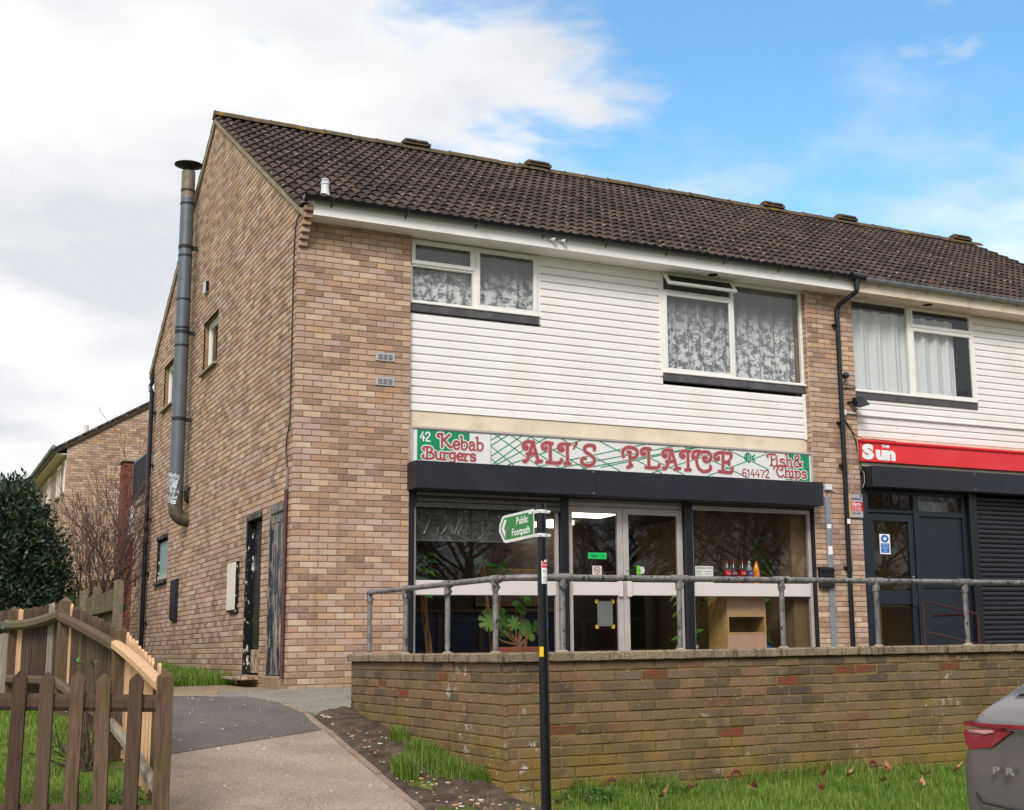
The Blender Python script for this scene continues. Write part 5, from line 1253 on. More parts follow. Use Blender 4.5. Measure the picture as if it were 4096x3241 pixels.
m_.mesh_([(8.40, -.06, 3.96), (8.42, -.19, 3.90), (8.60, -.23, 3.955), (8.58, -.08, 4.02), (8.41, -.05, 4.07), (8.42, -.12, 4.06), (8.53, -.14, 4.09), (8.53, -.06, 4.10)], [(0, 1, 2, 3), (7, 6, 5, 4), (0, 4, 5, 1), (1, 5, 6, 2), (2, 6, 7, 3), (3, 7, 4, 0)]); m_.build('housing', M['black'], fd)
m_ = MB(); m_.mesh_([(8.41, -.072, 3.953), (8.43, -.185, 3.897), (8.595, -.222, 3.948), (8.575, -.09, 4.008)], [(0, 1, 2, 3), (3, 2, 1, 0)]); m_.build('lens', M['carglass'], fd)
m_ = MB(); m_.tube([(8.44, -.06, 3.96), (8.42, -.05, 3.90), (8.46, -.04, 3.87), (8.50, -.05, 3.90), (8.49, -.06, 3.96)], .004, 5); m_.build('cable', M['cable'], fd)
wc = thing('loose_cables', 'tangle of loose grey and black cables on the brick pier by the red sign', 'cables', (8.45, 0, 3.3))
m_ = MB(); m_.tube([(8.24, -.012, 3.80), (8.30, -.012, 3.72), (8.40, -.012, 3.58), (8.46, -.012, 3.45), (8.47, -.02, 3.38)], .008, 5); m_.tube([(8.27, -.012, 3.70), (8.36, -.012, 3.62), (8.47, -.02, 3.50), (8.56, -.06, 3.46), (9.2, -.06, 3.455)], .006, 5); m_.tube([(8.47, -.02, 3.38), (8.49, -.03, 3.2), (8.49, -.03, 3.1), (8.53, -.05, 3.0), (8.54, -.05, 2.85), (8.50, -.03, 2.75)], .006, 5); m_.build('black_cable', M['cable'], wc)
m_ = MB(); m_.tube([(8.45, -.012, 3.49), (8.48, -.03, 3.44), (8.49, -.035, 3.3), (8.475, -.03, 3.15), (8.50, -.03, 3.05), (8.56, -.06, 2.93), (8.555, -.06, 2.8), (8.53, -.04, 2.72)], .006, 5); m_.build('grey_cable', M['cable_grey'], wc)
for i, x in enumerate((3.27, 3.42)):
    t = thing('bullet_camera', 'tiny white bullet camera, one of the pair under the black gutter', 'security camera', (x, -.3, 5.77), 'bullet cameras under the gutter')
    m_ = MB(); m_.tube([(x, -.29, 5.775), (x+.06, -.36, 5.76)], .022, 10); m_.build('body', M['plastic_white'], t, smooth=True)
    m_ = MB(); m_.tube([(x+.06, -.36, 5.76), (x+.066, -.367, 5.7585)], .015, 10); m_.build('lens', M['lens'], t)
# ------------------------------------------------------------------ low retaining wall with handrail
WX, WY = -.19, -6.56
lw = thing('retaining_wall', 'low weathered brick retaining wall with concrete coping in front of the shops', 'wall', (0, WY, -.6))
m_ = MB(); m_.box(WX+.007, 13, WY+.007, WY+.22, -1.0, .352); m_.box(WX+.007, WX+.22, WY+.22, -3.0, -1.0, .352); m_.build('core', M['wall_mortar'], lw)
SPALL = [(0, .55, -.11), (0, 1.27, .27), (0, 3.35, .265), (0, 3.05, .26), (0, 4.25, .26), (0, 1.85, -.20), (0, 2.4, .19), (1, .9, .18), (1, 1.35, .10), (1, 2.4, .26)]
def wall_special(F, u, z):
    for k, a, b in SPALL:
        if F.get('id') == k and abs(u-a) < .115 and abs(z-b) < .035: return (M['spalled'], .0045)
lay_bricks([dict(id=0, u0=0, u1=13.19, z0=-.845, z1=.352, P=lambda u, n, z: (WX+u, WY+n, z), rot=0, phase=0, foresh=.8),
            dict(id=1, u0=0, u1=3.56, z0=-.845, z1=.352, P=lambda u, n, z: (WX+n, -3.0-u, z), rot=-math.pi/2, phase=0, foresh=.45),
            dict(id=2, u0=0, u1=.22, z0=-.245, z1=.352, P=lambda u, n, z: (WX+.22-u, -3.0-n, z), rot=math.pi, phase=0, foresh=.1)],
           lw, M['wall_brick'], 'brickwork', 21, special=wall_special)
def cap_piece(poly, z0=.352, z1=.418):
    c = np.mean(poly, 0); rr = random.Random(int(c[0]*100)); m_ = MB(); ins = []
    n = len(poly); seg = []
    # subdivide the edges so the arris can be nibbled
    for i in range(n):
        a, b = np.array(poly[i]), np.array(poly[(i+1) % n]); k = max(1, int(np.linalg.norm(b-a)/.06))
        for j in range(k): seg.append(a+(b-a)*j/k)
    N = len(seg); rings = []
    for z, inset in ((z0, .004), (z0+.006, 0), (z1-.012, 0), (z1, .012)):
        ring = []
        for q in seg:
            d = c-q; L = np.linalg.norm(d); nib = rr.choice((0, 0, 0, .004, .009)) if inset else rr.uniform(0, .002)
            q2 = q+np.array([np.sign(d[0])*min(inset+nib, abs(d[0])), np.sign(d[1])*min(inset+nib, abs(d[1]))]); ring.append((q2[0], q2[1], z+rr.uniform(-.0015, .0015)))
        rings.append(ring)
    m_.mesh_(sum(rings, []), [tuple(range(N-1, -1, -1)), tuple(range(3*N, 4*N))]+[(k*N+i, k*N+(i+1) % N, (k+1)*N+(i+1) % N, (k+1)*N+i) for k in range(3) for i in range(N)])
    return m_.build('coping_slab', M['cap'], lw)
CI = .26
cap_piece([(WX-.035, WY-.035), (.64, WY-.035), (.64, WY+CI), (WX+CI, WY+CI), (WX+CI, WY+CI+.3), (WX-.035, WY+CI+.3)][0:0] or [(WX-.035, WY-.035), (.64, WY-.035), (.64, WY+CI), (WX-.035, WY+CI)])
xs = [.645, 1.74, 2.83, 3.93, 5.03, 6.13, 7.2, 8.3, 9.4, 10.5, 11.6, 13]
for a, b in zip(xs[:-1], xs[1:]): cap_piece([(a+.003, WY-.035+random.uniform(-.004, .004)), (b-.003, WY-.035+random.uniform(-.004, .004)), (b-.003, WY+CI), (a+.003, WY+CI)])
ys = [WY+CI+.004, -5.1, -4.0, -2.955]
for a, b in zip(ys[:-1], ys[1:]): cap_piece([(WX-.035, a), (WX+CI, a), (WX+CI, b-.004), (WX-.035, b-.004)])
for x in (.655, 1.739, 3.069):
    m_ = MB(); n = 16; vs = []
    for r_, y in ((.052, WY-.012), (.058, WY-.004), (.058, WY+.10), (.042, WY+.10), (.042, WY-.012)):
        for k in range(n): t = 2*math.pi*k/n; vs.append((x+r_*math.cos(t), y, -.545+r_*math.sin(t)))
    m_.mesh_(vs, [(i*n+k, i*n+(k+1) % n, (i+1)*n+(k+1) % n, (i+1)*n+k) for i in range(4) for k in range(n)]+[(4*n+k, 4*n+(k+1) % n, (k+1) % n, k) for k in range(n)])
    wpo = m_.build('weep_pipe', M['spalled'], lw, smooth=30)
    m_ = MB(); m_.lathe((x, WY+.06, -.545), [(.0, 0), (.0425, .0)], 14, axis='y'); m_.build('pipe_bore', M['slat_gap'], wpo)
hr = thing('handrail', 'grey galvanised tube handrail standing on the coping of the low brick wall', 'handrail', (0, -6.45, .418))
RX, RY, RZ = -.07, -6.45, .962
def tb(nm, pts, r, n=12): m_ = MB(); m_.tube(pts, r, n); return m_.build(nm, M['galv'], hr, smooth=50)
corner = [(RX, RY+.32, RZ)]+[(RX+.30*(1-math.cos(math.radians(a))), RY+.30-.30*math.sin(math.radians(a)), RZ) for a in range(8, 91, 9)]+[(RX+.34, RY, RZ)]
tb('rail', [(RX, -3.16, RZ+.03)]+[(RX, RY+.36, RZ+.004)]+corner+[(13, RY, RZ+.004)], .0235)
posts = [(RX, -3.16), (RX, -4.16), (RX, -5.16), (RX, RY+.32)]+[(x, RY) for x in (.33, 1.345, 2.32, 3.30, 4.30, 5.3, 6.3, 7.3, 8.3, 9.3, 10.3, 11.3, 12.3)]
for i, (x, y) in enumerate(posts):
    zt = RZ+(.03 if i == 0 else .02 if i == 1 else .012 if i == 2 else 0)
    po = tb('post', [(x, y, .41), (x, y, zt)], .0215)
    m_ = MB(); m_.tube([(x, y, zt-.085), (x, y, zt)], .029, 12)
    if i == 0: m_.tube([(x, y-.05, zt-.002), (x, y, zt), (x, y+.0, zt-.03)], .029, 12)
    elif x == RX: m_.tube([(x, y-.075, zt-.002), (x, y+.075, zt+.002)], .031, 12)
    else: m_.tube([(x-.075, y, zt), (x+.075, y, zt)], .031, 12)
    m_.lathe((x+.029, y, zt-.06), [(0.012, 0), (.012, .008), (0, .009)], 6, axis='x'); m_.build('tee_fitting', M['galv'], po, smooth=40)
    m_ = MB(); m_.lathe((x, y, .416), [(.05, 0), (.03, .014), (.022, .016)], 10); m_.build('mortar_collar', M['verge'], po)
mr_ = thing('ramp_rail', 'thin dark maroon sloping rail in front of the newsagent door panel', 'handrail', (9.2, -1, 0))
m_ = MB(); m_.tube([(8.70, -1, 0), (8.70, -1, 1.02), (9.71, -1, .834), (9.71, -1, 0)], .021, 8); m_.tube([(8.70, -1, .59), (9.71, -1, .40)], .018, 8); m_.tube([(9.71, -1, .834), (9.71, -.1, .834)], .02, 8); m_.build('tube_rail', M['maroon'], mr_)

# ------------------------------------------------------------------ footpath sign on its post
PB, PT = Vector((-.490, -7.85, -.75)), Vector((-.5045, -7.84, 1.338))
fp = thing('footpath_sign', 'green public footpath finger sign on a black post beside the wall corner', 'sign post', (PB.x, PB.y, g(0, -7.85)))
def pax(z): t = (z-PB.z)/(PT.z-PB.z); return PB+(PT-PB)*t
m_ = MB(); m_.tube([PB, PT], .0305, 20); m_.lathe(pax(1.338), [(.0315, -.01), (.0315, .0), (.0, .003)], 18); m_.build('post', M['post_black'], fp, smooth=40)
m_ = MB(); xs_ = pax(1.2).x-.052; y0 = PB.y+.012; y1 = y0+.53; zl, zh = 1.128, 1.303
out = [(y0, zl), (y1-.11, zl-.006), (y1-.075, zl+.004), (y1, (zl+zh)/2-.01), (y1-.005, (zl+zh)/2+.03), (y1-.055, zh-.005), (y1-.09, zh), (y0, zh)]
m_.prism(out[::-1], 'x', xs_-.002, xs_+.004); plo = m_.build('plate', M['signwhite'], fp)
cy_, cz_ = y0+.24, (zl+zh)/2
ins = [(y0, zl+.018), (y1-.115, zl+.014), (y1-.092, zl+.02), (y1-.03, cz_-.008), (y1-.03, cz_+.02), (y1-.075, zh-.02), (y1-.10, zh-.016), (y0, zh-.016)]
m_ = MB(); m_.face([(xs_-.0026, a, b) for a, b in ins[::-1]]); m_.build('green_face', M['pfgreen'], plo)
m_ = MB()
m_.face([(xs_-.0032, a, b) for a, b in [(y1-.045, cz_+.004), (y1-.088, zh-.03), (y1-.128, zh-.03), (y1-.088, cz_+.004)]]); m_.face([(xs_-.0032, a, b) for a, b in [(y1-.045, cz_+.003), (y1-.088, cz_+.003), (y1-.128, zl+.03), (y1-.10, zl+.03)]]); m_.build('arrow', M['white_print'], plo)
m_ = MB(); m_.face([(xs_-.0038, a, b) for a, b in [(y1-.13, zl+.03), (y1-.10, zl+.035), (y1-.12, cz_), (y1-.16, cz_+.012), (y1-.165, cz_-.005), (y1-.135, cz_-.02)]]); m_.build('worn_patch', M['grey_print'], plo)
RT = (math.pi/2, 0, -math.pi/2)
text('letter', 'Public', (xs_-.0034, y0+.255, cz_+.012), .066, M['white_print'], plo, RT, sx=1.16, bold=.0012, ext=.0002); text('letter', 'Footpath', (xs_-.0034, y0+.325, cz_-.056), .066, M['white_print'], plo, RT, sx=1.16, bold=.0012, ext=.0002)
for z in (1.287, 1.139):
    c = pax(z); m_ = MB(); m_.lathe(c, [(.0315, -.011), (.034, -.011), (.034, .011), (.0315, .011)], 18); m_.box(c.x-.054, c.x-.02, c.y+.015, c.y+.075, z-.011, z+.011); m_.box(c.x+.028, c.x+.05, c.y-.012, c.y+.012, z-.009, z+.009); m_.lathe((c.x+.05, c.y, z), [(.009, 0), (.009, .012), (0, .014)], 6, axis='x'); m_.lathe((c.x-.03, c.y-.034, z), [(0, -.012), (.008, -.01), (.008, 0)], 6, axis='y'); m_.build('clamp', M['signwhite'], fp, smooth=30)
def post_sticker(nm, z0, z1, a0, a1, mt, dr=.0008, parent=None, rag=0.0):
    m_ = MB(); n = 8; rr = random.Random(3)
    for k in range(n):
        b0, b1 = math.radians(a0+(a1-a0)*k/n), math.radians(a0+(a1-a0)*(k+1)/n); r_ = .0305+dr; c0, c1 = pax(z0), pax(z1); zz = z1-rag*rr.random()*(k < 3)
        m_.face([(c0.x+r_*math.cos(b0), c0.y+r_*math.sin(b0), z0), (c0.x+r_*math.cos(b1), c0.y+r_*math.sin(b1), z0), (c1.x+r_*math.cos(b1), c1.y+r_*math.sin(b1), zz), (c1.x+r_*math.cos(b0), c1.y+r_*math.sin(b0), zz)])
    return m_.build(nm, mt, parent or fp, smooth=True)
stk = post_sticker('sticker', .838, .985, -122, -40, M['white_print'], rag=.03); post_sticker('red_band', .935, .972, -118, -40, M['kent_red'], .0012, stk)
def ptext(body, z, size, ang, mt, sx=1.0):
    c = pax(z); a = math.radians(ang); text('letter', body, (c.x+.0328*math.cos(a), c.y+.0328*math.sin(a), z), size, mt, stk, (math.pi/2, 0, a+math.pi/2), 'CENTER', sx=sx, ext=.0001)
ptext('Kent', .949, .018, -84, M['white_print']); ptext('50', .908, .018, -92, M['black_print'])
for i, s_ in enumerate(('Maintaining', 'protecting the', 'Public Rights', 'Way network')): ptext(s_, .878-.0105*i, .0075, -80, M['grey_print'])
post_sticker('yellow_sticker', .395, .455, -170, -115, M['yellow'])
post_sticker('blue_tape', .575, .60, -62, -20, M['sky_tape']); post_sticker('blue_tape', .575, .64, -40, -33, M['sky_tape'])
# ------------------------------------------------------------------ picket fence between lawn and path
pf = thing('picket_fence', 'old wooden picket fence with pointed pales and some fresh timber round the lawn', 'fence', (-2.54, -6.74, -.6))
def gpost(x, y, ztop, w, mt, zb=None, rot=0.0, bev=.045):
    m_ = MB(); m_.rc = random.random(); h = w/2; zb = g(x, y)-.3 if zb is None else zb; c, s_ = math.cos(rot), math.sin(rot)
    R = lambda a, b, z: (x+a*c-b*s_, y+a*s_+b*c, z)
    vs = [R(-h, -h, zb), R(h, -h, zb), R(h, h, zb), R(-h, h, zb), R(-h, -h, ztop-bev), R(h, -h, ztop-bev), R(h, h, ztop-bev), R(-h, h, ztop-bev), R(0, 0, ztop)]
    m_.mesh_(vs, [(0, 3, 2, 1), (0, 1, 5, 4), (1, 2, 6, 5), (2, 3, 7, 6), (3, 0, 4, 7), (4, 5, 8), (5, 6, 8), (6, 7, 8), (7, 4, 8)])
    return m_.build('post', mt, pf)
P1, P2, P3, P4, P5 = Vector((-2.54, -6.74)), Vector((-2.50, -4.52)), Vector((-2.66, -2.2)), Vector((-2.93, .05)), Vector((-3.5, 2.2))
PL = [P1+Vector((-.883, .469))*1.9, P1+Vector((-.883, .469))*3.8]
gpost(P1.x, P1.y, .362, .10, M['old_wood'], rot=math.radians(-10), bev=.05); gpost(P2.x, P2.y, .672, .10, M['old_wood'], rot=math.radians(-3)); gpost(P3.x, P3.y, .985, .10, M['old_wood'], rot=math.radians(4)); gpost(P4.x, P4.y, .975, .095, M['old_wood'], rot=math.radians(8)); gpost(P5.x, P5.y, 1.03, .095, M['old_wood'])
for q in PL: gpost(q.x, q.y, .36+.10*(q.y-P1.y)/1.8, .10, M['old_wood'])
def pale(x, y, zb, zt, d, mt, w=.070, th=.02, round_=False, lean=0.0):
    """flat pale with a pointed head; d = unit run direction"""
    m_ = MB(); m_.rc = random.random(); n = Vector((-d.y, d.x)); h = w/2; tip = .042
    prof = [(-h, zb), (h, zb), (h, zt-tip), (.004, zt), (-.004, zt), (-h, zt-tip)] if not round_ else [(-h, zb), (h, zb), (h, zt-.02), (h*.5, zt-.004), (0, zt), (-h*.5, zt-.004), (-h, zt-.02)]
    vs = []
    for s_ in (-th/2, th/2):
        for a, z in prof:
            a2 = a+lean*(z-zb); vs.append((x+d.x*a2+n.x*s_, y+d.y*a2+n.y*s_, z))
    k = len(prof); m_.mesh_(vs, [tuple(range(k)), tuple(range(2*k-1, k-1, -1))]+[(i, k+i, k+(i+1) % k, (i+1) % k) for i in range(k)])
    return m_.build('picket', mt, pf)
def rail(a, za, b, zb, mt, off, h=.075, t=.05, sag=0.0, nm='rail'):
    """arris rail between two posts, off = sideways shift to the lawn side"""
    d = (b-a).normalized(); n = Vector((-d.y, d.x)); m_ = MB(); m_.rc = random.random(); N = 6; vs = []
    for i in range(N+1):
        u = i/N; q = a+(b-a)*u+n*off; z = za+(zb-za)*u-sag*math.sin(math.pi*u)
        for s_, dz in ((-t*.5, h*.4), (t*.15, h*.5), (t*.5, h*.2), (t*.5, -h*.25), (t*.1, -h*.5), (-t*.5, -h*.5)): vs.append((q.x+n.x*s_, q.y+n.y*s_, z+dz))
    m_.mesh_(vs, [(i*6+k, i*6+(k+1) % 6, (i+1)*6+(k+1) % 6, (i+1)*6+k) for i in range(N) for k in range(6)]+[tuple(range(5, -1, -1)), tuple(range(N*6, N*6+6))])
    return m_.build(nm, mt, pf)
# near run, facing us: wide old pales in front of the rail
d = Vector((-.883, .469)); nn = Vector((-.469, -.883))
s_ = .175
while s_ < 3.7:
    q = P1+d*s_+nn*.03; pale(q.x, q.y, g(q.x, q.y)+.05, .335+.10*(q.y-P1.y)/1.8+random.uniform(-.008, .012), d, M['old_wood'] if random.random() < .5 else M['dark_wood'], w=.084, lean=random.uniform(-.02, .02)); s_ += .180+random.uniform(-.006, .006)
for a, b in ((P1, PL[0]), (PL[0], PL[1])):
    for za, hh in ((.15, .105), (-.50, .10)): rail(a, za+.10*(a.y-P1.y)/1.8, b, za+.10*(b.y-P1.y)/1.8, M['dark_wood'], -.005, hh, .04)
# run along the path, pales on the path side, rails on the lawn side
def run(a, b, za, zb, mats, pitch, w, drop, sag=0.0):
    L = (b-a).length; d = (b-a).normalized(); n = Vector((d.y, -d.x)); k = int(L/pitch)
    for i in range(1, k):
        u = i/k; q = a+(b-a)*u+n*.035; z = za+(zb-za)*u-drop-sag*math.sin(math.pi*u)+random.uniform(-.012, .012)
        pale(q.x, q.y, g(q.x, q.y)+.04, z, d, mats(i, k), w=w, th=.018, round_=random.random() < .4, lean=random.uniform(-.015, .015))
new = lambda i, k: M['new_wood'] if i > k*.32 else (M['old_wood'] if i % 3 else M['new_wood'])
run(P1, P2, .362, .672, new, .150, .062, .045)
run(P2, P3, .672, .985, lambda i, k: M['new_wood'] if i == k-1 else (M['moss_wood'] if i == k-5 else M['dark_wood']), .118, .072, .05)
run(P3, P4, .985, .975, lambda i, k: M['new_wood'] if i >= k-2 else (M['grey_wood'] if i in (5, 6) else M['dark_wood']), .125, .08, .035)
run(P4, P5, .975, 1.03, lambda i, k: M['dark_wood'], .10, .07, .04)
rail(P1, .262, P2, .525, M['new_wood'], .035, .085, .06, -.012); rail(P1, -.33, P2, -.06, M['grey_wood'], .045, .09, .05, -.02)
rail(P2, .515, P3, .80, M['old_wood'], .04, .095, .06, -.008); rail(P2, -.06, P3, .22, M['old_wood'], .05, .09, .055)
rail(P3, .82, P4, .775, M['moss_wood'], .05, .10, .07, .03); rail(P3, .22, P4, .22, M['old_wood'], .05, .09, .055)
rail(P4, .775, P5, .83, M['old_wood'], .05, .09, .055)
def bracket(x, y, z, d):
    m_ = MB(); n = Vector((-d.y, d.x)); q = Vector((x, y))+n*.055
    P = lambda a, b, c: (q.x+d.x*a+n.x*c, q.y+d.y*a+n.y*c, z+b)
    m_.mesh_([P(-.05, -.05, 0), P(.05, -.05, 0), P(.06, .02, .02), P(.05, .06, .02), P(-.05, .05, 0), P(-.02, -.06, .03)], [(0, 1, 2, 3, 4), (4, 3, 2, 1, 0)]); m_.mesh_([P(.0, .02, .035), P(.11, .03, .035), P(.11, -.035, .035), P(0, -.04, .035)], [(0, 1, 2, 3), (3, 2, 1, 0)])
    m_.build('metal_bracket', M['steel'], pf)
bracket(P2.x, P2.y, .50, (P1-P2).normalized()); bracket(P4.x, P4.y, .775, (P3-P4).normalized()); bracket(P4.x, P4.y, .775, (P5-P4).normalized()); bracket(P4.x, P4.y, .22, (P3-P4).normalized()); bracket(P2.x, P2.y, -.06, (P1-P2).normalized())
gs = thing('grey_board', 'grey weathered board with sloping top leaning at the left end of the fence', 'board', (-3.15, -1.3, -.05))
m_ = MB(); m_.prism([(-3.32, -.1), (-3.075, -.1), (-3.07, .66), (-3.10, .675), (-3.32, .60)], 'y', -1.34, -1.29); m_.build('board', M['grey_wood'], gs)

# ------------------------------------------------------------------ taller boundary fence with concrete posts behind
bf = thing('boundary_fence', 'tall close boarded fence with concrete posts behind the picket fence', 'fence', (-1.6, 5, .1))
bp = [(-1.72, 1.25, 1.335), (-1.62, 3.95, 1.38), (-1.50, 6.4, 1.445), (-1.42, 8.8, 1.505), (-1.36, 11.4, 1.55)]
for x, y, zt in bp:
    m_ = MB(); w = .05; m_.prism([(x-w, g(x, y)-.2), (x+w, g(x, y)-.2), (x+w, zt-.04), (x+w*.6, zt-.008), (x, zt), (x-w*.6, zt-.008), (x-w, zt-.04)], 'y', y-.05, y+.05); m_.build('concrete_post', M['post_conc'], bf)
for (x0, y0, z0), (x1, y1, z1) in zip(bp[:-1], bp[1:]):
    n = int((y1-y0-.1)/.10)
    for i in range(n):
        u0, u1 = (i+.0)/n, (i+1.0)/n; ya, yb = y0+.05+(y1-y0-.1)*u0, y0+.05+(y1-y0-.1)*u1; xa = x0+(x1-x0)*u0; zt = min(z0, z1)-.07+random.uniform(-.008, .008)
        m_ = MB(); m_.rc = random.random(); m_.prism([(xa+.03, ya), (xa+.052, ya), (xa+.038, yb+.01), (xa+.030, yb+.01)], 'z', g(xa, ya)+.03, zt); m_.build('fence_board', M['moss_wood'], bf)
    for dz in (-.36, -1.0):
        m_ = MB(); z = min(z0, z1)+dz; m_.bbox(min(x0, x1)-.02, max(x0, x1)+.03, y0+.05, y1-.05, z, z+.075, .006); m_.build('rail', M['moss_wood'], bf)
# second stretch runs across to the building
pk = thing('leaning_plank', 'pale plank propped beside the red brick pier at the back corner', 'plank', (-.25, 10.9, .3))
m_ = MB(); m_.tube([(-.05, 10.6, .2), (-.22, 10.9, 1.15)], .035, 4, flat=.35); m_.build('plank', M['grey_wood'], pk)
# ------------------------------------------------------------------ things seen through the chip shop glass
def leaf(mb, base, d, n, L, W, curve=.25, split=0, m=None):
    """one blade: pointed oval bent along its length; split>0 cuts fingers into the margin"""
    d = Vector(d).normalized(); n = Vector(n); n = (n-d*n.dot(d)); n = n.normalized() if n.length > 1e-5 else d.orthogonal().normalized(); s_ = d.cross(n); K = 6
    mid = []; 
    for i in range(K+1):
        t = i/K; mid.append(Vector(base)+d*(L*t)-n*(curve*L*t*t))
    wd = [W*.5*math.sin(math.pi*min(1, (t/K)**.75*.98+.02)) for t in range(K+1)]; wd[0] = W*.06; wd[K] = 0.002
    for i in range(K):
        for sg in (1, -1):
            a, b = mid[i], mid[i+1]; fold = n*(.12*W)
            o0, o1 = a+s_*sg*wd[i]+fold*(wd[i]/W), b+s_*sg*wd[i+1]+fold*(wd[i+1]/W)
            if split and 0 < i < K:
                o1 = b*.25+o1*.75; ctr = a+(b-a)*.5; o0 = o0+(d*L*.05)
            mb.face([a, o0, o1, b] if sg > 0 else [b, o1, o0, a], m)
def round_leaf(mb, c, nrm, R, up, slits=7, m=None):
    """monstera blade: heart outline with slits reaching in from the margin"""
    nrm = Vector(nrm).normalized(); up = Vector(up); up = (up-nrm*up.dot(nrm)).normalized(); sd = up.cross(nrm); c = Vector(c); N = 40; pts = []
    for i in range(N):
        t = 2*math.pi*i/N; r_ = R*(1-.22*math.cos(t)**4*(1 if math.cos(t) > 0 else 0)*.0)*(0.92+.12*math.cos(t+math.pi))
        if slits and abs(math.sin(t)) > .25 and i % 5 == 2: r_ *= .45
        if i == 0: r_ *= .55
        pts.append(c+(up*math.cos(t)+sd*math.sin(t)*.92)*r_-nrm*(.12*R*(r_/R)**2))
    for i in range(N): mb.face([c, pts[i], pts[(i+1) % N]], m)
def pot(parent, x, y, z, r, h, mt, nm='pot'):
    m_ = MB(); m_.lathe((x, y, z), [(r*.75, 0), (r*.95, h*.78), (r*1.05, h*.8), (r*1.05, h), (r*.92, h), (r*.9, h*.9), (0, h*.88)], 18); return m_.build(nm, mt, parent, smooth=30)
mo = thing('monstera', 'swiss cheese plant with split leaves in a terracotta trough behind the left shop window', 'house plant', (3.1, .42, .05))
m_ = MB(); m_.bbox(2.80, 3.40, .30, .52, .25, .47, .02); m_.build('trough', M['terracotta'], mo)
m_ = MB(); m_.box(2.6, 3.5, .24, .60, .05, .25); m_.build('stand', M['wood'], mo)
ml = [((2.66,.34,.80),(-.25,-1,.15),.165,(-.5,0,-1),7), ((2.87,.40,.82),(.1,-1,.2),.165,(.3,0,-1),7), ((3.03,.36,.76),(.0,-1,.1),.115,(.1,0,-1),6), ((3.22,.40,.70),(.3,-1,.1),.13,(.4,0,-1),0), ((3.14,.36,.95),(.3,-.8,.5),.10,(.3,-.3,-1),0), ((3.22,.34,1.06),(.2,-.9,.4),.075,(.5,0,.6),0), ((3.06,.38,1.02),(-.2,-.8,.6),.06,(-.6,0,-.5),0), ((2.92,.44,.66),(-.2,-1,0),.09,(-.2,0,-1),4), ((3.27,.33,.58),(.2,-1,0),.055,(.2,0,-1),0), ((3.44,.5,.72),(.2,-1,0),.10,(.2,0,-1),0)]
st = MB()
for c, n, R, up, sl in ml:
    lm = MB(); lm.rc = random.uniform(.35, 1); round_leaf(lm, c, n, R, up, sl); lm.build('leaf', M['plant_leaf'], mo, smooth=True)
    st.tube([(3.12+random.uniform(-.05, .05), .41, .46), ((3.1+c[0])/2, .40, (.5+c[2])/2+.02), c], [.012, .009, .006], 6)
st.tube([(3.2, .42, .45), (3.23, .40, .6), (3.2, .41, .72)], [.022, .02, .012], 8); st.tube([(3.05, .40, .50), (2.86, .36, .54), (2.80, .34, .58)], [.018, .016, .01], 7); st.build('stem', M['wood'], mo)
def bush_plant(x, y, z0, z1, n, nm, lab, seed, L=.16, W=.085, spread=.35, potm=None, pr=.15, base=None):
    rr = random.Random(seed); t = thing(nm, lab, 'house plant', (x, y, .05)); pot(t, x, y, base if base is not None else .05, pr, .24, potm or M['terracotta'])
    s_ = MB(); lv = MB(); cnt = 0
    for b in range(5):
        px_, py_ = x+rr.uniform(-.04, .04), y+rr.uniform(-.03, .03); pts = [(px_, py_, .28)]; tx, ty = rr.uniform(-spread, spread), rr.uniform(-.12, .08)
        for k in range(1, 6): u = k/5; pts.append((px_+tx*u**1.3+rr.uniform(-.02, .02), py_+ty*u, .28+(z1-.28)*u*rr.uniform(.92, 1)))
        s_.tube(pts, [.014*(1-.7*k/5) for k in range(6)], 5)
        for k in range(n//5):
            u = rr.uniform(max(0.05, (z0-.28)/(z1-.28)), 1); i = min(4, int(u*5)); a, b2 = Vector(pts[i]), Vector(pts[i+1]); p_ = a+(b2-a)*(u*5-i)
            th = rr.uniform(0, 6.28); dv = Vector((math.cos(th), math.sin(th)*.7, rr.uniform(-.5, .5))); p2 = p_+dv*.03
            if p2.y+dv.y*L < .20: dv.y = abs(dv.y)
            lf_ = MB(); lf_.rc = rr.random(); leaf(lf_, p2, dv, (rr.uniform(-.3, .3), -.6, .8), L*rr.uniform(.7, 1.2), W*rr.uniform(.8, 1.15), .3)
            i0 = len(lv.v); lv.v += lf_.v; lv.f += [tuple(i0+q for q in f) for f in lf_.f]; lv.mi += lf_.mi; lv.r += lf_.r
    s_.build('stem', M['wood'], t); lv.build('foliage', M['plant_leaf'], t, smooth=True); return t
bush_plant(1.95, .55, 1.2, 1.78, 40, 'rubber_plant', 'leafy rubber plant behind the far left end of the chip shop window', 31)
bush_plant(2.85, .62, 1.2, 1.78, 34, 'rubber_plant', 'rubber plant behind the left shop window, beside the footpath sign post', 32)
bush_plant(5.78, .58, .55, 1.25, 26, 'rubber_plant', 'rubber plant in a white tub left of the wooden display cabinet', 33, potm=M['plastic_white'], spread=.45, base=.22)
bush_plant(7.10, .70, .5, 2.05, 60, 'rubber_plant', 'tall dark leafed plant at the right end of the chip shop window', 34, spread=.30, potm=M['mask_blue'], base=.2)
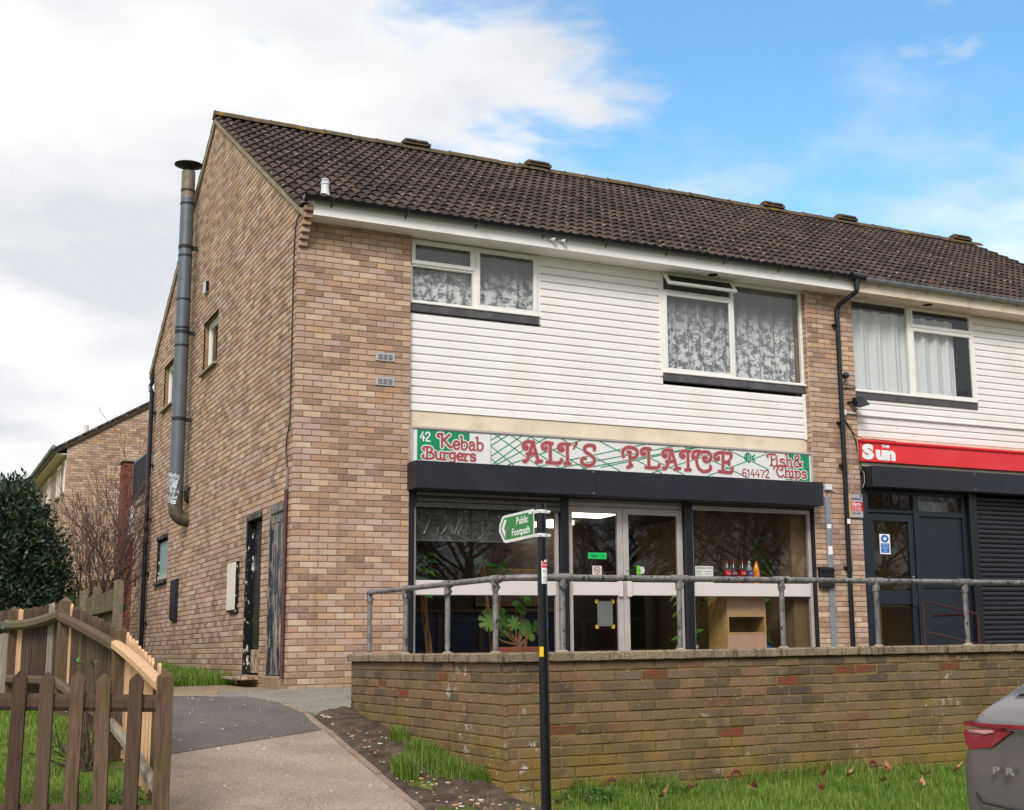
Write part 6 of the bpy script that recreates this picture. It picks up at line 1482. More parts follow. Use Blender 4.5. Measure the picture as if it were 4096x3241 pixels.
# wooden display cabinet
cb = thing('display_cabinet', 'small fibreboard and glass display cabinet standing behind the right shop window', 'cabinet', (6.57, .5, .05))
for a in ((6.25, 6.91, .26, .29, .86, 1.11), (6.25, 6.91, .26, .29, .05, .60)):
    m_ = MB(); m_.bbox(*a, .004); m_.build('panel', M['mdf'], cb)
for a in ((6.25, 6.28, .29, .75, .05, 1.11), (6.88, 6.91, .29, .75, .05, 1.11), (6.28, 6.88, .72, .75, .05, 1.11), (6.25, 6.91, .26, .75, 1.111, 1.13)):
    m_ = MB(); m_.bbox(*a, .003); m_.build('carcass', M['pine'], cb)
m_ = MB(); frame_rect(m_, 6.255, 6.905, .60, .86, .022, .255, .285, .003); m_.build('window_frame', M['pine'], cb); pane(6.28, 6.88, .62, .84, .27, cb, M['shop_glass'])
# window shelf with bottles
sh = thing('window_shelf', 'narrow shelf behind the mid rail of the right shop window', 'shelf', (6.6, .25, 1.28)); m_ = MB(); m_.bbox(5.62, 7.58, .17, .36, 1.27, 1.295, .004); m_.build('board', M['wood'], sh)
def bottle(x, lab, body, label, cap, words, h=.33, r=.046, wm='white_print', low=None):
    t = thing('drink_bottle', lab, 'bottle', (x, .25, 1.296), 'drink bottles on the window shelf'); z = 1.296
    m_ = MB(); m_.lathe((x, .25, z), [(r*.8, 0), (r, .02), (r, h*.18), (r*.9, h*.24), (r, h*.32), (r, h*.58), (r*.85, h*.70), (r*.45, h*.84), (r*.3, h*.9), (r*.3, h*.93)], 16); m_.build('bottle', body, t, smooth=True)
    m_ = MB(); m_.lathe((x, .25, z), [(r*.32, h*.92), (r*.34, h*.93), (r*.34, h*.985), (0, h)], 12); m_.build('cap', cap, t, smooth=30)
    m_ = MB(); m_.lathe((x, .25, z), [(r*1.02, h*.36), (r*1.02, h*.58)], 16); lo = m_.build('label', label, t, smooth=True)
    text('letter', words, (x, .25-r*1.05, z+h*.42), .036, M[wm], t, align='CENTER', ext=.0001, sx=.8)
bottle(6.27, 'dark cola bottle with red label, leftmost on the window shelf', M['cola'], M['label_red'], M['label_red'], 'Coca')
bottle(6.375, 'dark cola bottle with purple label, second on the window shelf', M['cola'], M['label_purple'], M['label_red'], 'Coca')
bottle(6.53, 'dark cola bottle with red label and pale price tag, third on the window shelf', M['cola'], M['label_red'], M['label_red'], 'Coca')
bottle(6.645, 'clear water bottle with dark blue label on the window shelf', M['clear_bottle'], M['label_blue'], M['plastic_white'], 'ICE')
bottle(6.765, 'orange drink bottle with orange label, rightmost on the window shelf', M['orange_drink'], M['label_orange'], M['label_orange'], 'Fan')
cn = thing('drink_can', 'small red drink can standing among the cola bottles on the shelf', 'can', (6.42, .215, 1.296)); m_ = MB(); m_.lathe((6.425, .21, 1.296), [(.024, 0), (.03, .008), (.03, .10), (.025, .11), (0, .108)], 14); m_.build('can', M['label_red'], cn, smooth=30)
# notices
def notice(nm, lab, x0, x1, y, z0, z1, mt): t = thing(nm, lab, 'notice', ((x0+x1)/2, y, z0)); m_ = MB(); m_.box(x0, x1, y, y+.002, z0, z1); m_.build('card', mt, t); return t
t = notice('opening_times_card', 'white opening times card in the right shop window', 5.68, 5.975, .16, 1.30, 1.535, M['white_print'])
text('letter', 'OPENING TIMES', (5.83, .158, 1.495), .036, M['black_print'], t, align='CENTER', ext=.0001)
for i, s_ in enumerate(('MONDAY', 'TUESDAY', 'WEDNESDAY', 'THURSDAY', 'FRIDAY')): text('letter', s_, (5.70, .158, 1.455-.034*i), .018, M['black_print'], t, ext=.0001); m2 = MB(); m2.box(5.84, 5.95, .1585, .1588, 1.458-.034*i, 1.464-.034*i); m2.build('rule', M['grey_print'], t)
t = notice('open_card', 'bright green open card hanging in the left door glass', 3.99, 4.265, .112, 1.600, 1.685, M['open_green'])
text('letter', 'Open', (4.02, .110, 1.625), .052, M['black_print'], t, ext=.0001); m_ = MB(); m_.box(4.165, 4.168, .110, .111, 1.60, 1.685); m_.build('divider', M['black_print'], t); text('letter', 'Uber\nEats', (4.19, .110, 1.652), .022, M['black_print'], t, ext=.0001)
t = notice('no_smoking_notice', 'white no smoking notice low on the left door glass', 4.05, 4.19, .112, 1.375, 1.51, M['white_print'])
m_ = MB(); q = arc(4.12, 1.455, .042, 0, 360, 20); ribbon(m_, q, .010, lambda u, v: (u, .1105, v)); ribbon(m_, [(4.09, 1.485), (4.15, 1.425)], .008, lambda u, v: (u, .1104, v)); m_.build('red_symbol', M['label_red'], t)
m_ = MB(); ribbon(m_, [(4.095, 1.452), (4.14, 1.452)], .009, lambda u, v: (u, .1108, v)); ribbon(m_, [(4.14, 1.46), (4.13, 1.475), (4.145, 1.485)], .004, lambda u, v: (u, .1108, v)); m_.build('black_symbol', M['black_print'], t); text('letter', 'NO SMOKING', (4.12, .110, 1.385), .019, M['label_red'], t, align='CENTER', ext=.0001)
t = notice('delivery_card', 'small lime and white delivery card in the right door glass', 4.72, 4.785, .112, 1.40, 1.52, M['lime'])
m_ = MB(); m_.lathe((4.80, .113, 1.46), [(0, -.0004), (.05, 0)], 18, axis='y'); m_.build('white_disc', M['white_print'], t); text('letter', 'Uber\nEats', (4.752, .110, 1.465), .018, M['black_print'], t, align='CENTER', ext=.0001)
t = notice('hazard_notice', 'grey notice with yellow and black corners in the left door glass', 4.13, 4.36, .14, .72, 1.05, M['grey_print'])
for x, z in ((4.10, .69), (4.34, .69), (4.10, 1.02), (4.34, 1.02)): m_ = MB(); m_.box(x, x+.05, .143, .144, z, z+.05); m_.build('corner_stripe', M['yellow'], t)
for i, s_ in enumerate(('PLEASE', 'WAIT HERE', 'UNTIL', 'CALLED')): pass
t = notice('mask_notice', 'blue and white face mask notice on the newsagent door glass', 8.905, 9.105, .085, 1.755, 2.055, M['white_print'])
m_ = MB(); m_.face([(9.005+.075*math.cos(k*.3142), .0835, 1.985+.058*math.sin(k*.3142)) for k in range(20)]); m_.box(8.925, 9.085, .0833, .0835, 1.775, 1.915); m_.build('blue_print', M['mask_blue'], t)
m_ = MB(); m_.face([(9.005+a, .0828, 1.985+b) for a, b in ((-.035, .015), (-.02, -.02), (0, -.03), (.02, -.02), (.035, .015), (0, .022))]); m_.build('mask_symbol', M['white_print'], t)
for i, s_ in enumerate(('PLEASE WEAR', 'A MASK OR A', 'FACE COVERING', 'WHILE ON', 'THESE', 'PREMISES.')): text('letter', s_, (9.005, .0828, 1.892-.021*i), .017, M['white_print'], t, align='CENTER', ext=.0001)
# unlit neon window sign on a tinted panel
ng = thing('neon_window_sign', 'unlit script neon sign on a tinted panel at the top of the left shop window', 'neon sign', (2.5, .2, 1.8))
m_ = MB(); m_.box(1.6, 3.45, .20, .205, 1.80, 2.20, skip='k'); m_.build('tinted_panel', M['panel_grey'], ng)
m_ = MB(); m_.box(1.6, 3.45, .198, .204, 1.795, 1.802); m_.build('panel_edge', M['grey_print'], ng)
def neon(pts): 
    q = [np.array(p_, float) for p_ in pts]; o_ = []
    for i in range(len(q)-1):
        p0, p1, p2, p3 = q[max(0, i-1)], q[i], q[i+1], q[min(len(q)-1, i+2)]
        for k in range(5): t_ = k/5; o_.append(.5*((2*p1)+(-p0+p2)*t_+(2*p0-5*p1+4*p2-p3)*t_*t_+(-p0+3*p1-3*p2+p3)*t_**3))
    o_.append(q[-1]); m_ = MB(); m_.tube([(a, .185, b) for a, b in o_], .009, 6); m_.build('tube', M['tube_glass'], ng, smooth=True)
X = 1.68
neon([(X+.02,1.88),(X+.05,1.90),(X+.12,2.10),(X+.08,2.14),(X,2.10),(X+.05,2.06)]); neon([(X+.10,2.14),(X+.34,2.13)]); neon([(X+.06,2.02),(X+.22,2.02)]); neon([(X+.24,1.98),(X+.22,1.90),(X+.28,1.89),(X+.34,1.98),(X+.38,2.0),(X+.42,1.92),(X+.38,1.88),(X+.34,1.90)]); neon([(X+.44,1.88),(X+.54,2.13),(X+.50,2.14),(X+.49,1.88),(X+.54,1.98),(X+.60,1.98),(X+.60,1.89),(X+.66,1.90)])
X = 2.50; neon([(X,1.89),(X+.02,1.99),(X+.03,1.92),(X+.10,1.99),(X+.10,1.89),(X+.15,1.91)])
X = 2.78; neon([(X+.16,2.10),(X+.10,2.14),(X+.02,2.06),(X,1.95),(X+.06,1.88),(X+.16,1.92)]); neon([(X+.2,1.88),(X+.30,2.13),(X+.25,1.88),(X+.31,1.98),(X+.36,1.97),(X+.36,1.89)]); neon([(X+.42,1.98),(X+.41,1.89),(X+.46,1.90)]); neon([(X+.48,1.80),(X+.52,1.98),(X+.58,1.97),(X+.58,1.90),(X+.51,1.90)])
for a, b, c in ((2.12, 2.35, 2.55), (2.75, 2.95, 3.2)): neon([(a, 1.90), (b-.05, 1.815), (b+.08, 1.815), (c, 1.91)])
# ------------------------------------------------------------------ house and roof far behind
bh = thing('background_house', 'buff brick house end with gutter and white windows behind the leafy shrub', 'house', (5, 30, .6))
HY, HX = 25.15, .02
ez, hs = 6.45, .605
m_ = MB(); m_.box(HX+.008, HX+10.3, HY+.008, HY+34, .2, ez); m_.face([(HX+.008, HY+.008, ez), (HX+10.3, HY+.008, ez), (HX+5.15, HY+.008, ez+5.15*hs)]); m_.build('wall', M['mortar'], bh)
lay_bricks([dict(u0=0, u1=3.6, z0=2.6, z1=ez+2.4, P=lambda u, n, z: (HX+u, HY+n, z), rot=0, phase=0, clip=[(-hs, 1, ez-.05)])], bh, M['brick'], 'gable_brickwork', 41)
lay_bricks([dict(u0=HY, u1=HY+9, z0=3.4, z1=ez, P=lambda u, n, z: (HX+n, 2*HY+9-u, z), rot=-math.pi/2, phase=1, foresh=.1, holes=[(2*HY+9-27.55, 2*HY+9-26.5, 5.15, 6.1), (2*HY+9-25.75, 2*HY+9-25.35, 5.2, 6.1), (2*HY+9-30.5, 2*HY+9-29.5, 5.15, 6.1)])], bh, M['brick'], 'side_brickwork', 42, topn=0)
r_ = MB()
for x0, x1 in ((HX-.35, HX+5.15), (HX+10.65, HX+5.15)): r_.mesh_([(x0, HY-.06, ez-.2+.12), (x0, HY+34, ez-.2+.12), (x1, HY+34, ez+5.15*hs+.12), (x1, HY-.06, ez+5.15*hs+.12), (x0, HY-.06, ez-.2-.02), (x0, HY+34, ez-.2-.02), (x1, HY+34, ez+5.15*hs-.02), (x1, HY-.06, ez+5.15*hs-.02)], [(0, 1, 2, 3), (7, 6, 5, 4), (0, 3, 7, 4), (0, 4, 5, 1)])
ro = r_.build('roof', M['tile'], bh)
for i in range(14):
    u = i/14; x = HX-.37+u*5.5; z = ez-.2+.125+u*(5.15*hs+.2)
    m_ = MB(); m_.rc = random.random(); m_.mesh_([(x, HY-.09, z+.03), (x+.42, HY-.09, z+.03+.42*.6), (x+.42, HY+.24, z+.03+.42*.6), (x, HY+.24, z+.03), (x, HY-.09, z-.03), (x+.42, HY-.09, z+.42*.6-.01), (x, HY+.24, z-.03)], [(0, 1, 2, 3), (4, 5, 1, 0), (0, 3, 6, 4)]); m_.build('verge_tile', M['tile'], ro)
m_ = MB(); m_.tube([(HX+.55, HY+.6, ez+.35), (HX+.55, HY+.6, ez+.78)], .075, 10); m_.build('roof_vent', M['plastic_white'], ro, smooth=30)
m_ = MB(); m_.box(HX-.30, HX-.27, HY+.02, HY+34, ez-.22, ez-.02); m_.box(HX-.27, HX+.0, HY+.02, HY+34, ez-.22, ez-.19); m_.build('fascia', M['fascia_old'], bh)
m_ = MB(); m_.tube([(HX-.37, HY-.02, ez-.02), (HX-.37, HY+34, ez-.02)], .065, 8); go_ = m_.build('gutter', M['gutter_grey'], bh, smooth=True)
for i in range(12): m_ = MB(); m_.tube([(HX-.37, HY+.8+i*1.6, ez-.02), (HX-.37, HY+.92+i*1.6, ez-.02)], .075, 8); m_.build('gutter_joint', M['gutter_grey'], go_)
m_ = MB(); m_.tube([(HX-.36, HY+7.2, ez-.05), (HX-.34, HY+7.2, ez-.2), (HX-.06, HY+7.2, ez-.5), (HX-.05, HY+7.2, .5)], .045, 8); m_.build('downpipe', M['gutter_grey'], bh)
for y0, y1 in ((26.5, 27.55), (25.35, 25.75), (29.5, 30.5)):
    m_ = MB()
    for a, b, c, d in ((y0, y1, 5.15, 5.22), (y0, y1, 6.03, 6.1), (y0, y0+.07, 5.22, 6.03), (y1-.07, y1, 5.22, 6.03), ((y0+y1)/2-.04, (y0+y1)/2+.04, 5.22, 6.03)): m_.box(HX-.02, HX+.06, a, b, c, d)
    wo = m_.build('window', M['upvc'], bh); m_ = MB(); m_.face([(HX+.02, y1, 5.2), (HX+.02, y0, 5.2), (HX+.02, y0, 6.05), (HX+.02, y1, 6.05)]); m_.build('pane', M['carglass'], wo)
    m_ = MB(); m_.box(HX-.08, HX+.02, y0-.05, y1+.05, 5.09, 5.15); m_.build('sill', M['concrete'], wo)
m_ = MB(); m_.mesh_([(HX-.02, 25.4, 6.08), (HX-.02, 25.75, 6.08), (HX-.22, 25.75, 5.80), (HX-.22, 25.4, 5.80)], [(0, 1, 2, 3), (3, 2, 1, 0)]); m_.build('open_light', M['upvc'], bh)
ph = thing('far_house', 'far house with pale purple grey tiled roof at the left edge behind the shrub', 'house', (-9, 52, .8))
m_ = MB(); m_.box(-21, 1.3, 47.5, 57, .5, 5.6); m_.build('wall', M['brick'], ph)
m_ = MB(); m_.mesh_([(-21.4, 46.9, 5.3), (1.6, 46.9, 5.3), (1.6, 52.2, 8.60), (-21.4, 52.2, 8.60), (-21.4, 57.6, 5.3), (1.6, 57.6, 5.3)], [(0, 1, 2, 3), (3, 2, 5, 4), (1, 5, 2), (0, 3, 4)]); ro = m_.build('roof', M['roof_purple'], ph)
for r_ in range(17):
    u0 = r_/17; y, z = 46.9+5.3*u0, 5.3+3.3*u0
    m_ = MB(); m_.box(-4, 1.62, y-.03, y+.30, z+.0, z+.05); m_.mesh_([], []); q = m_.build('tile_course', M['roof_purple'], ro)
m_ = MB(); m_.tube([(-21.4, 52.2, 8.62), (1.6, 52.2, 8.62)], .12, 6); m_.build('ridge', M['roof_purple'], ro)

# ------------------------------------------------------------------ leafy and bare shrubs
def foliage_mesh(name, n, center, rad, L, W, mt, seed, shape=None, inner=.45):
    """n small leaves spread through an uneven crown"""
    r_ = np.random.default_rng(seed); out_v = np.zeros((n*4, 3)); k = 0
    blobs = [(np.array(b[:3]), b[3]) for b in (shape or [(0, 0, 0, 1)])]
    wts = np.array([b[1]**2 for b in blobs]); wts = wts/wts.sum(); rnd = np.zeros(n)
    idx = r_.choice(len(blobs), n, p=wts)
    u = r_.normal(size=(n, 3)); u /= np.linalg.norm(u, axis=1, keepdims=True); rr_ = (inner+(1-inner)*r_.random(n)**.6)*(1+.10*r_.normal(size=n))
    bc = np.array([b[0] for b in blobs])[idx]; br = np.array([b[1] for b in blobs])[idx]
    P = np.array(center)+(bc+u*(rr_*br)[:, None])*np.array(rad)
    d = u+.8*r_.normal(size=(n, 3))+np.array([0, 0, .5]); d /= np.linalg.norm(d, axis=1, keepdims=True)
    s_ = np.cross(d, r_.normal(size=(n, 3))); s_ /= np.linalg.norm(s_, axis=1, keepdims=True)
    l_ = L*(.6+.8*r_.random(n))[:, None]; w_ = W*(.7+.6*r_.random(n))[:, None]
    V = np.stack([P, P+d*l_*.45+s_*w_*.5, P+d*l_, P+d*l_*.45-s_*w_*.5], 1).reshape(-1, 3)
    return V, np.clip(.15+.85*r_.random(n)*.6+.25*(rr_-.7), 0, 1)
def quads_obj(name, V, rnd, mt, parent=None, off=(0, 0, 0), **props):
    n = len(V)//4; me = bpy.data.meshes.new(name); me.vertices.add(len(V)); me.vertices.foreach_set('co', (V-np.array(off)).astype(np.float32).ravel())
    me.loops.add(n*4); me.loops.foreach_set('vertex_index', np.arange(n*4, dtype=np.int32)); me.polygons.add(n); me.polygons.foreach_set('loop_start', np.arange(0, n*4, 4, dtype=np.int32)); me.polygons.foreach_set('loop_total', np.full(n, 4, np.int32))
    me.materials.append(mt); at = me.attributes.new('rnd', 'FLOAT', 'FACE'); at.data.foreach_set('value', rnd.astype(np.float32)); me.update(calc_edges=True)
    o = bpy.data.objects.new(name, me); COL.objects.link(o)
    if parent is not None: o.parent = parent
    for k, v in props.items(): o[k] = v
    return o
ev = thing('evergreen_shrub', 'dense dark evergreen shrub with glossy leaves left of the bare shrub', 'shrub', (-2.3, 9.0, .2))
V, r_ = foliage_mesh('e', 24000, (-2.45, 8.8, 1.9), (1.15, 1.2, 1.55), .095, .040, None, 3, [(0,0,-.35,.85),(-.1,.0,.15,.75),(.35,.1,-.2,.55),(-.5,0,.1,.6),(.05,-.1,.55,.42),(.45,-.1,.1,.42),(-.35,-.1,.62,.36),(.6,0,-.55,.45),(.12,0,.85,.2),(-.12,0,.78,.22),(.42,0,.52,.2),(-.75,0,-.2,.5)], .35)
quads_obj('crown', V, r_, M['evergreen'], ev, wloc(ev))
m_ = MB(); rr = random.Random(4)
for i in range(9): a = rr.uniform(-.6, .6); m_.tube([(-2.4+a*.2, 8.9, .1), (-2.4+a*.8, 8.9+rr.uniform(-.3, .3), 1.2), (-2.4+a*1.3, 8.9+rr.uniform(-.5, .3), 2.6)], [.05, .03, .01], 5)
m_.build('trunk', M['bark'], ev)
def branches(mb, p, d, L, r, depth, rr, spread=.55, up=.12, kids=(2, 4), seg=4, n=4, minr=.0025):
    pts = [Vector(p)]; rad = [r]; dd = Vector(d).normalized()
    for i in range(seg):
        dd = (dd+Vector((rr.gauss(0, .12), rr.gauss(0, .12), rr.gauss(0, .08)+up*.3))).normalized(); pts.append(pts[-1]+dd*L/seg); rad.append(max(minr, r*(1-.6*(i+1)/seg)))
    mb.tube(pts, rad, n if depth > 1 else 3, caps=False)
    if depth <= 0: return
    for k in range(rr.randint(*kids)):
        t = rr.uniform(.25, 1.0); i = min(seg-1, int(t*seg)); q = pts[i]+(pts[i+1]-pts[i])*(t*seg-i)
        ax = Vector((rr.gauss(0, 1), rr.gauss(0, 1), rr.gauss(0, .6)+up)); nd = (dd*(1-spread)+ax.normalized()*spread).normalized()
        branches(mb, q, nd, L*rr.uniform(.5, .75), max(minr, rad[i]*.62), depth-1, rr, spread, up, kids, seg, n, minr)
bs = thing('bare_shrub', 'bare twiggy shrub with reddish stems in front of the background brick house', 'shrub', (-1.05, 10.3, .3))
m_ = MB(); rr = random.Random(12)
for i in range(11):
    a = rr.uniform(-.5, .75); branches(m_, (-1.05+a*.25, 10.3+rr.uniform(-.2, .2), .25), (a*.7, rr.uniform(-.25, .25), 1.2), rr.uniform(1.5, 2.5), .03, 3, rr, .45, .35, (3, 5), 5, 4, .0045)
m_.build('stems', M['twig'], bs)
rs = thing('rose_bush', 'pruned woody rose bush with few leaves on the lawn behind the pickets', 'shrub', (-2.72, -4.85, g(0, -4.85)))
m_ = MB(); rr = random.Random(5); gz_ = g(0, -4.85); tips = [(-2.84, -4.87, .40), (-2.74, -4.93, .40), (-2.67, -4.93, .28), (-2.80, -4.8, .2), (-2.64, -4.85, .12), (-2.9, -4.9, .15)]
for tx, ty, tz in tips: m_.tube([(-2.72+rr.uniform(-.05, .05), -4.84, gz_-.02), ((-2.72+tx)/2+rr.uniform(-.04, .04), -4.86, (gz_+tz)/2-.02), (tx, ty, tz)], [.022, .014, .007], 6)
for i in range(26): branches(m_, (-2.72+rr.uniform(-.1, .1), -4.85+rr.uniform(-.06, .06), gz_), (rr.uniform(-.9, .9), rr.uniform(-.5, .3), rr.uniform(.2, 1)), rr.uniform(.18, .4), .007, 1, rr, .5, .1, (2, 3), 3, 4, .0025)
m_.build('stems', M['bark'], rs)
lv = MB()
for tx, ty, tz in tips[:4]:
    for k in range(9): lv.rc = rr.random(); leaf(lv, (tx, ty, tz-.01), (rr.uniform(-1, 1), rr.uniform(-1, .6), rr.uniform(-.1, .9)), (0, 0, 1), rr.uniform(.04, .075), .022, .35)
lv.build('leaves', M['weed'], rs)
# weeds at the foot of the wall
def weed(x, y, n, R, lab, seed):
    t = thing('weed_clump', lab, 'weed', (x, y, g(x, y))); rr = random.Random(seed); lv = MB()
    for k in range(n):
        a, r_ = rr.uniform(0, 6.28), R*rr.random()**.6; lv.rc = rr.random(); b = (x+r_*math.cos(a), y+r_*math.sin(a)*.6, g(x, y)+rr.uniform(.01, .13)*(1-r_/R*.6)); leaf(lv, b, (math.cos(a), math.sin(a), rr.uniform(-.1, .6)), (0, 0, 1), rr.uniform(.03, .06), rr.uniform(.02, .035), .3)
    lv.build('leaves', M['weed'], t)
weed(.33, -6.80, 170, .24, 'low leafy nettle clump at the wall foot right of the sign post', 1); weed(1.0, -6.75, 80, .18, 'small leafy weed patch in the grass between two weep pipes', 2); weed(-2.62, -5.95, 120, .22, 'leafy weeds at the foot of the fresh timber pickets', 3)
# ------------------------------------------------------------------ grass, litter, leaves
def blades(name, pts_fn, n, h, w, seed, mt, curl_=.5, **props):
    r_ = np.random.default_rng(seed); xy = pts_fn(r_, n); n = len(xy); z = np.interp(xy[:, 1], GY, GZ)+.0
    a = r_.random(n)*6.283; H = h*(.45+.9*r_.random(n)**1.3); dx, dy = np.cos(a), np.sin(a); ln = curl_*r_.random(n)*H; W = w*(.6+.8*r_.random(n))
    b = np.stack([xy[:, 0], xy[:, 1], z-.01], 1); sx = np.stack([-dy, dx, 0*dx], 1)*W[:, None]*.5; tip = b+np.stack([dx*ln, dy*ln, H], 1); mid = b+np.stack([dx*ln*.3, dy*ln*.3, H*.6], 1)
    V = np.stack([b-sx, b+sx, mid+sx*.8, mid-sx*.8, mid-sx*.8, mid+sx*.8, tip+sx*.08, tip-sx*.08], 1).reshape(-1, 3)
    cl = .5+.5*np.sin(xy[:, 0]*5.1+1.7*np.sin(xy[:, 1]*3.3))*np.sin(xy[:, 1]*4.3+xy[:, 0]*2); rv = np.clip(.15+.55*r_.random(n)+.2*cl, 0, .95); rv[r_.random(n) < .05] = 1.0
    return quads_obj(name, V, np.repeat(rv, 2), mt, None, (0, 0, 0), **props)
def verge(r_, n):
    x = -.35+9*r_.random(n)**1.25; y = WY-.01-2.5*r_.random(n)**1.15; k = (x > .05+.35*np.sin(y*7)*.3) | (r_.random(n) < .22); x, y = x[k], y[k]
    return np.stack([x, y], 1)
blades('verge_grass', verge, 70000, .062, .006, 1, M['grass'], kind='stuff')
def wallfoot(r_, n): x = .3+8*r_.random(n); y = WY-.01-.16*r_.random(n)**2; return np.stack([x, y], 1)[np.sin(x*3.1)+np.sin(x*7.7)*.6+.7 > r_.random(n)*1.8]
blades('wall_foot_grass', wallfoot, 6000, .13, .006, 2, M['grass'], .7, kind='stuff')
def lawn(r_, n):
    u, v = r_.random(n), r_.random(n); y = -6.7+8*u; xr = np.interp(y, [-6.74, -4.52, -2.2, .05, 2.2], [-2.58, -2.56, -2.72, -3.0, -3.5]); x = xr-3.2*v; y0 = -6.74+(-2.54-x)*.531
    return np.stack([x, y], 1)[(y > y0-.05) & ~((x+2.72)**2+(y+4.85)**2 < .04)]
blades('lawn_grass', lawn, 52000, .06, .006, 3, M['grass'], kind='stuff')
def front(r_, n):
    x = -6.5+5.6*r_.random(n); y = -11+4.6*r_.random(n); y0 = -6.80+(-2.54-x)*.531; xl_ = np.interp(y, [-11.6, -9, -6.5], [-3.3, -2.9, -2.46]); return np.stack([x, y], 1)[(y < y0) & (x < xl_-.02)]
blades('fence_front_grass', front, 9000, .07, .006, 8, M['grass'], kind='stuff')
def gable(r_, n): y = 2.5+8*r_.random(n); x = -1.32+1.3*r_.random(n); return np.stack([x, y], 1)
blades('gable_grass', gable, 26000, .17, .009, 4, M['grass'], .8, kind='stuff')
def tuft(r_, n):
    c = np.array([(-.30, -5.15, .10), (-.27, -5.35, .12), (-.33, -5.6, .12), (-.30, -5.85, .10), (-.62, -5.7, .07), (-.24, -6.2, .06), (-.28, -4.6, .05)]); i = r_.integers(0, len(c), n); return np.stack([c[i, 0]+r_.normal(size=n)*c[i, 2]*.5, c[i, 1]+r_.normal(size=n)*c[i, 2]], 1)
blades('wall_side_grass', tuft, 5200, .15, .006, 5, M['grass'], .7, kind='stuff')
def strawp(r_, n): i = r_.random(n); x = np.where(i < .5, -.15+.32*r_.normal(size=n)*.5, np.where(i < .75, -1.0+.8*r_.random(n), -2.36+.05*r_.normal(size=n))); y = np.where(i < .5, -6.72+.10*r_.normal(size=n), np.where(i < .75, -.35+.18*r_.normal(size=n)+.0*x, -6.9+.6*r_.random(n))); return np.stack([x, y], 1)
blades('dry_grass', strawp, 3600, .05, .004, 6, M['straw'], 3.0, kind='stuff')
def bits(name, n, pts_fn, mt, lo, hi, seed):
    r_ = random.Random(seed); m_ = MB()
    for k in range(n):
        x, y = pts_fn(r_); s_ = r_.uniform(lo, hi); a = r_.uniform(0, 3.14); c, sn = math.cos(a), math.sin(a); z = g(x, y)+.03+r_.uniform(-.005, .02); t = r_.uniform(.15, .5); q = [(-1, -t), (1, -t*.6), (.8, t), (-.9, t*.7)]
        bot = [(x+s_*(u*c-v*sn), y+s_*(u*sn+v*c), z) for u, v in q]; top = [(a_, b_, c_+s_*.35+r_.uniform(-.003, .003)) for a_, b_, c_ in bot]; m_.mesh_(bot+top, [(4, 5, 6, 7)]+[(i, (i+1) % 4, 4+(i+1) % 4, 4+i) for i in range(4)])
    return m_.build(name, mt, None, kind='stuff')
mp = lambda r_: ((lambda y: (pr_(y)+.08+(-.22-pr_(y)-.08)*r_.random(), y))(r_.uniform(-7.4, -3.2)))
bits('litter', 90, mp, M['litter'], .006, .02, 1); bits('wood_chips', 110, mp, M['litter_b'], .006, .022, 2)
bits('path_grit', 70, lambda r_: (r_.uniform(-2.3, -.9), r_.uniform(-7.5, -1)), M['litter'], .004, .012, 3)
rr = random.Random(9)
for k, (x, y) in enumerate(((1.1, -6.95), (2.35, -6.85), (2.55, -6.9), (2.7, -7.15), (3.05, -6.78), (3.2, -7.05), (3.55, -7.0), (1.55, -7.1), (.75, -7.1), (3.9, -6.9), (2.0, -7.3), (2.9, -7.35))):
    t = thing('fallen_leaf', 'curled brown dead leaf lying on the grass below the wall', 'leaf', (x, y, g(x, y)+.05), 'dead leaves on the verge'); lf_ = MB(); a = rr.uniform(0, 6.28)
    for q in range(3): lf_.rc = rr.random(); leaf(lf_, (x, y, g(x, y)+.055+.01*q), (math.cos(a+q*.9), math.sin(a+q*.9), rr.uniform(0, .6)), (rr.uniform(-.4, .4), 0, 1), rr.uniform(.06, .10), .045, -.4)
    lf_.build('blade', M['deadleaf'], t)
# ------------------------------------------------------------------ grey hatchback parked at the right, tail towards us
car = thing('parked_car', 'grey hatchback with full width red tail lamp parked at the right edge', 'car', (3.6, -10.33, -.945))
CZ = -.945; CX, CYC = 1.36, -10.33         # rear bumper, centre line
def ring(x, hw, zs, k=.86):
    """half section: (fraction of half width, height) mirrored"""
    R = [(a*hw, z) for a, z in zs]; full = [(-a, z) for a, z in R[::-1]]+R
    return [(CX+x, CYC+a, CZ+z) for a, z in full]
secs = [  # x, half width, heights bottom, sill, shoulder, deck
 (0.0, .40, .20, .44, .74, .90), (.0, .70, .20, .44, .76, .915), (.004, .86, .19, .44, .77, .93), (.02, .925, .18, .44, .78, .945), (.08, .955, .17, .45, .80, .965), (.40, .955, .17, .48, .82, .985), (1.0, .93, .20, .55, .82, .985), (2.0, .93, .20, .55, .80, .96), (2.9, .925, .20, .55, .77, .92), (3.5, .91, .20, .54, .72, .86), (4.0, .86, .22, .50, .64, .74), (4.22, .74, .26, .45, .56, .62)]
body = MB(); rings = []
for x, hw, a, b, c, d in secs: rings.append(ring(x, hw, [(.30, d), (.74, d-.006), (.93, c+(d-c)*.55), (1.0, c-.06), (.995, b), (.93, a+.06), (.80, a), (.3, a-.01)]))
n = len(rings[0]); vs = sum(rings, [])
body.mesh_(vs, [tuple(range(n))]+[tuple(range((len(rings)-1)*n, len(rings)*n))[::-1]]+[(i*n+k, (i+1)*n+k, (i+1)*n+(k+1) % n, i*n+(k+1) % n) for i in range(len(rings)-1) for k in range(n)])
bo = body.build('body', M['carpaint'], car, smooth=True); sm = bo.modifiers.new('round', 'SUBSURF'); sm.levels = 2; sm.render_levels = 2
cabn = MB(); cs = []
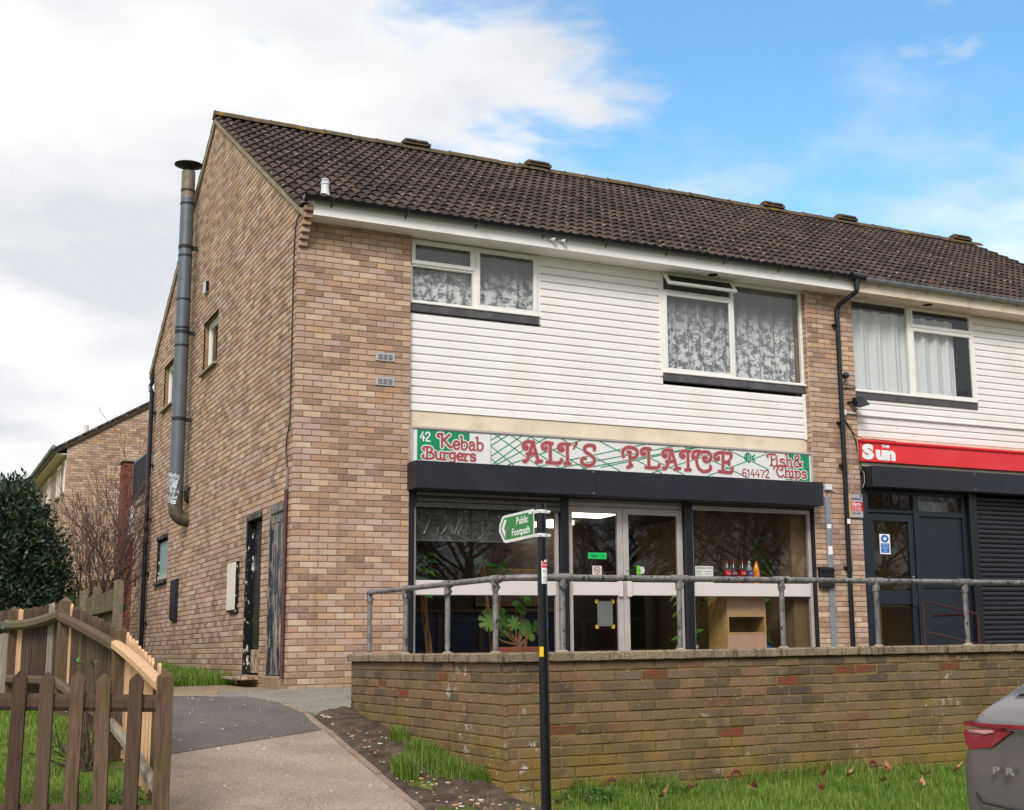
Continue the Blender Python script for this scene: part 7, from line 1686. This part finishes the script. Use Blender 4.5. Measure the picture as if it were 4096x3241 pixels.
for x, hw, zb_, zt, f in ((.0, .80, .90, .945, 1.0), (.06, .80, .93, 1.02, .98), (.14, .80, .95, 1.075, .95), (.40, .80, .96, 1.22, .90), (.75, .80, .96, 1.38, .84), (1.2, .80, .96, 1.47, .80), (2.0, .80, .95, 1.49, .80), (2.55, .79, .93, 1.40, .82), (3.1, .78, .90, 1.08, .90), (3.3, .76, .88, .93, .95)):
    cs.append([(CX+x, CYC+a*hw, CZ+z) for a, z in ((-1.08, zb_), (-1.02*f-.02, zb_+(zt-zb_)*.55), (-f, zt-.035*(zt-zb_)), (-.7*f, zt), (.7*f, zt), (f, zt-.035*(zt-zb_)), (1.02*f+.02, zb_+(zt-zb_)*.55), (1.08, zb_))])
n = 8; vs = sum(cs, []); cabn.mesh_(vs, [(i*n+k, (i+1)*n+k, (i+1)*n+k+1, i*n+k+1) for i in range(len(cs)-1) for k in range(n-1)]+[tuple(range(n))])
cb_ = cabn.build('cabin', M['carpaint'], car, smooth=True); sm = cb_.modifiers.new('round', 'SUBSURF'); sm.levels = 2; sm.render_levels = 2
gl = MB(); C0, C1 = .30, .75   # rear screen lies just proud of the cabin skin
gl.mesh_([(CX+.16, CYC-.66, CZ+1.10), (CX+.16, CYC+.66, CZ+1.10), (CX+.70, CYC+.56, CZ+1.385), (CX+.70, CYC-.56, CZ+1.385)], [(0, 3, 2, 1)]); gl.build('rear_screen', M['carglass'], car)
for s_ in (1, -1):
    sgm = MB(); sgm.mesh_([(CX+.50, CYC+s_*.835, CZ+1.02), (CX+2.95, CYC+s_*.845, CZ+.97), (CX+2.35, CYC+s_*.70, CZ+1.40), (CX+1.1, CYC+s_*.69, CZ+1.42)], [(0, 1, 2, 3), (3, 2, 1, 0)]); sgm.build('side_window', M['carglass'], car)
    lp = MB()
    y0, y1 = CYC+s_*.885, CYC+s_*.55
    P = lambda a, z, o=0: (CX+.015+.03*max(0, (a-.55)/.35)**2+o, CYC+s_*a, CZ+z)
    # wedge lamp: bar above, tapering body below
    ol_ = [(.50, .905), (.66, .815), (.84, .795), (.885, .82), (.89, .90), (.60, .918)]
    lp.mesh_([P(a, z, -.03) for a, z in ol_]+[P(a, z, .10) for a, z in ol_], [tuple(range(6)), tuple(range(5, -1, -1))]+[(i, (i+1) % 6, 6+(i+1) % 6, 6+i) for i in range(6)])
    lo = lp.build('tail_lamp', M['lamp_red'], car)
    q = MB(); q.mesh_([P(a, z, -.034) for a, z in ((.62, .898), (.70, .884), (.84, .886), (.85, .900), (.64, .908))], [tuple(range(5)), tuple(range(4, -1, -1))]); q.build('lens', M['lamp_clear'], lo)
    for x in (.86, 3.42):
        w = MB(); w.lathe((CX+x, CYC+s_*.80, CZ+.33), [(.0, -.10), (.30, -.10), (.335, -.06), (.335, .06), (.30, .10), (.20, .105), (0, .09)] if s_ > 0 else [(0, -.09), (.20, -.105), (.30, -.10), (.335, -.06), (.335, .06), (.30, .10), (0, .10)], 24, axis='y'); wo = w.build('wheel', M['tyre'], car, smooth=30)
        r_ = MB(); r_.lathe((CX+x, CYC+s_*.91, CZ+.33), [(0, -.012), (.19, -.006), (.2, .006), (0, .012)], 18, axis='y'); r_.build('rim', M['steel'], wo, smooth=30)
bar = MB(); N = 14; vs = []
for i in range(N+1):
    a = -.90+1.80*i/N; o_ = .0+.03*max(0, (abs(a)-.55)/.35)**2
    for dx, z in ((-.020, .920), (-.022, .941), (.05, .946), (.05, .916)): vs.append((CX+.012+o_+dx, CYC+a, CZ+z))
bar.mesh_(vs, [(i*4+k, i*4+(k+1) % 4, (i+1)*4+(k+1) % 4, (i+1)*4+k) for i in range(N) for k in range(4)]+[(0, 1, 2, 3), (N*4+3, N*4+2, N*4+1, N*4)]); bar.build('light_bar', M['lamp_red'], car, smooth=30)
hb = MB(); hb.mesh_([(CX-.01+dx, CYC+a, CZ+z) for dx, z in ((-.01, .912), (.04, .90)) for a in (-.62, .62)], [(0, 1, 3, 2), (2, 3, 1, 0)]); hb.build('shadow_gap', M['cardark'], car)
bm_ = MB(); bm_.tube([(CX-.008, CYC+.80, CZ+.56), (CX-.025, CYC+.74, CZ+.515), (CX-.035, CYC+.5, CZ+.50), (CX-.035, CYC-.5, CZ+.50), (CX-.025, CYC-.74, CZ+.515), (CX-.008, CYC-.80, CZ+.56)], .006, 5); bm_.build('bumper_seam', M['cardark'], car)
for a0 in (.56, .32):
    v = MB(); v.mesh_([(CX-.028, CYC+a0+.10, CZ+.30), (CX-.034, CYC+a0-.02, CZ+.46), (CX-.034, CYC+a0-.14, CZ+.46), (CX-.028, CYC+a0-.02, CZ+.32)], [(0, 1, 2, 3), (3, 2, 1, 0)]); v.build('bumper_recess', M['cardark'], car)
text('badge_letter', 'P', (CX-.028, CYC+.64, CZ+.68), .048, M['chrome'], car, (math.pi/2, 0, -math.pi/2), bold=.0022, ext=.004, sx=1.9); text('badge_letter', 'R', (CX-.031, CYC+.542, CZ+.68), .048, M['chrome'], car, (math.pi/2, 0, -math.pi/2), bold=.0022, ext=.004, sx=1.9)

# ------------------------------------------------------------------ bare trees across the road, mirrored in the windows
def bare_tree(seed, H):
    m_ = MB(); rr = random.Random(seed)
    branches(m_, (0, 0, 0), (.03, 0, 1), H*.38, .26, 0, rr, seg=4, n=8)
    for k in range(8):
        a = k*2.4+rr.uniform(-.3, .3); branches(m_, (0, 0, H*(.24+.02*k)), (math.cos(a), math.sin(a), rr.uniform(.5, 1.2)), H*rr.uniform(.30, .42), .085, 5, rr, .52, .16, (3, 4), 3, 3, .009)
    return m_
tm_ = []
for sd in (1, 2):
    t = bare_tree(sd, 13); tm_.append(t.data('branches', M['bark'], (0, 0, 0)))
spots = [(2, -28, 0), (8, -31, 1), (14, -28, 0), (21, -30, 1), (-5, -32, 1), (28, -28, 0), (11, -38, 1), (36, -32, 1), (24, -38, 0), (17, -35, 0), (32, -37, 1)]
for i, (x, y, k) in enumerate(spots):
    t = thing('bare_tree', 'leafless street tree standing across the road behind the viewpoint', 'tree', (x, y, g(x, y)-.1), 'bare trees across the road')
    o = bpy.data.objects.new('trunk', tm_[k]); COL.objects.link(o); o.parent = t; o.rotation_euler = (0, 0, i*1.3); o.scale = (1, 1, .9+.05*(i % 4))
hg = thing('added_hedge', 'added dark hedge out of view that darkens reflections in the lower shop panes', 'hedge', (10, -24, -1.2))  # unseen hedge, added so the lower shop panes reflect something dark
m_ = MB(); rr = random.Random(2); top = [(-20+2.5*i, rr.uniform(2.0, 2.9)) for i in range(31)]
for (a, za), (b, zb_) in zip(top[:-1], top[1:]): m_.mesh_([(a, -24.6, -1.3), (b, -24.6, -1.3), (b, -24.5, zb_-.2), (a, -24.5, za-.2), (a, -25.5, -1.3), (b, -25.5, -1.3), (b, -25.4, zb_-.2), (a, -25.4, za-.2)], [(0, 1, 2, 3), (3, 2, 6, 7), (5, 4, 7, 6)])
m_.build('added_dark_core', M['evergreen'], hg)  # solid core added to stop sky showing through in the reflections
r2 = np.random.default_rng(3); n = 90000; P = np.stack([-20+75*r2.random(n), -25+1.3*(r2.random(n)-.5), -1.2+4.4*r2.random(n)**.85], 1)+.0; d = r2.normal(size=(n, 3)); d /= np.linalg.norm(d, axis=1, keepdims=True); s_ = np.cross(d, r2.normal(size=(n, 3))); s_ /= np.linalg.norm(s_, axis=1, keepdims=True)
V = np.stack([P, P+d*.06+s_*.035, P+d*.12, P+d*.06-s_*.035], 1).reshape(-1, 3); quads_obj('foliage', V, r2.random(n), M['evergreen'], hg, wloc(hg))
# ------------------------------------------------------------------ lettering becomes plain mesh
bpy.context.view_layer.update()
dg = bpy.context.evaluated_depsgraph_get(); news = []
for o in TEXTS: news.append((o, bpy.data.meshes.new_from_object(o.evaluated_get(dg))))
for o, me in news:
    nm = o.name.split('.')[0]; par, loc, rot, sca = o.parent, o.location.copy(), o.rotation_euler.copy(), o.scale.copy(); mt = o.data.materials[0]
    cu = o.data; bpy.data.objects.remove(o); bpy.data.curves.remove(cu)
    if not me.materials: me.materials.append(mt)
    n = bpy.data.objects.new(nm, me); COL.objects.link(n); n.parent = par; n.location = loc; n.rotation_euler = rot; n.scale = sca
